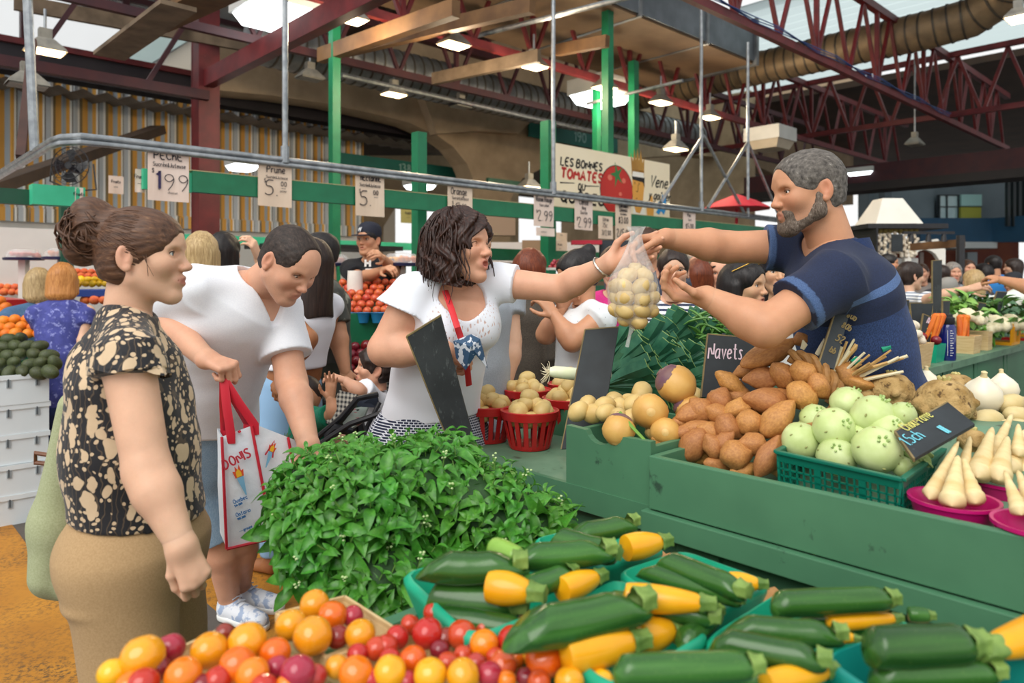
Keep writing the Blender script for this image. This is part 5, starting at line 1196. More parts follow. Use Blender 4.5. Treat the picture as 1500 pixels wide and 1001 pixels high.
for px, py, an, s_, d in ((1445,616,10,.85,1.85),(1480,592,15,.8,1.95),(1492,610,-10,.8,1.9),(1462,628,5,.8,1.84),(1500,630,-20,.8,1.85),(1420,604,0,.7,1.95),(1505,595,0,.8,1.98)): item('turnip', trn, W(px, py, d), imgdir(an), sc=s_, label='long pale turnip heaped behind the parsnips', cat='turnip', group='turnips behind the parsnips')
# ---- wicker basket behind the kohlrabi, dried stalks
M_wick = mat('wicker', '#a5773f', '#7d5528', ns=30, rough=.65, bump=.4, bs=70)
t = thing('wicker_basket', 'old wicker basket lying behind the sweet potatoes, thick braided rim', 'basket', W(1200, 590, 2.0))
pth = [W(*q) for q in ((1158,522,2.0),(1180,525,1.97),(1203,539,1.95),(1222,560,1.92),(1231,585,1.89),(1224,603,1.87),(1207,616,1.85),(1188,628,1.83),(1174,645,1.81))]
pp = []
for i in range(len(pth)-1):
 for k in range(6): pp.append(pth[i].lerp(pth[i+1], k/6))
for s_ in range(3):
 b = MB(); pts = []
 for i, p in enumerate(pp):
  dd_ = (pp[min(i+1, len(pp)-1)]-pp[max(i-1, 0)]).normalized(); N_ = dd_.cross(Vector((0, 1, 0))).normalized(); B_ = dd_.cross(N_); a = i*.55+s_*2.09; pts.append(p+N_*.011*math.cos(a)+B_*.011*math.sin(a))
 b.tube(pts, .0105, 8); b.build('rim_strand', M_wick, t, world=True)
for r_ in range(3):
 b = MB(); off = Vector((.018+.014*r_, .03, -.03-.012*r_)); b.tube([p+off+Vector((0, 0, .006*math.sin(i*1.6+r_*3.1))) for i, p in enumerate(pp[18:])], .008, 6); b.build('weave_strand', M_wick, t, world=True)
for k in range(7):
 p = W(1262-k*3, 545+k*8, 2.02); b = MB(); b.tube([p+Vector((.0, 0, .02*math.sin(a)))+Vector((.05*math.cos(a), .03, 0)) for a in [math.pi*i/6 for i in range(7)]], .008, 6); b.build('weave_strand', M_wick, t, world=True)
M_strw = mat('dry stalk', '#c9a468', '#a67c42', ns=30, sc=(1, 1, 1), rough=.7, rand=.2); M_husk = mat('pale husk', '#e6dcc0', '#d6c79c', ns=20, rough=.7)
t = thing('dried_stalks', 'bundles of dried stalks tied with green bands before the navy polo shirt', 'stalks', W(1235, 575, 2.0))
for i in range(36):
 if i < 12: p, q = W(1212+rnd.uniform(-8, 8), 560+rnd.uniform(-6, 6), 2.02), W(1318-rnd.uniform(0, 22), 478+rnd.uniform(0, 26), 1.98)
 elif i < 24: p, q = W(1208+rnd.uniform(-8, 8), 565, 2.02), W(1300+rnd.uniform(-30, 36), 530+rnd.uniform(-22, 22), 1.94)
 else: p, q = W(1200+rnd.uniform(-6, 12), 572, 2.0), W(1215+rnd.uniform(-14, 66), 500+rnd.uniform(-12, 22), 1.99)
 q = p.lerp(q, rnd.uniform(.88, 1.06)); b = MB(); mdl = p.lerp(q, .5)+Vector((rnd.uniform(-.008, .008), 0, rnd.uniform(-.01, .004))); wq = rnd.uniform(.0028, .0060); b.tube([p, mdl, q], [wq, wq, wq*.8], 6); b.build('stalk', M_strw if i % 3 else M_husk, t, world=True)
for p, q in ((W(1290, 512, 1.975), W(1302, 507, 1.975)), (W(1249, 533, 1.98), W(1258, 527, 1.98))):
 MB().cyl(p, q, .011, 10).build('green_band', M_teal, t, world=True)
for (x0, y0, x1, y1) in ((1175, 512, 1176, 498), (1196, 520, 1207, 496), (1222, 540, 1250, 512), (1230, 552, 1262, 512)):
 b = MB(); b.tube([W(x0, y0, 2.0), W((x0+x1)/2+3, (y0+y1)/2, 2.0), W(x1, y1, 2.0)], [.006, .009, .001], 6, flat=((1,0,0), .3)); b.build('husk', M_husk, t, world=True)
# ---- leeks
def leafm(nm, a, b_): return mat(nm, a, b_, ns=6, sc=(40, 4, 1), rough=.4, rand=.15)
M_leek = mat('leek leaf', '#3f7a5a', '#28624a', ns=22, rough=.42, rand=.22, hue=.015); M_leekc = mat('leek cut edge', '#86a65c', '#6f914c', ns=20, rough=.5); M_leekw = mat('leek white', '#eeeeda', '#dfe6bd', ns=6, rough=.35)
def leek(base, tip, spread, lb, n=11, L_=None, up=(0, -.3, 1), wd=.062):
 base, tip = Vector(base), Vector(tip); t = thing('leek', lb, 'leek', base, group='leeks heaped on the counter'); ax = (tip-base); L0 = ax.length; ax.normalize(); N_ = (Vector(up)-ax*ax.dot(Vector(up))).normalized(); S_ = ax.cross(N_)
 for k in range(n):
  u = (k/(n-1)-.5); dirv = (ax+N_*u*spread+S_*rnd.uniform(-.10, .10)).normalized(); Lk = L0*rnd.uniform(.78, 1.05); b = MB(); vs = []; M_ = 7; sd_ = dirv.cross(S_).normalized()
  for i in range(M_+1):
   f = i/M_; w_ = wd*(.35+.65*min(1, f*1.6)); c = dirv*(f*Lk)+Vector((0, 0, -.02*f*f))+S_*(.004*math.sin(f*6+k)); fold = .5*w_
   vs += [c+sd_*fold+S_*-.012*(1-f*.2), c, c-sd_*fold*.9+S_*-.014]
  fs = []
  for i in range(M_): a = 3*i; fs += [(a, a+3, a+4, a+1), (a+1, a+4, a+5, a+2)]
  m_ = len(vs); vs += [v+S_*.0022 for v in vs]; fs += [tuple(q+m_ for q in f[::-1]) for f in fs]
  b.add(vs, fs); b.build('leaf', M_leek, t)
  e = MB(); a = 3*M_; e.tube([vs[a], vs[a+1], vs[a+2]], .0022, 5); e.build('cut_edge', M_leekc, t)
LK = [((886,552,2.75),(968,508,2.62),.75,'leek fan nearest the dark slate plank'),((884,566,2.7),(975,540,2.55),.55,'lowest leek fan above the small potatoes'),((888,530,2.85),(945,478,2.8),.7,'leek fan rising behind the dark slate plank'),((930,530,2.8),(985,470,2.8),.7,'leek fan in the middle of the heap'),((945,545,2.75),(1000,500,2.68),.7,'leek fan right of the middle'),((960,520,2.9),(1012,458,2.9),.7,'leek fan at the top beside the striped shirt'),((985,545,2.8),(1035,500,2.75),.7,'leek fan beside the Navets board'),((990,565,2.7),(1040,555,2.6),.6,'leek fan low behind the Navets board'),((940,570,2.68),(985,566,2.55),.5,'short leek fan above the largest rutabaga'),((985,520,2.95),(1050,470,2.95),.6,'leek fan at the upper right of the heap'),((1000,500,3.0),(1030,452,3.05),.6,'leek fan at the back of the heap'),((900,500,2.95),(950,470,2.95),.5,'leek fan behind at the upper left')]
for a, b_, s_, lb in LK: leek(W(*a), W(*b_), s_, lb)
one('leek_stand', MB().box((1.99, 1.18, .831), (2.21, 1.98, .93)), M_ctr, 'low green riser under the leek heap', 'riser', smooth=False).matrix_basis = RZ
t = thing('white_leek', 'single leek with a white shank and hairy root beside the slate plank', 'leek', W(825, 546, 2.45))
b = MB(); b.tube([W(805, 545, 2.42), W(812, 545, 2.42), W(850, 549, 2.44), W(890, 548, 2.5)], [.014, .020, .022, .024], 14); b.build('shank', M_leekw, t, world=True)
for k in range(26):
 b = MB(); p = W(806, 545, 2.42); q = W(798+rnd.uniform(-7, 6), 545+rnd.uniform(-16, 18), 2.42+rnd.uniform(-.02, .02)); b.tube([p, p.lerp(q, .5)+Vector((0, 0, rnd.uniform(-.01, .01))), q], [.0016, .0013, .0008], 4); b.build('root_hair', M_husk, t, world=True)
# beans heaped behind the leeks
M_bean = mat('green bean', '#5c8f3a', '#47782c', ns=10, rough=.45, rand=.2)
bean = MB(); bean.tube([(-.055, 0, 0), (-.03, 0, .006), (0, 0, .008), (.03, 0, .006), (.055, 0, -.002)], [.002, .005, .0055, .005, .0015], 6); bme = bean.mesh('bean', M_bean)
for k in range(70): item('green_bean', bme, W(1052+rnd.uniform(-32, 34), 478+rnd.uniform(-20, 22), 2.95+rnd.uniform(-.1, .1)), (rnd.uniform(-1, 1), rnd.uniform(-1, 1), rnd.uniform(-.5, .5)), label='slim green bean behind the Navets board', cat='bean', group='green beans behind the Navets board')
one('bean_stand', MB().box((2.24, 1.3, 0), (2.8, 2.0, 1.02)), M_ctr, 'green riser under the heap of beans', 'riser', smooth=False).matrix_basis = RZ
one('potato_mound_board', MB().box((1.60, .62, .84), (1.63, .64, .845)).box((.56+1.05, -.2, .838), (2.18, 1.05, .86)), M_ctop, 'worn board under the sweet potato heap', 'board', smooth=False).matrix_basis = RZ
one('sloped_riser', MB().add([(1.66, -.6, .86), (2.18, -.6, .86), (2.18, 1.02, .86), (1.66, 1.02, .86), (2.05, -.6, 1.06), (2.18, -.6, 1.06), (2.18, 1.02, 1.06), (2.05, 1.02, 1.06)], [(3,2,1,0), (4,5,6,7), (0,1,5,4), (1,2,6,5), (2,3,7,6), (3,0,4,7)]), M_ctop, 'sloped board riser under roots at the back of the counter', 'riser', smooth=False).matrix_basis = RZ
# ------------------------------------------------------------------ near table: zucchini trays, tomatoes, basil
def tray(quad, zr, h, lb, m):
 P = [Wz(x, y, zr) for x, y in quad]; C_ = sum(P, Vector())/4; t = thing('zucchini_tray', lb, 'tray', C_-Vector((0,0,h)), group='green trays of zucchini'); b = MB()
 top = [p-C_+Vector((0,0,h)) for p in P]; bot = [(p-C_)*.80 for p in P]; rim = [(p-C_)*1.05+Vector((0,0,h-.006)) for p in P]; lip = [(p-C_)*1.05+Vector((0,0,h-.016)) for p in P]; inn = [(p-C_)*.97+Vector((0,0,h)) for p in P]; bi = [(p-C_)*.78+Vector((0,0,.006)) for p in P]
 def rnd4(q, k=.16, n=3):
  o = []
  for i in range(4):
   a, c, e = q[i-1], q[i], q[(i+1) % 4]; p0 = c+(a-c)*k; p1 = c+(e-c)*k
   for j in range(n+1): f = j/n; o.append(p0*(1-f)**2+c*2*f*(1-f)+p1*f*f)
  return o
 L_ = [rnd4(x) for x in (bot, lip, rim, top, inn, bi)]; n = len(L_[0]); vs = [v for l in L_ for v in l]; fs = []
 order = [0, 1, 2, 3, 4, 5]
 for a in range(5):
  for k in range(n): fs.append((a*n+k, a*n+(k+1) % n, (a+1)*n+(k+1) % n, (a+1)*n+k))
 fs.append(tuple(5*n+k for k in range(n))); fs.append(tuple(n-1-k for k in range(n)))
 b.add(vs, fs); b.build('tray', m, t, ang=50); return t
tray(((588,838), (690,935), (868,868), (775,800)), .905, .10, 'green plastic tray at the left end of the zucchini row', M_tealt)
tray(((770,910), (900,1010), (1040,925), (905,846)), .905, .10, 'green plastic tray with the large yellow squash in the middle', M_tealt)
tray(((905,838), (1020,905), (1128,852), (1000,806)), .90, .09, 'green plastic tray at the back by the ribbed edge', M_tealt)
tray(((1030,938), (1180,1000), (1345,915), (1150,862)), .90, .09, 'green plastic tray with three zucchini right of centre', M_tealt)
tray(((1205,962), (1380,1085), (1560,985), (1330,915)), .925, .11, 'teal tray at the bottom right corner', mat('teal blue tray', '#128b80', '#0f7d74', ns=4, rough=.35))
tray(((780,790), (870,830), (975,800), (880,765)), .885, .07, 'green plastic tray at the far back of the zucchini', M_tealt)
tray(((880,975), (1000,1090), (1200,1010), (1040,945)), .885, .08, 'green plastic tray cut by the bottom edge', M_tealt)
def zmat(nm, a, b_, c):
 t = NT(nm); co = t.coord('Object'); n1 = t.noise(t.coord('Object', (3, 60, 60)), 1.0, 3); c1 = t.ramp(n1, [(.35, a), (.7, b_)])
 sp = t.ramp(t.noise(co, 260, 3), [(.62, '000000'), (.7, '666666')]); c2 = t.mix(sp, c1, c); hs = t.n('HueSaturation'); oi = t.n('ObjectInfo'); t.l(c2, hs.inputs['Color']); t.l(t.math('MULTIPLY_ADD', oi.outputs['Random'], .5, .8), hs.inputs['Value'])
 t.col(hs.outputs[0]); t.set(rough=.22, spec=.5); return t.m
M_zuc = zmat('zucchini skin', '#234a1b', '#3c6b29', '#86a552'); M_yel2 = mat('yellow squash skin', '#eeb01c', '#e59c10', ns=8, rough=.25, rand=.06); M_zst = mat('zucchini stem', '#7f9a4a', '#56752f', ns=30, rough=.55, bump=.3, bs=60); M_lg = mat('pale green squash', '#8fb84e', '#7aa63e', ns=10, rough=.3)
def zuc_parts(kind, bend, seed):
 b = MB(); n = 22; pts = []; rr = []
 for k in range(n):
  u = k/(n-1); z = bend*(u-.5)**2
  r = .5*(1-.18*abs(u-.4)) if kind == 'z' else .5*(.42+.62*math.sin(min(1, (1-u)*1.0+.12)*math.pi*.62))
  r *= math.sqrt(max(0, 1-((.07-u)/.07)**2)) if u < .07 else 1
  if u > .93: r *= 1-.25*((u-.93)/.07)
  pts.append((u, 0, z)); rr.append(max(r, .03))
 b.tube(pts, rr, 20)
 s_ = MB(); L_ = [(.99, .345), (1.0, .355), (1.03, .315), (1.07, .27), (1.11, .25), (1.14, .27), (1.145, .2)]
 if kind != 'z': L_ = [(.95, .30), (.985, .325), (1.03, .27), (1.08, .235), (1.12, .225), (1.15, .25), (1.155, .18)]
 def lob(t_): return 1+.14*math.cos(5*t_)
 vs = []; fs = []; m_ = 20
 for u, r in L_:
  for k in range(m_): a = math.tau*k/m_; vs.append((u, r*lob(a)*math.cos(a), r*lob(a)*math.sin(a)+bend*(u-.5)**2))
 for i in range(len(L_)-1):
  for k in range(m_): fs.append((i*m_+k, i*m_+(k+1) % m_, (i+1)*m_+(k+1) % m_, (i+1)*m_+k))
 fs.append(tuple((len(L_)-1)*m_+k for k in range(m_))); s_.add(vs, fs); return b, s_
def zucchini(x0, y0, x1, y1, rpx, z, kind, lb, dz=0, bend=.0, z1=None):
 p = Wz(x0, y0, z); q = Wz(x1, y1, z1 or z); ax = q-p; Lz = ax.length; d = (p.y+q.y)/2; r = rpx*2/F*d
 nm = 'yellow_squash' if kind == 'y' else 'zucchini'; t = thing(nm, lb, 'squash' if kind == 'y' else 'zucchini', p, R=basis(x=ax, z=(0, 0, 1)), group='yellow squash in the trays' if kind == 'y' else 'zucchini in the trays')
 b, s_ = zuc_parts('y' if kind == 'y' else 'z', bend, 0); k = r/Lz
 for mb_, nm2, m_ in ((b, 'fruit', M_yel2 if kind == 'y' else M_lg if kind == 'l' else M_zuc), (s_, 'stem', M_zst)):
  mb_.v = [((v[0] if v[0] <= 1 else 1+(v[0]-1)*k*3.1)*Lz, v[1]*r, v[2]*r) for v in mb_.v]; mb_.build(nm2, m_, t, ang=60)
ZL = [(628,834,752,832,24,.955,'z','dark zucchini on top of the left tray',.6),(628,874,748,886,30,.90,'z','thick zucchini at the front of the left tray',.2),(714,858,778,868,24,.935,'y','yellow squash under the top zucchini in the left tray',0),(758,820,884,810,21,.95,'z','zucchini lying behind the pale green one',.5),(722,802,760,818,17,.955,'l','small pale green squash at the top of the left tray',0),(762,866,832,842,18,.93,'z','stubby zucchini with its stem turned up in the left tray',.3),(820,866,874,846,19,.92,'y','yellow squash at the right end of the left tray',0),(812,790,892,812,20,.93,'z','zucchini at the back crossing under the topmost one',.3),(842,786,922,770,17,.93,'z','farthest zucchini with its stem by the basil',.5),(914,804,968,794,19,.92,'y','short yellow squash farthest back',0),
 (762,930,932,892,32,.95,'z','largest zucchini in the middle tray',.5),(822,962,928,940,28,.915,'y','largest yellow squash in the middle tray',0),(912,874,1030,884,20,.945,'y','long yellow squash lying across the middle',0),(932,936,985,922,24,.90,'y','yellow squash tucked behind the largest one',0),(985,928,1010,940,12,.89,'y','small yellow squash tip beside it',0),(940,836,1078,878,15,.92,'z','slender zucchini beside the long yellow squash',.3),(968,822,1082,866,20,.935,'z','zucchini in the back tray by the ribbed edge',.3),(1066,852,1112,856,14,.915,'y','small yellow squash in the back tray',0),(880,880,1040,905,18,.92,'z','zucchini under the long yellow squash',.2),(1000,940,1050,900,16,.90,'z','short zucchini behind the yellow squash tip',.2),
 (1130,886,1300,878,20,.945,'z','straight zucchini at the back of the right tray',.1),(1072,922,1222,932,21,.935,'z','middle zucchini of the right tray',.4),(1046,940,1198,968,22,.94,'z','nearest zucchini of the right tray',.3),(1210,914,1312,906,12,.915,'y','thin yellow squash under the straight zucchini',0),(1218,930,1252,936,10,.91,'y','yellow squash tip beside the middle zucchini',0),(1270,950,1418,944,31,.965,'z','thick zucchini in the teal corner tray',.1),(1620,900,1452,950,30,.955,'y','large yellow squash at the right edge',0),(898,984,1098,976,24,.955,'z','dark zucchini along the bottom edge',.1),(1118,1004,1212,982,19,.92,'y','yellow squash at the bottom edge',0),(1280,990,1450,985,24,.93,'z','zucchini under the thick one in the corner tray',.2),(1010,985,1140,1000,15,.905,'z','zucchini below the nearest one at the bottom edge',.2),(1330,900,1360,902,11,.90,'z','stem end poking out behind the corner tray',0),(645,905,760,925,22,.885,'z','zucchini low in the left tray',0),(1130,930,1270,915,18,.90,'z','zucchini low in the right tray',0)]
for x0, y0, x1, y1, r, z, k, lb, bd in ZL: zucchini(x0, y0, x1, y1, r, z, k, lb, bend=bd)
# ---- tomatoes in wooden tills
def tommat(nm, a, b_): return mat(nm, a, b_, ns=18, rough=.16, rand=.10, hue=.012, coat=.25)
TM = dict(Y=tommat('yellow tomato skin', '#f0ae1e', '#e89c14'), O=tommat('orange tomato skin', '#ec7d18', '#e0660f'), R=tommat('red tomato skin', '#cb4822', '#b5341e'), P=tommat('pink red tomato skin', '#b8343a', '#a3262c'), D=tommat('dark red tomato skin', '#8f2a24', '#7a221e'))
tme = {}
for k, m_ in TM.items():
 b = MB(); b.sph((0,0,0), 1, 24, 16); b.v = [(v[0]*(1+.02*math.cos(5*math.atan2(v[1], v[0]))), v[1]*(1+.02*math.cos(5*math.atan2(v[1], v[0]))), v[2]*.95-.10*math.exp(-((v[0]**2+v[1]**2)/.03))*(1 if v[2] > 0 else 0)) for v in b.v]; tme[k] = b.mesh('tomato_'+k, m_, ang=180)
M_till = mat('pale veneer', '#d9bd8c', '#c7a672', ns=10, sc=(1, 1, 8), rough=.7)
A6 = [(245,440,110,'Y'),(390,395,75,'P'),(90,525,75,'Y'),(460,535,92,'O'),(595,405,92,'Y'),(675,312,48,'D'),(792,362,98,'Y'),(740,482,92,'O'),(822,532,85,'O'),(940,418,78,'O'),(952,495,62,'P'),(1060,522,90,'P'),(1145,165,75,'Y'),(1022,272,80,'Y'),(1137,328,98,'Y'),(1240,222,75,'O'),(1345,225,55,'P'),(1268,335,60,'D'),(1385,322,78,'Y'),(1370,425,55,'R'),(1362,525,88,'O'),(1470,395,60,'R'),(1262,490,60,'Y'),(250,580,80,'R'),(1150,540,60,'P'),(330,500,60,'D'),(180,590,70,'O'),(640,560,70,'R'),(880,600,70,'R'),(560,590,60,'D'),(1000,590,60,'O'),(1440,560,60,'R')]
A7 = [(275,205,60,'R'),(350,245,52,'R'),(145,270,50,'R'),(238,315,80,'R'),(80,335,60,'R'),(22,382,60,'R'),(415,322,75,'R'),(530,290,52,'R'),(532,372,75,'O'),(650,288,55,'R'),(678,352,76,'R'),(300,402,50,'D'),(160,452,70,'O'),(420,432,50,'R'),(490,470,50,'P'),(250,532,85,'Y'),(422,535,85,'Y'),(40,520,85,'Y'),(632,480,72,'R'),(750,410,60,'Y'),(845,455,95,'O'),(562,530,65,'P'),(650,560,50,'O'),(750,545,50,'D'),(980,565,76,'Y'),(1150,565,62,'Y'),(130,565,50,'P'),(330,340,55,'D'),(590,440,50,'R'),(700,450,45,'O'),(40,450,55,'R'),(340,470,55,'R'),(480,400,45,'D'),(820,570,60,'R')]
cl = {'Y': 'yellow', 'O': 'orange', 'R': 'red', 'P': 'pinkish red', 'D': 'dark red'}
for src, ox, oy in ((A6, 140, 840), (A7, 560, 840)):
 for x, y, r, k in src:
  px, py, rp = ox+x/3.571, oy+y/3.571, r/3.571
  zc = .885+ (rp-15)*.0012; p = Wz(px, py, zc)
  where = 'at the bottom left' if px < 400 else 'in the till nearest the basil' if px < 560 and py < 960 else 'in the middle till'
  item('tomato', tme[k], p, (rnd.uniform(-1, 1), rnd.uniform(-1, 1), rnd.uniform(-.5, .5)), sc=rp/F*p.y*1.03, label='%s cherry tomato %s' % (cl[k], where), cat='tomato', group='%s tomatoes %s' % (cl[k], where))
def till(quad, zr, lb):
 P = [Wz(x, y, zr) for x, y in quad]; C_ = sum(P, Vector())/4; h = zr-TZ; t = thing('berry_till', lb, 'basket', C_-Vector((0,0,h)), group='wooden tills of tomatoes')
 for i in range(4):
  a, c = P[i]-C_, P[(i+1) % 4]-C_; b = MB(); up = Vector((0,0,h)); n = (a+c).normalized()*.003
  vs = [a*.8, c*.8, c+up, a+up]; b.add(vs+[v-n for v in vs], [(0,1,2,3), (7,6,5,4), (0,4,5,1), (1,5,6,2), (2,6,7,3), (3,7,4,0)]); b.build('veneer_side', M_till, t, smooth=False)
  b = MB(); b.beam(a+up, c+up, .005, .016); b.build('rim_strip', M_till, t, smooth=False)
 b = MB(); b.add([(p-C_)*.8+Vector((0,0,.004)) for p in P], [(0,1,2,3)]); b.build('bottom', M_till, t, smooth=False)
till(((405,905), (480,972), (590,935), (505,880)), .868, 'wooden till of yellow tomatoes nearest the basil'); till(((150,1010), (290,1110), (470,1000), (330,925)), .865, 'wooden till of tomatoes at the bottom left'); till(((480,985), (590,1080), (760,985), (620,915)), .865, 'wooden till of red tomatoes in the middle'); till(((640,920), (800,1030), (880,965), (740,890)), .86, 'wooden till of tomatoes beside the zucchini trays')
# ---- basil
M_bas = None
def basm():
 t = NT('basil leaf'); a = t.n('Attribute', attribute_name='lv'); oi = t.n('ObjectInfo'); co = t.coord('Object')
 c = t.ramp(t.noise(co, 60, 3), [(.3, '#377a22'), (.7, '#62a63c')]); hs = t.n('HueSaturation'); t.l(c, hs.inputs['Color'])
 v = t.math('ADD', t.math('MULTIPLY', oi.outputs['Random'], .5), .78); gn = t.math('MULTIPLY', t.noise(co, 14, 3, .7), 1.05); t.l(t.math('ADD', t.math('MULTIPLY', v, .6), gn), hs.inputs['Value'])
 t.l(t.math('MULTIPLY_ADD', t.noise(co, 7, 2), .05, .475), hs.inputs['Hue']); t.col(hs.outputs[0]); t.set(rough=.36, spec=.5)
 tr = t.n('BsdfTranslucent'); t.l(hs.outputs[0], tr.inputs[0]); mx = t.n('MixShader'); mx.inputs[0].default_value = .28; t.l(t.b.outputs[0], mx.inputs[1]); t.l(tr.outputs[0], mx.inputs[2]); t.l(mx.outputs[0], t.out.inputs[0]); return t.m
M_bas = basm(); M_bst = mat('basil stem', '#7fa552', '#6b9440', ns=20, rough=.5)
def leafgeo(curl=.25, cup=.35):
 rows_ = [(0, .0), (.12, .13), (.3, .205), (.5, .225), (.7, .175), (.87, .085), (1, 0)]; vs = []; fs = []
 for u, w_ in rows_:
  z = .18*math.sin(u*2.6)-curl*u*u; vs += [(u, -w_, z+cup*w_), (u, 0, z-.02), (u, w_, z+cup*w_)]
 for i in range(len(rows_)-1): a = 3*i; fs += [(a, a+1, a+4, a+3), (a+1, a+2, a+5, a+4)]
 return vs, fs
LG = [leafgeo(.15, .5), leafgeo(.4, .3), leafgeo(.7, .45)]; leaf_me = [MB().add(*g).mesh('basil_leaf_%d' % i, M_bas, ang=180) for i, g in enumerate(LG)]
bas = thing('basil_heap', 'big heap of leafy green basil bunches beside the zucchini', 'herb', W(600, 745, 1.75)-Vector((0, 0, .2)))
def basil():
 rs = random.Random(5); E = []
 for px, py, d, rx, ry in ((520,765,1.66,112,112),(600,740,1.78,120,105),(700,745,1.78,95,70),(770,755,1.78,70,34),(640,680,1.95,70,48),(480,725,1.75,85,70),(560,830,1.62,95,60),(520,690,1.9,70,45)):
  E.append((W(px, py, d), rx/F*d, ry/F*d, .17))
 def inside(p, sk=None):
  for j, (c, rx, ry, rd) in enumerate(E):
   if j == sk: continue
   q = p-c
   if (q.x/rx)**2+(q.y/rd)**2+(q.z/ry)**2 < .80: return True
  return False
 tips = []
 tries = 0
 while len(tips) < 430 and tries < 9000:
  tries += 1; j = rs.choices(range(8), [10, 11, 6, 3, 5, 6, 5, 4])[0]; c, rx, ry, rd = E[j]
  n = Vector((rs.gauss(0, 1), rs.gauss(0, 1), rs.gauss(0, 1))).normalized()
  if n.y > .35: continue
  if n.z < -.85: continue
  p = c+Vector((n.x*rx, n.y*rd, n.z*ry))*rs.uniform(.86, 1.02)
  if inside(p, j) or any((p-t_[0]).length < .026 for t_ in tips): continue
  nn = Vector((n.x/rx, n.y/rd, n.z/ry)).normalized(); tips.append((p, nn))
 leaves = []; st = MB(); O_ = bas.location; fl = MB()
 for p, n in tips:
  d = (n*.75+Vector((rs.gauss(0, .3), rs.gauss(-.15, .25), .55+rs.gauss(0, .25)))).normalized(); sA = d.cross(Vector((.3, .9, .2))).normalized(); sB = d.cross(sA); ph = rs.random()*6
  st.tube([p-d*.10-O_, p-O_], [.002, .0014], 4, cap=False)
  for lv in range(4):
   base = p-d*(.027*lv); sz = (.026, .056, .070, .072)[lv]*rs.uniform(.75, 1.25)
   for q in range(2):
    a = ph+lv*1.57+q*3.14+rs.gauss(0, .25); o = sA*math.cos(a)+sB*math.sin(a); x = (o*(.75+.12*lv)+d*(.62-.24*lv)+Vector((0, 0, -.12*lv))).normalized(); leaves.append((base, x, d, sz, rs.randrange(3), lv))
  if rs.random() < .09:
   for q in range(5): fl.sph(p+d*(.006*q)+sA*.004*math.cos(q*2.2)-O_+sB*.004*math.sin(q*2.2), (.0035, .0035, .0025), 5, 4)
 cam_ = Vector((0, 0, CH)); leaves.sort(key=lambda L_: -(L_[3]/(L_[0]-cam_).length)*(1.5 if L_[5] < 3 else .5))
 st.build('stems', M_bst, bas, kind='stuff'); fl.build('flower_buds', mat('pale bud', '#cfe0a8', '#a9c878', ns=60, rough=.5), bas, kind='stuff')
 rest = MB()
 for i, (b_, x, up, sz, k, lv) in enumerate(leaves):
  R = basis(x=x, z=up)
  if i < 300:
   o = bpy.data.objects.new('leaf', leaf_me[k]); COL.objects.link(o); o.parent = bas; o.matrix_basis = Matrix.Translation(b_-O_) @ R.to_4x4() @ Matrix.Scale(sz*1.1, 4)
  else: rest.xf = Matrix.Translation(b_-O_) @ R.to_4x4() @ Matrix.Scale(sz, 4); rest.add(*LG[k])
 rest.xf = None; rest.build('leaves', M_bas, bas, kind='stuff', ang=180)
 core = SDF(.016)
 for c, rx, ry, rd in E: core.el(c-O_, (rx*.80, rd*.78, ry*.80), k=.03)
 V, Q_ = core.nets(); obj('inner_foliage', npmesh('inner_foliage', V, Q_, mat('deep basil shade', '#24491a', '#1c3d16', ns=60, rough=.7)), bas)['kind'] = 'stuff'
basil()
t = thing('wicker_tray', 'shallow orange wicker tray under the basil', 'tray', ab(1.42, .95, .62), TH)
MB().box((-.02, -.28, 0), (.44, .34, .03)).build('base', M_wick, t, smooth=False)
for r_ in range(4):
 b = MB(); b.tube([(x, y, .03+.022*r_+.004*math.sin(i*1.7+r_*3)) for i, (x, y) in enumerate([(-.02+.46*k/20, -.28) for k in range(20)]+[(.44, -.28+.62*k/16) for k in range(16)]+[(.44-.46*k/20, .34) for k in range(20)]+[(-.02, .34-.62*k/16) for k in range(16)])], .012, 6, closed=True); b.build('woven_strand', mat('orange wicker', '#c9822f', '#a8661f', ns=30, rough=.6), t)
MB().box((-.0, -.2, -.62), (.35, .28, 0)).build('stand', M_ctr, t, smooth=False)
# ------------------------------------------------------------------ the four people in front
def folds(amp, f, sx=(1, 1, .35), seed=0):
 S3 = np.array(sx)
 return lambda P: amp*nz(P*S3, f, seed)+amp*.5*nz(P*S3[[2, 0, 1]], f*1.9, seed+9)
def fabric(name, c1, c2=None, rough=.8, weave=700, b=.15, sheen=.04, rand=0):
 if name in MATS: return MATS[name]
 t = NT(name); co = t.coord('Object'); c = t.ramp(t.noise(co, 260, 2), [(.35, c1), (.65, c2 or c1)]); t.col(c); t.set(rough=rough, sheen=sheen, spec=.25); t.bump(t.noise(co, weave, 2), b, .002)
 MATS[name] = t.m; return t.m
def attrib(o, name, vals):
 at = o.data.attributes.new(name, 'FLOAT', 'POINT'); at.data.foreach_set('value', np.asarray(vals, np.float32))
def verts(o):
 a = np.empty(len(o.data.vertices)*3, np.float32); o.data.vertices.foreach_get('co', a); return a.reshape(-1, 3)
def torso(s, J, R, x, k=.05, infl=0):
 for i in range(len(J)-1): s.ec(J[i], J[i+1], (R[i][0]+infl, R[i][1]+infl), (R[i+1][0]+infl, R[i+1][1]+infl), x, k)
def seg_d(P, a, b):
 a = np.array(a); b = np.array(b); ba = b-a; t = np.clip(((P-a) @ ba)/(ba @ ba), 0, 1); return np.linalg.norm(P-a-t[:, None]*ba, axis=1), t
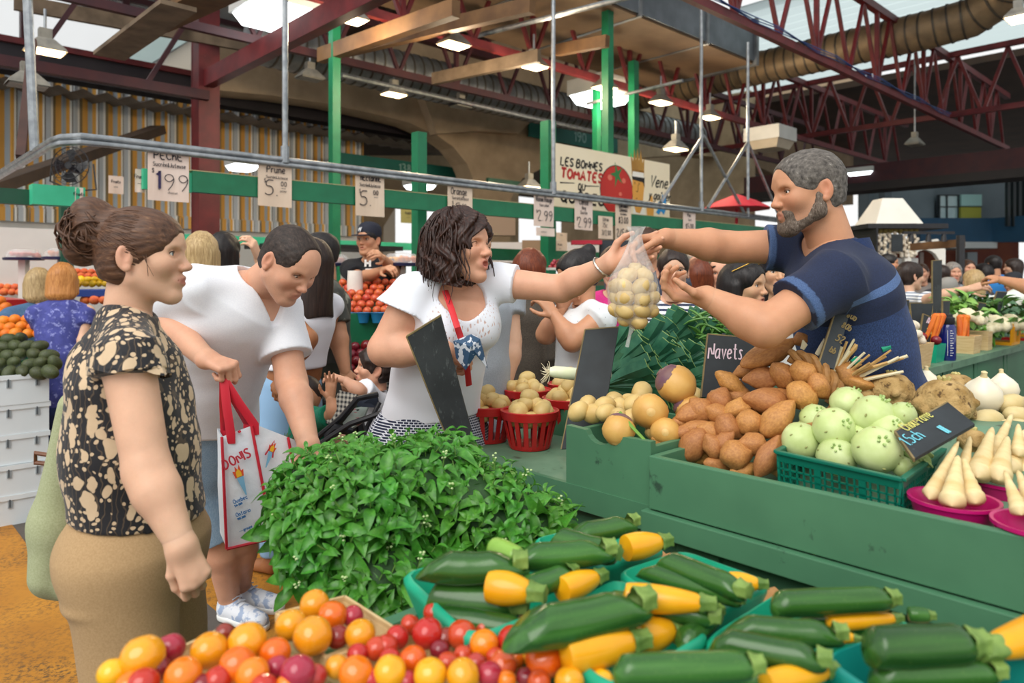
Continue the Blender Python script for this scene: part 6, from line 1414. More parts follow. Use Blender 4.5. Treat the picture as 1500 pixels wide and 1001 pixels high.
def shoe(f, an, toe, m, sole, lab):
 an, toe = Vector(an), Vector(toe); sd = SDF(.006); h = Vector((an.x, an.y, .045)); tv = Vector((toe.x, toe.y, .035)); sd.rc(h, tv, .046, .038, .02); sd.rc(h, h+Vector((0,0,.04)), .046, .044, .02); sd.cut((0,0,.012), (0,0,-1)); o = f.cloth('shoe', sd, m, lab)
 s2 = SDF(.006); s2.rc(Vector((an.x, an.y, .02)), Vector((toe.x, toe.y, .02)), .05, .042, .01); s2.cut((0,0,.028), (0,0,1)); s2.cut((0,0,.001), (0,0,-1)); f.cloth('sole', s2, sole, parent=o)
 return o
# ================= brunette woman reaching out =================
def brunette():
 f = Fig('person', 'woman with wavy dark bob and white lace top reaching for the potato bag', W(650, 408, 2.45).xy.to_3d(), SKIN('rosy')); sk = {}
 fw = Vector((.86, -.46, .10)); M = headM(W(674, 364, 2.36), fw, (-.05, .05, 1), 1.0); nb = W(664, 438, 2.43)
 V, Q, t = head_geo(M, .0026, True, nb, .056, opn=.28, mouth=.55, fat=.004); f.geo((V, Q), t); f.face(M, '#3a2618', '#3c2c24', gaze=(0, 1, -.2))
 shR, shL = W(608, 428, 2.34), W(731, 414, 2.46); elR, wrR = W(564, 512, 2.32), W(650, 515, 2.27); elL, wrL = W(822, 423, 2.40), W(893, 386, 2.29)
 x = (shR-shL).normalized(); J = [W(663, 462, 2.42), W(641, 545, 2.50), W(628, 640, 2.60)]; R = [(.155, .100), (.138, .108), (.176, .145)]
 s = SDF(.0055); torso(s, J, R, x); s.rc(nb, nb.lerp(J[0], .4), .062, .10, .05); s.rc(nb.lerp(shR, .3), shR, .05, .062, .04); s.rc(nb.lerp(shL, .3), shL, .05, .058, .04)
 fv = x.cross(Vector((0,0,1))); fv = -fv if fv.y > 0 else fv
 for e in (-1, 1): s.el(J[0]+x*e*.07+fv*.065-Vector((0,0,.045)), (.06, .058, .064), k=.04)
 arm(s, shR, elR, wrR, (.060, .053, .048, .033)); arm(s, shL, elL, wrL, (.053, .044, .040, .028))
 for hx in (-1, 1): legs(s, J[2]+x*hx*.095-Vector((0,0,.05)), W(640, 408, 2.5).xy.to_3d()+x*hx*.1+Vector((0,0,.42)), W(640, 408, 2.52).xy.to_3d()+x*hx*.1+Vector((0,0,.07)), W(650, 408, 2.40).xy.to_3d()+x*hx*.1+Vector((0,0,.03)))
 f.geo(s)
 h = SDF(.0026); hand(h, wrL, (.93, -.12, .36), (-.1, -1, .1), 1, curl=(14, 18, 14), th=(.7, .75, -.15), size=.98, each=[(5, 12, 8), (10, 16, 12), (16, 20, 16), (24, 24, 18)]); h.rc(elL.lerp(wrL, .7), wrL, .0335, .029, .02); f.geo(h)
 h = SDF(.004); hand(h, wrR, (.8, .5, -.3), (0, .8, -.6), -1, curl=(50, 50, 40)); h.rc(elR.lerp(wrR, .6), wrR, .042, .034, .02); f.geo(h)
 f.done()
 # top
 wt = NT('white lace top'); a = wt.n('Attribute', attribute_name='lace'); co = wt.coord('Object'); vo = wt.n('TexVoronoi', feature='DISTANCE_TO_EDGE'); vo.inputs['Scale'].default_value = 1; mp = wt.n('Mapping'); mp.inputs['Scale'].default_value = (110, 110, 42); mp.inputs['Rotation'].default_value = (0, .5, 0); wt.l(co, mp.inputs[0]); wt.l(mp.outputs[0], vo.inputs[0])
 hole = wt.math('MULTIPLY', a.outputs['Fac'], wt.ramp(vo.outputs[0], [(.0, '000000'), (.24, '000000'), (.34, 'ffffff')])); c = wt.mix(wt.math('MULTIPLY', hole, .8), '#e8ebf3', '#c79c8a'); wt.col(c); wt.set(rough=.75, sheen=.2); wt.bump(wt.math('ADD', wt.math('MULTIPLY', hole, -1), wt.math('MULTIPLY', wt.noise(co, 500, 2), .15)), .4, .004)
 c = SDF(.0055); torso(c, J, [(r[0]+.012, r[1]+.012) for r in R[:2]]+[(R[2][0]+.014, R[2][1]+.014)], x); c.rc(nb.lerp(J[0], .25), nb.lerp(J[0], .55), .075, .115, .05)
 for sh, el, r in ((shR, elR, .070), (shL, elL, .063)): c.rc(nb.lerp(sh, .45), sh, .062, r*.97, .04)
 c.cc(shR.lerp(elR, -.1), shR.lerp(elR, .36), r*.95, .097, .03); c.cc(shL.lerp(elL, -.1), shL.lerp(elL, .30), .060, .072, .03)
 for e in (-1, 1): c.el(J[0]+x*e*.07+fv*.067-Vector((0,0,.045)), (.072, .068, .074), k=.05)
 c.el(nb+fv*.075+Vector((0,0,-.005)), (.082, .075, .085), k=.012, op=1); c.el(nb+Vector((0,0,.06)), (.075, .07, .085), k=.012, op=1)
 c.cut(W(640, 615, 2.5), (.10, 0, -1)); c.disp(folds(.007, 24, (1, 1, .45), 3)); o = f.cloth('lace_top', c, wt.m)
 P = verts(o)+np.array(f.root.location); dn = np.linalg.norm((P-np.array(nb+fv*.09-Vector((0,0,.07))))/np.array((.135, .12, .10)), axis=1); attrib(o, 'lace', sstep(1.05, .9, dn))
 # patterned trousers
 pt = NT('navy white maze cloth'); co = pt.coord('Object'); v1 = pt.n('TexVoronoi', feature='DISTANCE_TO_EDGE', distance='MANHATTAN');
 mp = pt.n('Mapping'); mp.inputs['Scale'].default_value = (95, 95, 95); pt.l(co, mp.inputs[0]); br = pt.n('TexBrick'); br.inputs['Scale'].default_value = 1.0; br.inputs['Mortar Size'].default_value = .13; br.inputs['Brick Width'].default_value = 1.3; br.inputs['Row Height'].default_value = .85; cmb = pt.n('CombineXYZ'); sp = pt.n('SeparateXYZ'); pt.l(mp.outputs[0], sp.inputs[0]); pt.l(pt.math('ADD', sp.outputs[0], sp.outputs[1]), cmb.inputs[0]); pt.l(sp.outputs[2], cmb.inputs[1]); pt.l(cmb.outputs[0], br.inputs['Vector'])
 pt.l(cmb.outputs[0], v1.inputs['Vector']); v1.inputs['Scale'].default_value = .8; w1 = pt.ramp(v1.outputs[0], [(.0, '222222'), (.02, '000000')]); pt.col(pt.mix(pt.math('MAXIMUM', br.outputs['Fac'], w1), '#1d2540', '#d8dbe4')); pt.set(rough=.8)
 c = SDF(.006); c.ec(J[2].lerp(J[1], .6), J[2], (.158, .128), (.204, .176), x, .04);
 for hx in (-1, 1): legs(c, J[2]+x*hx*.09-Vector((0,0,.03)), W(640, 408, 2.5).xy.to_3d()+x*hx*.1+Vector((0,0,.42)), W(640, 408, 2.52).xy.to_3d()+x*hx*.1+Vector((0,0,.12)), r=(.138, .08, .075, .06), k=.05)
 f.cloth('trousers', c, pt.m)
 # hair: wavy bob
 hm = hair_mat('dark brown wavy hair', '#1a0d09', '#3c231a', '#6a4230', sc=(110, 110, 12)); hs = cap_sdf(.003, .02, face=((0,.115,-.04), (.068,.07,.098)), low=-.12, ears=False)
 hs.el((.0,-.05,-.055), (.104,.085,.118), k=.03); hs.el((.082,.0,-.06), (.034,.05,.098), k=.02); hs.el((-.082,-.005,-.06), (.034,.05,.098), k=.02); hs.disp(lambda P: .0075*np.sin(np.arctan2(P[:, 0], -P[:, 1]-.02)*9+3.2*np.sin(P[:, 2]*38+P[:, 0]*12)+2*nz(P, 40, 8))+.0025*np.sin(np.arctan2(P[:, 0], -P[:, 1]-.02)*31+5*np.sin(P[:, 2]*60+1))+.003*nz(P, 120, 5))
 rs = random.Random(3); lk = []
 for i in range(150):
  a = rs.uniform(-2.45, 2.45); z0 = rs.uniform(.02, .13); ca, sa = math.cos(a), math.sin(a); pts = []; r0 = .104+rs.uniform(-.006, .008); ph = rs.random()*6
  L_ = rs.uniform(.14, .215)
  for k in range(12):
   u = k/11; z = z0-L_*u; el_ = max(-.2, min(1, (z-.03)/.105)); rr = (math.sqrt(max(0, 1-max(0, el_)**2))*.99+.03)*r0*(1+.27*u); wv = .008*math.sin(u*9+ph)*(.2+u)
   pts.append(Vector((sa*rr*.86+wv*ca, -.018-ca*rr+wv*sa, z)))
  rr_ = rs.uniform(.0014, .0034); lk.append((pts, [rr_*(.6+.6*math.sin(math.pi*min(1, .12+k/11*.95))) for k in range(12)]))
 lk = [l for l in lk if all(not (p.y > .052 and abs(p.x) < .062) for p in l[0])]
 f.hair('hair', M, hs, hm, lk)
 # strap, folded umbrella, bracelet
 b = MB(); n_ = x.cross(Vector((0,0,1))); p0 = W(655, 430, 2.31); pts = [W(652, 426, 2.32), W(661, 452, 2.235), W(670, 480, 2.19), W(680, 510, 2.22), W(685, 545, 2.27), W(687, 565, 2.31)]; b.tube(pts, .010, 8, flat=((1,0,0), .25)); f.mb('bag_strap', b, mat('red strap', '#c8252c', rough=.6), 'red shoulder strap')
 b = MB(); um = [(664, 500, 2.2), (690, 490, 2.18), (703, 497, 2.19), (714, 540, 2.2), (697, 520, 2.17), (682, 543, 2.18), (668, 525, 2.2)]; P = [W(*q) for q in um]; c_ = W(690, 508, 2.15); m_ = len(P); b.add(P+[c_]+[p+Vector((0, .03, 0)) for p in P], [(i, (i+1) % m_, m_) for i in range(m_)]+[(i, i+m_+1, (i+1) % m_+m_+1, (i+1) % m_) for i in range(m_)]+[tuple(m_+1+k for k in range(m_))]); f.mb('folded_umbrella', b, mat('umbrella cloth', '#2f4f6e', '#c9ced6', ns=45, nd=2, lo=.52, hi=.56, rough=.6), 'small blue and white folded umbrella on the strap', smooth=False)
 b = MB(); ax = (wrL-elL).normalized(); c0 = elL.lerp(wrL, .86); u = ax.cross(Vector((0,0,1))).normalized(); v = ax.cross(u); pts = [c0+u*.036*math.cos(q)+v*.036*math.sin(q)+ax*.010*math.sin(q) for q in [math.tau*i/40 for i in range(40)]]; b.tube(pts, [.0030+.0012*(i % 2) for i in range(40)], 6, closed=True); f.mb('bracelet', b, mat('silver', '#c9c5ba', rough=.25, metal=.9), 'silver chain bracelet')
brunette()
# ================= vendor =================
def vendor():
 f = Fig('person', 'bearded grey haired vendor in navy polo shirt holding out a bag of potatoes', W(1280, 408, 2.22).xy.to_3d(), SKIN('tan'))
 M = headM(W(1182, 281, 2.12), (-1, -.10, -.13), (-.1, 0, 1), 1.0); nb = W(1222, 372, 2.13)
 V, Q, t = head_geo(M, .0026, False, nb, .062, opn=.6, stub=.5); f.geo((V, Q), t); f.face(M, '#3d3a34', '#5a5048', gaze=(0, 1, -.15), bt=.0038)
 shL, shR = W(1226, 408, 1.97), W(1166, 362, 2.30); elL, wrL = W(1120, 480, 1.92), W(1036, 436, 2.0); elR, wrR = W(1062, 362, 2.33), W(976, 349, 2.28)
 x = Vector((-.15, 1, 0)).normalized(); J = [W(1232, 428, 2.13), W(1250, 500, 2.16), W(1284, 600, 2.20), W(1300, 680, 2.22)]; R = [(.185, .125), (.165, .122), (.165, .12), (.17, .125)]
 s = SDF(.0055); torso(s, J, R, x); s.rc(nb, nb.lerp(J[0], .5), .066, .11, .05)
 for sh in (shL, shR): s.rc(nb.lerp(sh, .3), sh, .055, .062, .04)
 arm(s, shL, elL, wrL, (.060, .052, .050, .032)); arm(s, shR, elR, wrR, (.058, .05, .046, .031))
 g0 = W(1290, 408, 2.22).xy.to_3d()
 for hx in (-1, 1): legs(s, J[3]+x*hx*.09, g0+x*hx*.1+Vector((0,0,.44)), g0+x*hx*.1+Vector((.03,0,.08)), g0+x*hx*.1+Vector((-.12,0,.03)))
 f.geo(s)
 h = SDF(.0026); hand(h, wrL, (-.92, .12, .10), (.12, -.35, .95), 1, th=(.62, .75, -.45), tcurl=22, each=[(38, 42, 22), (46, 46, 26), (55, 50, 30), (64, 54, 34)]); h.rc(elL.lerp(wrL, .68), wrL, .038, .032, .02); f.geo(h)
 h = SDF(.0026); hand(h, wrR, (-.93, -.05, -.12), (.05, -.35, -1), -1, th=(.45, .85, -.35), tcurl=18, each=[(42, 40, 20), (52, 50, 24), (58, 56, 30), (66, 60, 34)]); h.rc(elR.lerp(wrR, .68), wrR, .0365, .031, .02); f.geo(h)
 f.done()
 pm = NT('navy polo jersey'); a = pm.n('Attribute', attribute_name='axis'); hb = pm.n('Attribute', attribute_name='band'); co = pm.coord('Object')
 he = pm.ramp(pm.noise(pm.coord('Object', (500, 500, 160)), 1, 3), [(.35, '#182a4c'), (.68, '#30487a')]); st = pm.n('ValToRGB'); st.color_ramp.interpolation = 'CONSTANT'; e = st.color_ramp.elements
 pm.l(a.outputs['Fac'], st.inputs[0]);
 for q in range(2): e.new(.5)
 for i, (p, v) in enumerate(((0, 0), (.11, .66), (.155, .33), (.28, 1))): e[i].position = p; e[i].color = (v, v, v, 1)
 nav = pm.ramp(pm.noise(co, 300, 3), [(.3, '#101a34'), (.7, '#182647')]); li = pm.ramp(pm.noise(co, 400, 3), [(.3, '#384f78'), (.7, '#55709c')])
 c1 = pm.mix(pm.math('GREATER_THAN', st.outputs[0], .9), nav, he); c2 = pm.mix(pm.math('MULTIPLY', pm.math('GREATER_THAN', st.outputs[0], .5), pm.math('LESS_THAN', st.outputs[0], .9)), c1, li); c3 = pm.mix(hb.outputs['Fac'], c2, li)
 pm.col(c3); pm.set(rough=.85, sheen=.04); pm.bump(pm.noise(co, 800, 2), .15, .002)
 c = SDF(.0055); torso(c, J, [(r[0]+.016, r[1]+.016) for r in R], x); c.rc(nb.lerp(J[0], .2), nb.lerp(J[0], .55), .08, .125, .05)
 for sh in (shL, shR): c.rc(nb.lerp(sh, .35), sh, .066, .076, .04)
 eL = shL.lerp(elL, .58); c.cc(shL.lerp(elL, -.05), eL, .071, .079, .03); eR = shR.lerp(elR, .42); c.cc(shR.lerp(elR, -.05), eR, .067, .073, .03)
 c.el(nb+Vector((-.03, 0, .05)), (.078, .075, .075), k=.01, op=1); c.disp(folds(.005, 30, (1, 1, .6), 5))
 c.cut(W(1310, 660, 2.2), (.2, 0, -1)); o = f.cloth('polo_shirt', c, pm.m)
 P = verts(o)+np.array(f.root.location); axv = np.array((J[2]-J[0]).normalized()); axis = np.clip(((P-np.array(J[0])) @ axv+.10)/.5, 0, .999); dL, tL = seg_d(P, shL, elL); dR, tR = seg_d(P, shR, elR); sl = ((dL < .098) & (tL > .12)) | ((dR < .095) & (tR > .1)); axis[sl] = .05; attrib(o, 'axis', axis)
 attrib(o, 'band', (((dL < .105) & (np.abs(tL-.53) < .05)) | ((dR < .1) & (np.abs(tR-.39) < .04))).astype(float)*.8)
 # collar
 b = MB(); ax = (nb-J[0]).normalized(); ring = []; n = 28; u = Vector((-1, 0, 0)); v = Vector((0, 1, 0)); vs = []
 for i in range(n+1):
  q = math.radians(32)+math.radians(296)*i/n; d_ = u*math.cos(q)*.082+v*math.sin(q)*.078; base = nb+Vector((.018, 0, .0)); h_ = .030+.018*(1-math.cos(q))/2
  vs += [base+d_*.96+Vector((0, 0, h_)), base+d_*1.24+Vector((0, 0, -.012)), base+d_*1.20+Vector((0, 0, -.018)), base+d_*.90+Vector((0, 0, h_-.004))]
 b.add(vs, [(4*i+j, 4*i+(j+1) % 4, 4*i+4+(j+1) % 4, 4*i+4+j) for i in range(n) for j in range(4)]); f.mb('collar', b, fabric('navy collar rib', '#1b2a4c', '#24355c'))
 c = SDF(.008); torso(c, [J[3]+Vector((0,0,.08)), J[3]], [(.165, .12), (.17, .13)], x)
 for hx in (-1, 1): legs(c, J[3]+x*hx*.085, g0+x*hx*.1+Vector((0,0,.44)), g0+x*hx*.1+Vector((.03,0,.12)), r=(.105, .085, .08, .07))
 f.cloth('trousers', c, fabric('dark denim', '#2a3346', '#394660'))
 # hair and beard
 hm = hair_mat('grey brown short hair', '#2f2a26', '#6e6760', '#a9a49c', sc=(150, 60, 60), rough=.6); hs = cap_sdf(.0026, .008, face=((0,.115,-.02), (.075,.078,.10)), low=-.075); hs.disp(lambda P: .0016*nz(P*np.array((1, .5, 1)), 330, 4)); f.hair('hair', M, hs, hm)
 bs = SDF(.0026);
 for e in (-1, 1): bs.rc((e*.058,.006,-.062), (e*.020,.064,-.100), .0205, .0195, k=.03); bs.rc((e*.062,-.002,-.02), (e*.058,.004,-.06), .0165, .02, k=.02); bs.rc((e*.026,.074,-.062), (e*.012,.084,-.052), .006, .006, k=.008); bs.rc((e*.026,.074,-.062), (e*.022,.074,-.095), .012, .014, k=.02)
 bs.el((0,.074,-.104), (.026,.022,.019), k=.02); bs.disp(lambda P: .0014*nz(P, 420, 6)); f.hair('beard', M, bs, hair_mat('grizzled beard', '#3c2f26', '#75675b', '#b8b0a6', sc=(260, 260, 90), rough=.75))
vendor()
# ================= the bag of potatoes between them =================
def potato_bag():
 c0 = W(928, 418, 2.22); t = thing('potato_bag', 'clear plastic bag of small potatoes passed between the vendor and the brunette', 'bag', c0)
 g = NT('clear plastic film'); co = g.coord('Object'); g.col('#f2f2ef'); g.set(rough=.18, alpha=.26, spec=.7); g.bump(g.noise(g.coord('Object', (60, 60, 14)), 1, 4, .7), .9, .01)
 prof = [(.003, -.135), (.02, -.125), (.058, -.10), (.078, -.055), (.080, -.01), (.070, .03), (.052, .065), (.036, .095), (.024, .125), (.016, .150), (.020, .165), (.028, .180)]
 b = MB(); b.lathe(prof, 30, lob=lambda a, z: 1+.07*math.sin(7*a+z*30)*(.6+max(0, z)*8)+.04*math.sin(13*a)); b.v = [(v[0]*.98+.16*max(0, v[2]-.02)*.35, v[1]*.8, v[2]) for v in b.v]; b.build('film', g.m, t)
 b = MB(); b.tube([(0, 0, -.12), (-.012, -.005, -.15), (-.02, 0, -.19)], [.012, .005, .006], 8, flat=((1,0,0), .4)); b.build('bottom_seam', g.m, t)
 rs = random.Random(4);
 for z, n, r in ((-.105, 3, .025), (-.075, 6, .048), (-.04, 6, .052), (-.005, 6, .048), (.028, 4, .034), (.05, 1, .01)):
  for k in range(n): a = math.tau*k/n+z*30; item('potato', rs.choice(pots), c0+Vector((r*math.cos(a)+(.006 if z > 0 else 0), r*.75*math.sin(a), z)), (rs.uniform(-1, 1), rs.uniform(-1, 1), rs.uniform(-1, 1)), sc=rs.uniform(.95, 1.25), label='pale potato inside the clear plastic bag held between the two', cat='potato', group='potatoes in the plastic bag')
potato_bag()
# ================= man in the white T-shirt =================
def whiteman():
 f = Fig('person', 'balding man in white V-neck T-shirt bending over the basil, red handled bag in hand', W(335, 408, 2.98).xy.to_3d(), SKIN('rosy'))
 fw = Vector((.70, -.40, -.60)); up = Vector((.52, -.2, .82)); M = headM(W(424, 387, 2.40), fw, up, 1.02); nb = W(372, 425, 2.50)
 V, Q, t = head_geo(M, .0026, False, nb, .062, opn=.35, stub=.35); f.geo((V, Q), t); f.face(M, '#4a3a2c', '#3d3028', gaze=(0, 1, -.35), bt=.0038)
 shR, shL = W(288, 424, 2.36), W(410, 452, 2.58); elR, wrR = W(224, 452, 2.46), W(302, 526, 2.27); elL, wrL = W(427, 560, 2.50), W(452, 652, 2.30)
 x = (shR-shL); x.z = 0; x.normalize(); J = [W(346, 458, 2.50), W(308, 552, 2.68), W(300, 660, 2.86)]; R = [(.195, .128), (.155, .125), (.165, .13)]
 s = SDF(.0055); torso(s, J, R, x); s.rc(nb, nb.lerp(J[0], .5), .064, .11, .05)
 for sh in (shL, shR): s.rc(nb.lerp(sh, .3), sh, .055, .062, .04)
 arm(s, shR, elR, wrR, (.060, .052, .048, .032)); arm(s, shL, elL, wrL, (.060, .052, .050, .033))
 kR, kL = W(322, 785, 2.92), W(352, 790, 3.0); aR, aL = W(336, 893, 3.02), W(352, 890, 3.14)
 aR.z = aL.z = .075; tR, tL = aR+Vector((.16, -.10, -.04)), aL+Vector((.17, -.06, -.04))
 legs(s, J[2]+x*.09-Vector((0,0,.06)), kR, aR, tR, r=(.09, .062, .064, .042)); legs(s, J[2]-x*.09-Vector((0,0,.06)), kL, aL, tL, r=(.09, .062, .064, .042)); f.geo(s)
 h = SDF(.0026); hand(h, wrR, (.80, -.25, -.22), (.2, .25, -1), -1, th=(.35, .8, -.55), tcurl=26, each=[(72, 78, 48), (76, 80, 48), (80, 80, 50), (84, 80, 50)]); h.rc(elR.lerp(wrR, .65), wrR, .037, .032, .02); f.geo(h)
 h = SDF(.003); hand(h, wrL, (.25, -.35, -.9), (.1, .8, -.3), 1, curl=(35, 35, 25)); h.rc(elL.lerp(wrL, .7), wrL, .038, .033, .02); f.geo(h); f.done()
 wm = fabric('white jersey', '#e9ebf2', '#f0f2f7', .85)
 c = SDF(.0055); torso(c, J, [(R[0][0]+.016, R[0][1]+.016), (R[1][0]+.03, R[1][1]+.03), (R[2][0]+.042, R[2][1]+.04)], x); c.rc(nb.lerp(J[0], .15), nb.lerp(J[0], .55), .08, .13, .05)
 for sh in (shL, shR): c.rc(nb.lerp(sh, .35), sh, .066, .078, .04)
 eR = shR.lerp(elR, .62); c.cc(shR.lerp(elR, -.05), eR, .080, .090, .03); eL = shL.lerp(elL, .66); c.cc(shL.lerp(elL, -.05), eL, .080, .092, .03)
 fv = x.cross(Vector((0,0,1))); fv = -fv if fv.y > 0 else fv
 c.el(nb+Vector((.025, -.015, .045)), (.088, .085, .075), k=.008, op=1); vtip = W(404, 466, 2.46); c.rc(nb+fv*.06+Vector((.03,0,.03)), vtip, .072, .022, k=.006, op=1)
 c.cut(W(315, 648, 2.8), (.06, -.25, -1)); c.disp(folds(.010, 17, (1, 1, .5), 7)); c.disp(folds(.003, 45, (1, 1, .4), 8)); f.cloth('v_neck_shirt', c, wm)
 dn = NT('light denim'); co = dn.coord('Object'); dn.col(dn.ramp(dn.noise(dn.coord('Object', (400, 400, 60)), 1, 3), [(.3, '#7fa3c4'), (.7, '#a9c6de')])); dn.set(rough=.85); dn.bump(dn.noise(co, 600, 2), .2, .002); MATS['light denim'] = dn.m
 c = SDF(.0065); torso(c, [J[2].lerp(J[1], .55), J[2]], [(.178, .142), (.195, .158)], x)
 for e, k_, hp in ((1, kR, J[2]+x*.085-Vector((0,0,.05))), (-1, kL, J[2]-x*.085-Vector((0,0,.05)))): c.cc(hp, hp.lerp(k_, .95), .108, .094, .05)
 c.disp(folds(.004, 30, (1, 1, .5), 2)); f.cloth('denim_shorts', c, dn.m)
 for an, to in ((aR, tR), (aL, tL)):
  o = shoe(f, an, to, mat('white blue trainer', '#dfe3ea', '#9fb0cc', ns=26, lo=.5, hi=.56, rough=.6), mat('white sole', '#e6e6e2', rough=.6), None); b = MB()
  d_ = Vector((to.x-an.x, to.y-an.y, 0)).normalized(); n_ = Vector((-d_.y, d_.x, 0))
  for k in range(4): c_ = Vector((an.x, an.y, .098-.011*k))+d_*(.05+.022*k); b.tube([c_-n_*.022, c_+Vector((0,0,.006)), c_+n_*.022], .003, 5)
  f.mb('laces', b, mat('shoe lace', '#c9ced8', rough=.8), parent=o)
 hm = hair_mat('dark brown short hair', '#1d1613', '#3c302a', '#5c4e45', sc=(160, 60, 60), rough=.6); hs = cap_sdf(.0026, .006, face=((0,.115,-.01), (.078,.082,.105)), low=-.07, sub=(((0,.095,.07), (.05,.045,.04)),)); hs.disp(lambda P: .0013*nz(P*np.array((1, .5, 1)), 340, 4)); f.hair('hair', M, hs, hm)
whiteman()
def shopping_bag():
 t = thing('shopping_bag', 'white reusable shopping bag with red piping and a flame torch, held by the bending man', 'bag', W(370, 800, 2.40)); O_ = t.location
 wv = mat('woven white plastic', '#dfe6ee', '#eef2f6', ns=7, rough=.35, bump=.35, bs=22, bd=.01); rd = mat('red piping', '#cf2236', rough=.5)
 TL, TR, BR, BL = W(325, 640, 2.22), W(374, 622, 2.26), W(405, 787, 2.24), W(332, 804, 2.18); FR, FRb = W(476, 662, 2.42), W(500, 800, 2.40); BLk, BLb = W(318, 628, 2.42), W(322, 780, 2.40)
 def panel(nm, q, sub=6, bulge=.01, th=.003, m=wv):
  b = MB(); vs = []; n = (q[1]-q[0]).cross(q[3]-q[0]).normalized(); n = -n if n.y > 0 else n; rs = random.Random(len(nm))
  for s_ in (0, 1):
   for i in range(sub+1):
    for j in range(sub+1): u, v = i/sub, j/sub; p = q[0]*(1-u)*(1-v)+q[1]*u*(1-v)+q[2]*u*v+q[3]*(1-u)*v; vs.append(p-O_+n*(bulge*math.sin(math.pi*u)*math.sin(math.pi*v)*(.6+rs.random()*.5)-s_*th))
  K = (sub+1)**2; fs = []
  for i in range(sub):
   for j in range(sub): a = i*(sub+1)+j; fs += [(a, a+1, a+sub+2, a+sub+1), (K+a, K+a+sub+1, K+a+sub+2, K+a+1)]
  b.add(vs, fs); b.build(nm, m, t, ang=60); return n
 n1 = panel('gusset', (TL, TR, BR, BL)); n2 = panel('main_panel', (TR, FR, FRb, BR)); panel('back_panel', (BLk, TL, BL, BLb)); panel('rear_gusset', (BLk, FR, FRb, BLb)); panel('bottom', (BL, BR, FRb, BLb), bulge=0)
 for pts in ((TL, BL), (TR.lerp(TL, .12), BR.lerp(BL, .08)), (BL, BR, FRb), (TL.lerp(TR, .5), TL.lerp(TR, .52).lerp(BL.lerp(BR, .9), .02)), (TR.lerp(FR, .45), BR.lerp(FRb, .45).lerp(TR.lerp(FR, .45), .45))):
  b = MB(); b.tube([p-O_+n1*.008 for p in pts], .0045, 6); b.build('piping', rd, t)
 H_ = W(328, 556, 2.24)
 for a, c in ((W(331, 640, 2.215), W(345, 632, 2.235)), (W(366, 624, 2.25), W(380, 622, 2.26)), (W(322, 632, 2.38), W(336, 628, 2.38)), (W(355, 622, 2.40), W(370, 620, 2.40))):
  b = MB(); p = a.lerp(c, .5); vs = []; wd = .014; pts = [H_, H_.lerp(p, .5)+Vector((0, -.005, 0)), p, p-Vector((0, 0, .03))]; b.tube([q-O_ for q in pts], wd, 8, flat=((1,0,0), .2)); b.build('handle', rd, t)
 def quadM(q, n): xd = (q[1]-q[0]).normalized(); yd = (q[0]-q[3]).normalized(); return xd, yd
 xd, yd = quadM((TL, TR, BR, BL), n1); ct = (TL+TR+BR+BL)/4
 def P1(u, v): return TL*(1-u)*(1-v)+TR*u*(1-v)+BR*u*v+BL*(1-u)*v
 def P2(u, v): return TR*(1-u)*(1-v)+FR*u*(1-v)+FRb*u*v+BR*(1-u)*v
 def txt(Pf, u, v, s_, sz, wt, m, n, xdir, sx=.8):
  g = MB(); Mx = Matrix.Translation(Pf(u, v)-O_+n*.016) @ basis(x=xdir, z=n).to_4x4(); glyphs(g, s_, Mx, 0, 0, sz, wt, sx=sx, jit=.02, th=.001); g.build('lettering', m, t, smooth=False)
 mr = mat('bag red print', '#c4283c', rough=.5); mbl = mat('bag blue print', '#3a7ab8', rough=.5); x2 = (FR-TR).normalized()
 txt(P1, .05, .30, 'DONIS', .030, .005, mr, n1, xd+Vector((0,0,.12))); txt(P2, .52, .30, 'ADONIS', .03, .005, mr, n2, x2, .7); txt(P2, .02, .27, 'A', .05, .006, mr, n2, x2)
 for k, (s_, sz) in enumerate((('Quebec', .012), ('514 000', .006), ('Ontario', .012), ('905 000', .006), ('www.groupe', .008))): txt(P1, .2+.02*k, (.62, .65, .74, .77, .88)[k], s_, sz, .0022, mbl, n1, xd)
 for Pf, u, v, n, xx, sc_ in ((P1, .36, .36, n1, xd, .72), (P2, .14, .18, n2, x2, .62)):
  Mx = Matrix.Translation(Pf(u, v)-O_+n*.017) @ basis(x=xx, z=n).to_4x4()
  for nm, pts, m_ in (('torch', [(-.012, -.02), (.016, -.02), (.006, -.10), (.001, -.10)], mat('torch blue', '#7fb8d8', rough=.5)), ('flame', [(-.016, -.02), (.018, -.02), (.024, .008), (.014, .004), (.012, .032), (.002, .012), (-.006, .030), (-.010, .008), (-.02, .012)], mat('flame red', '#e0502a', rough=.5)), ('flame_heart', [(-.010, -.018), (.012, -.018), (.012, .0), (.004, .016), (-.008, .004)], mat('flame yellow', '#f2b824', rough=.5))):
   b = MB(); z_ = .0008 if nm == 'flame_heart' else 0; b.add([Mx @ Vector((px*sc_, py*sc_, z_)) for px, py in pts], [tuple(range(len(pts)))]); b.build(nm, m_, t, smooth=False)
 b = MB(); rs = random.Random(2)
 for k in range(9): a = rs.uniform(-.7, .7); c_ = W(408+k*2, 668, 2.36)-O_; b.tube([c_, c_+Vector((.03*math.sin(a), rs.uniform(-.01, .01), .045)), c_+Vector((.07*math.sin(a), 0, .075))], [.008, .006, .0008], 5, flat=((1,0,0), .3))
 tp = thing('pineapple_top', 'spiky green leaf crown poking out of the shopping bag', 'fruit', O_); b.build('leaves', mat('pineapple leaf', '#5f7a5c', '#4a6a4c', ns=20, rough=.5), tp)
shopping_bag()
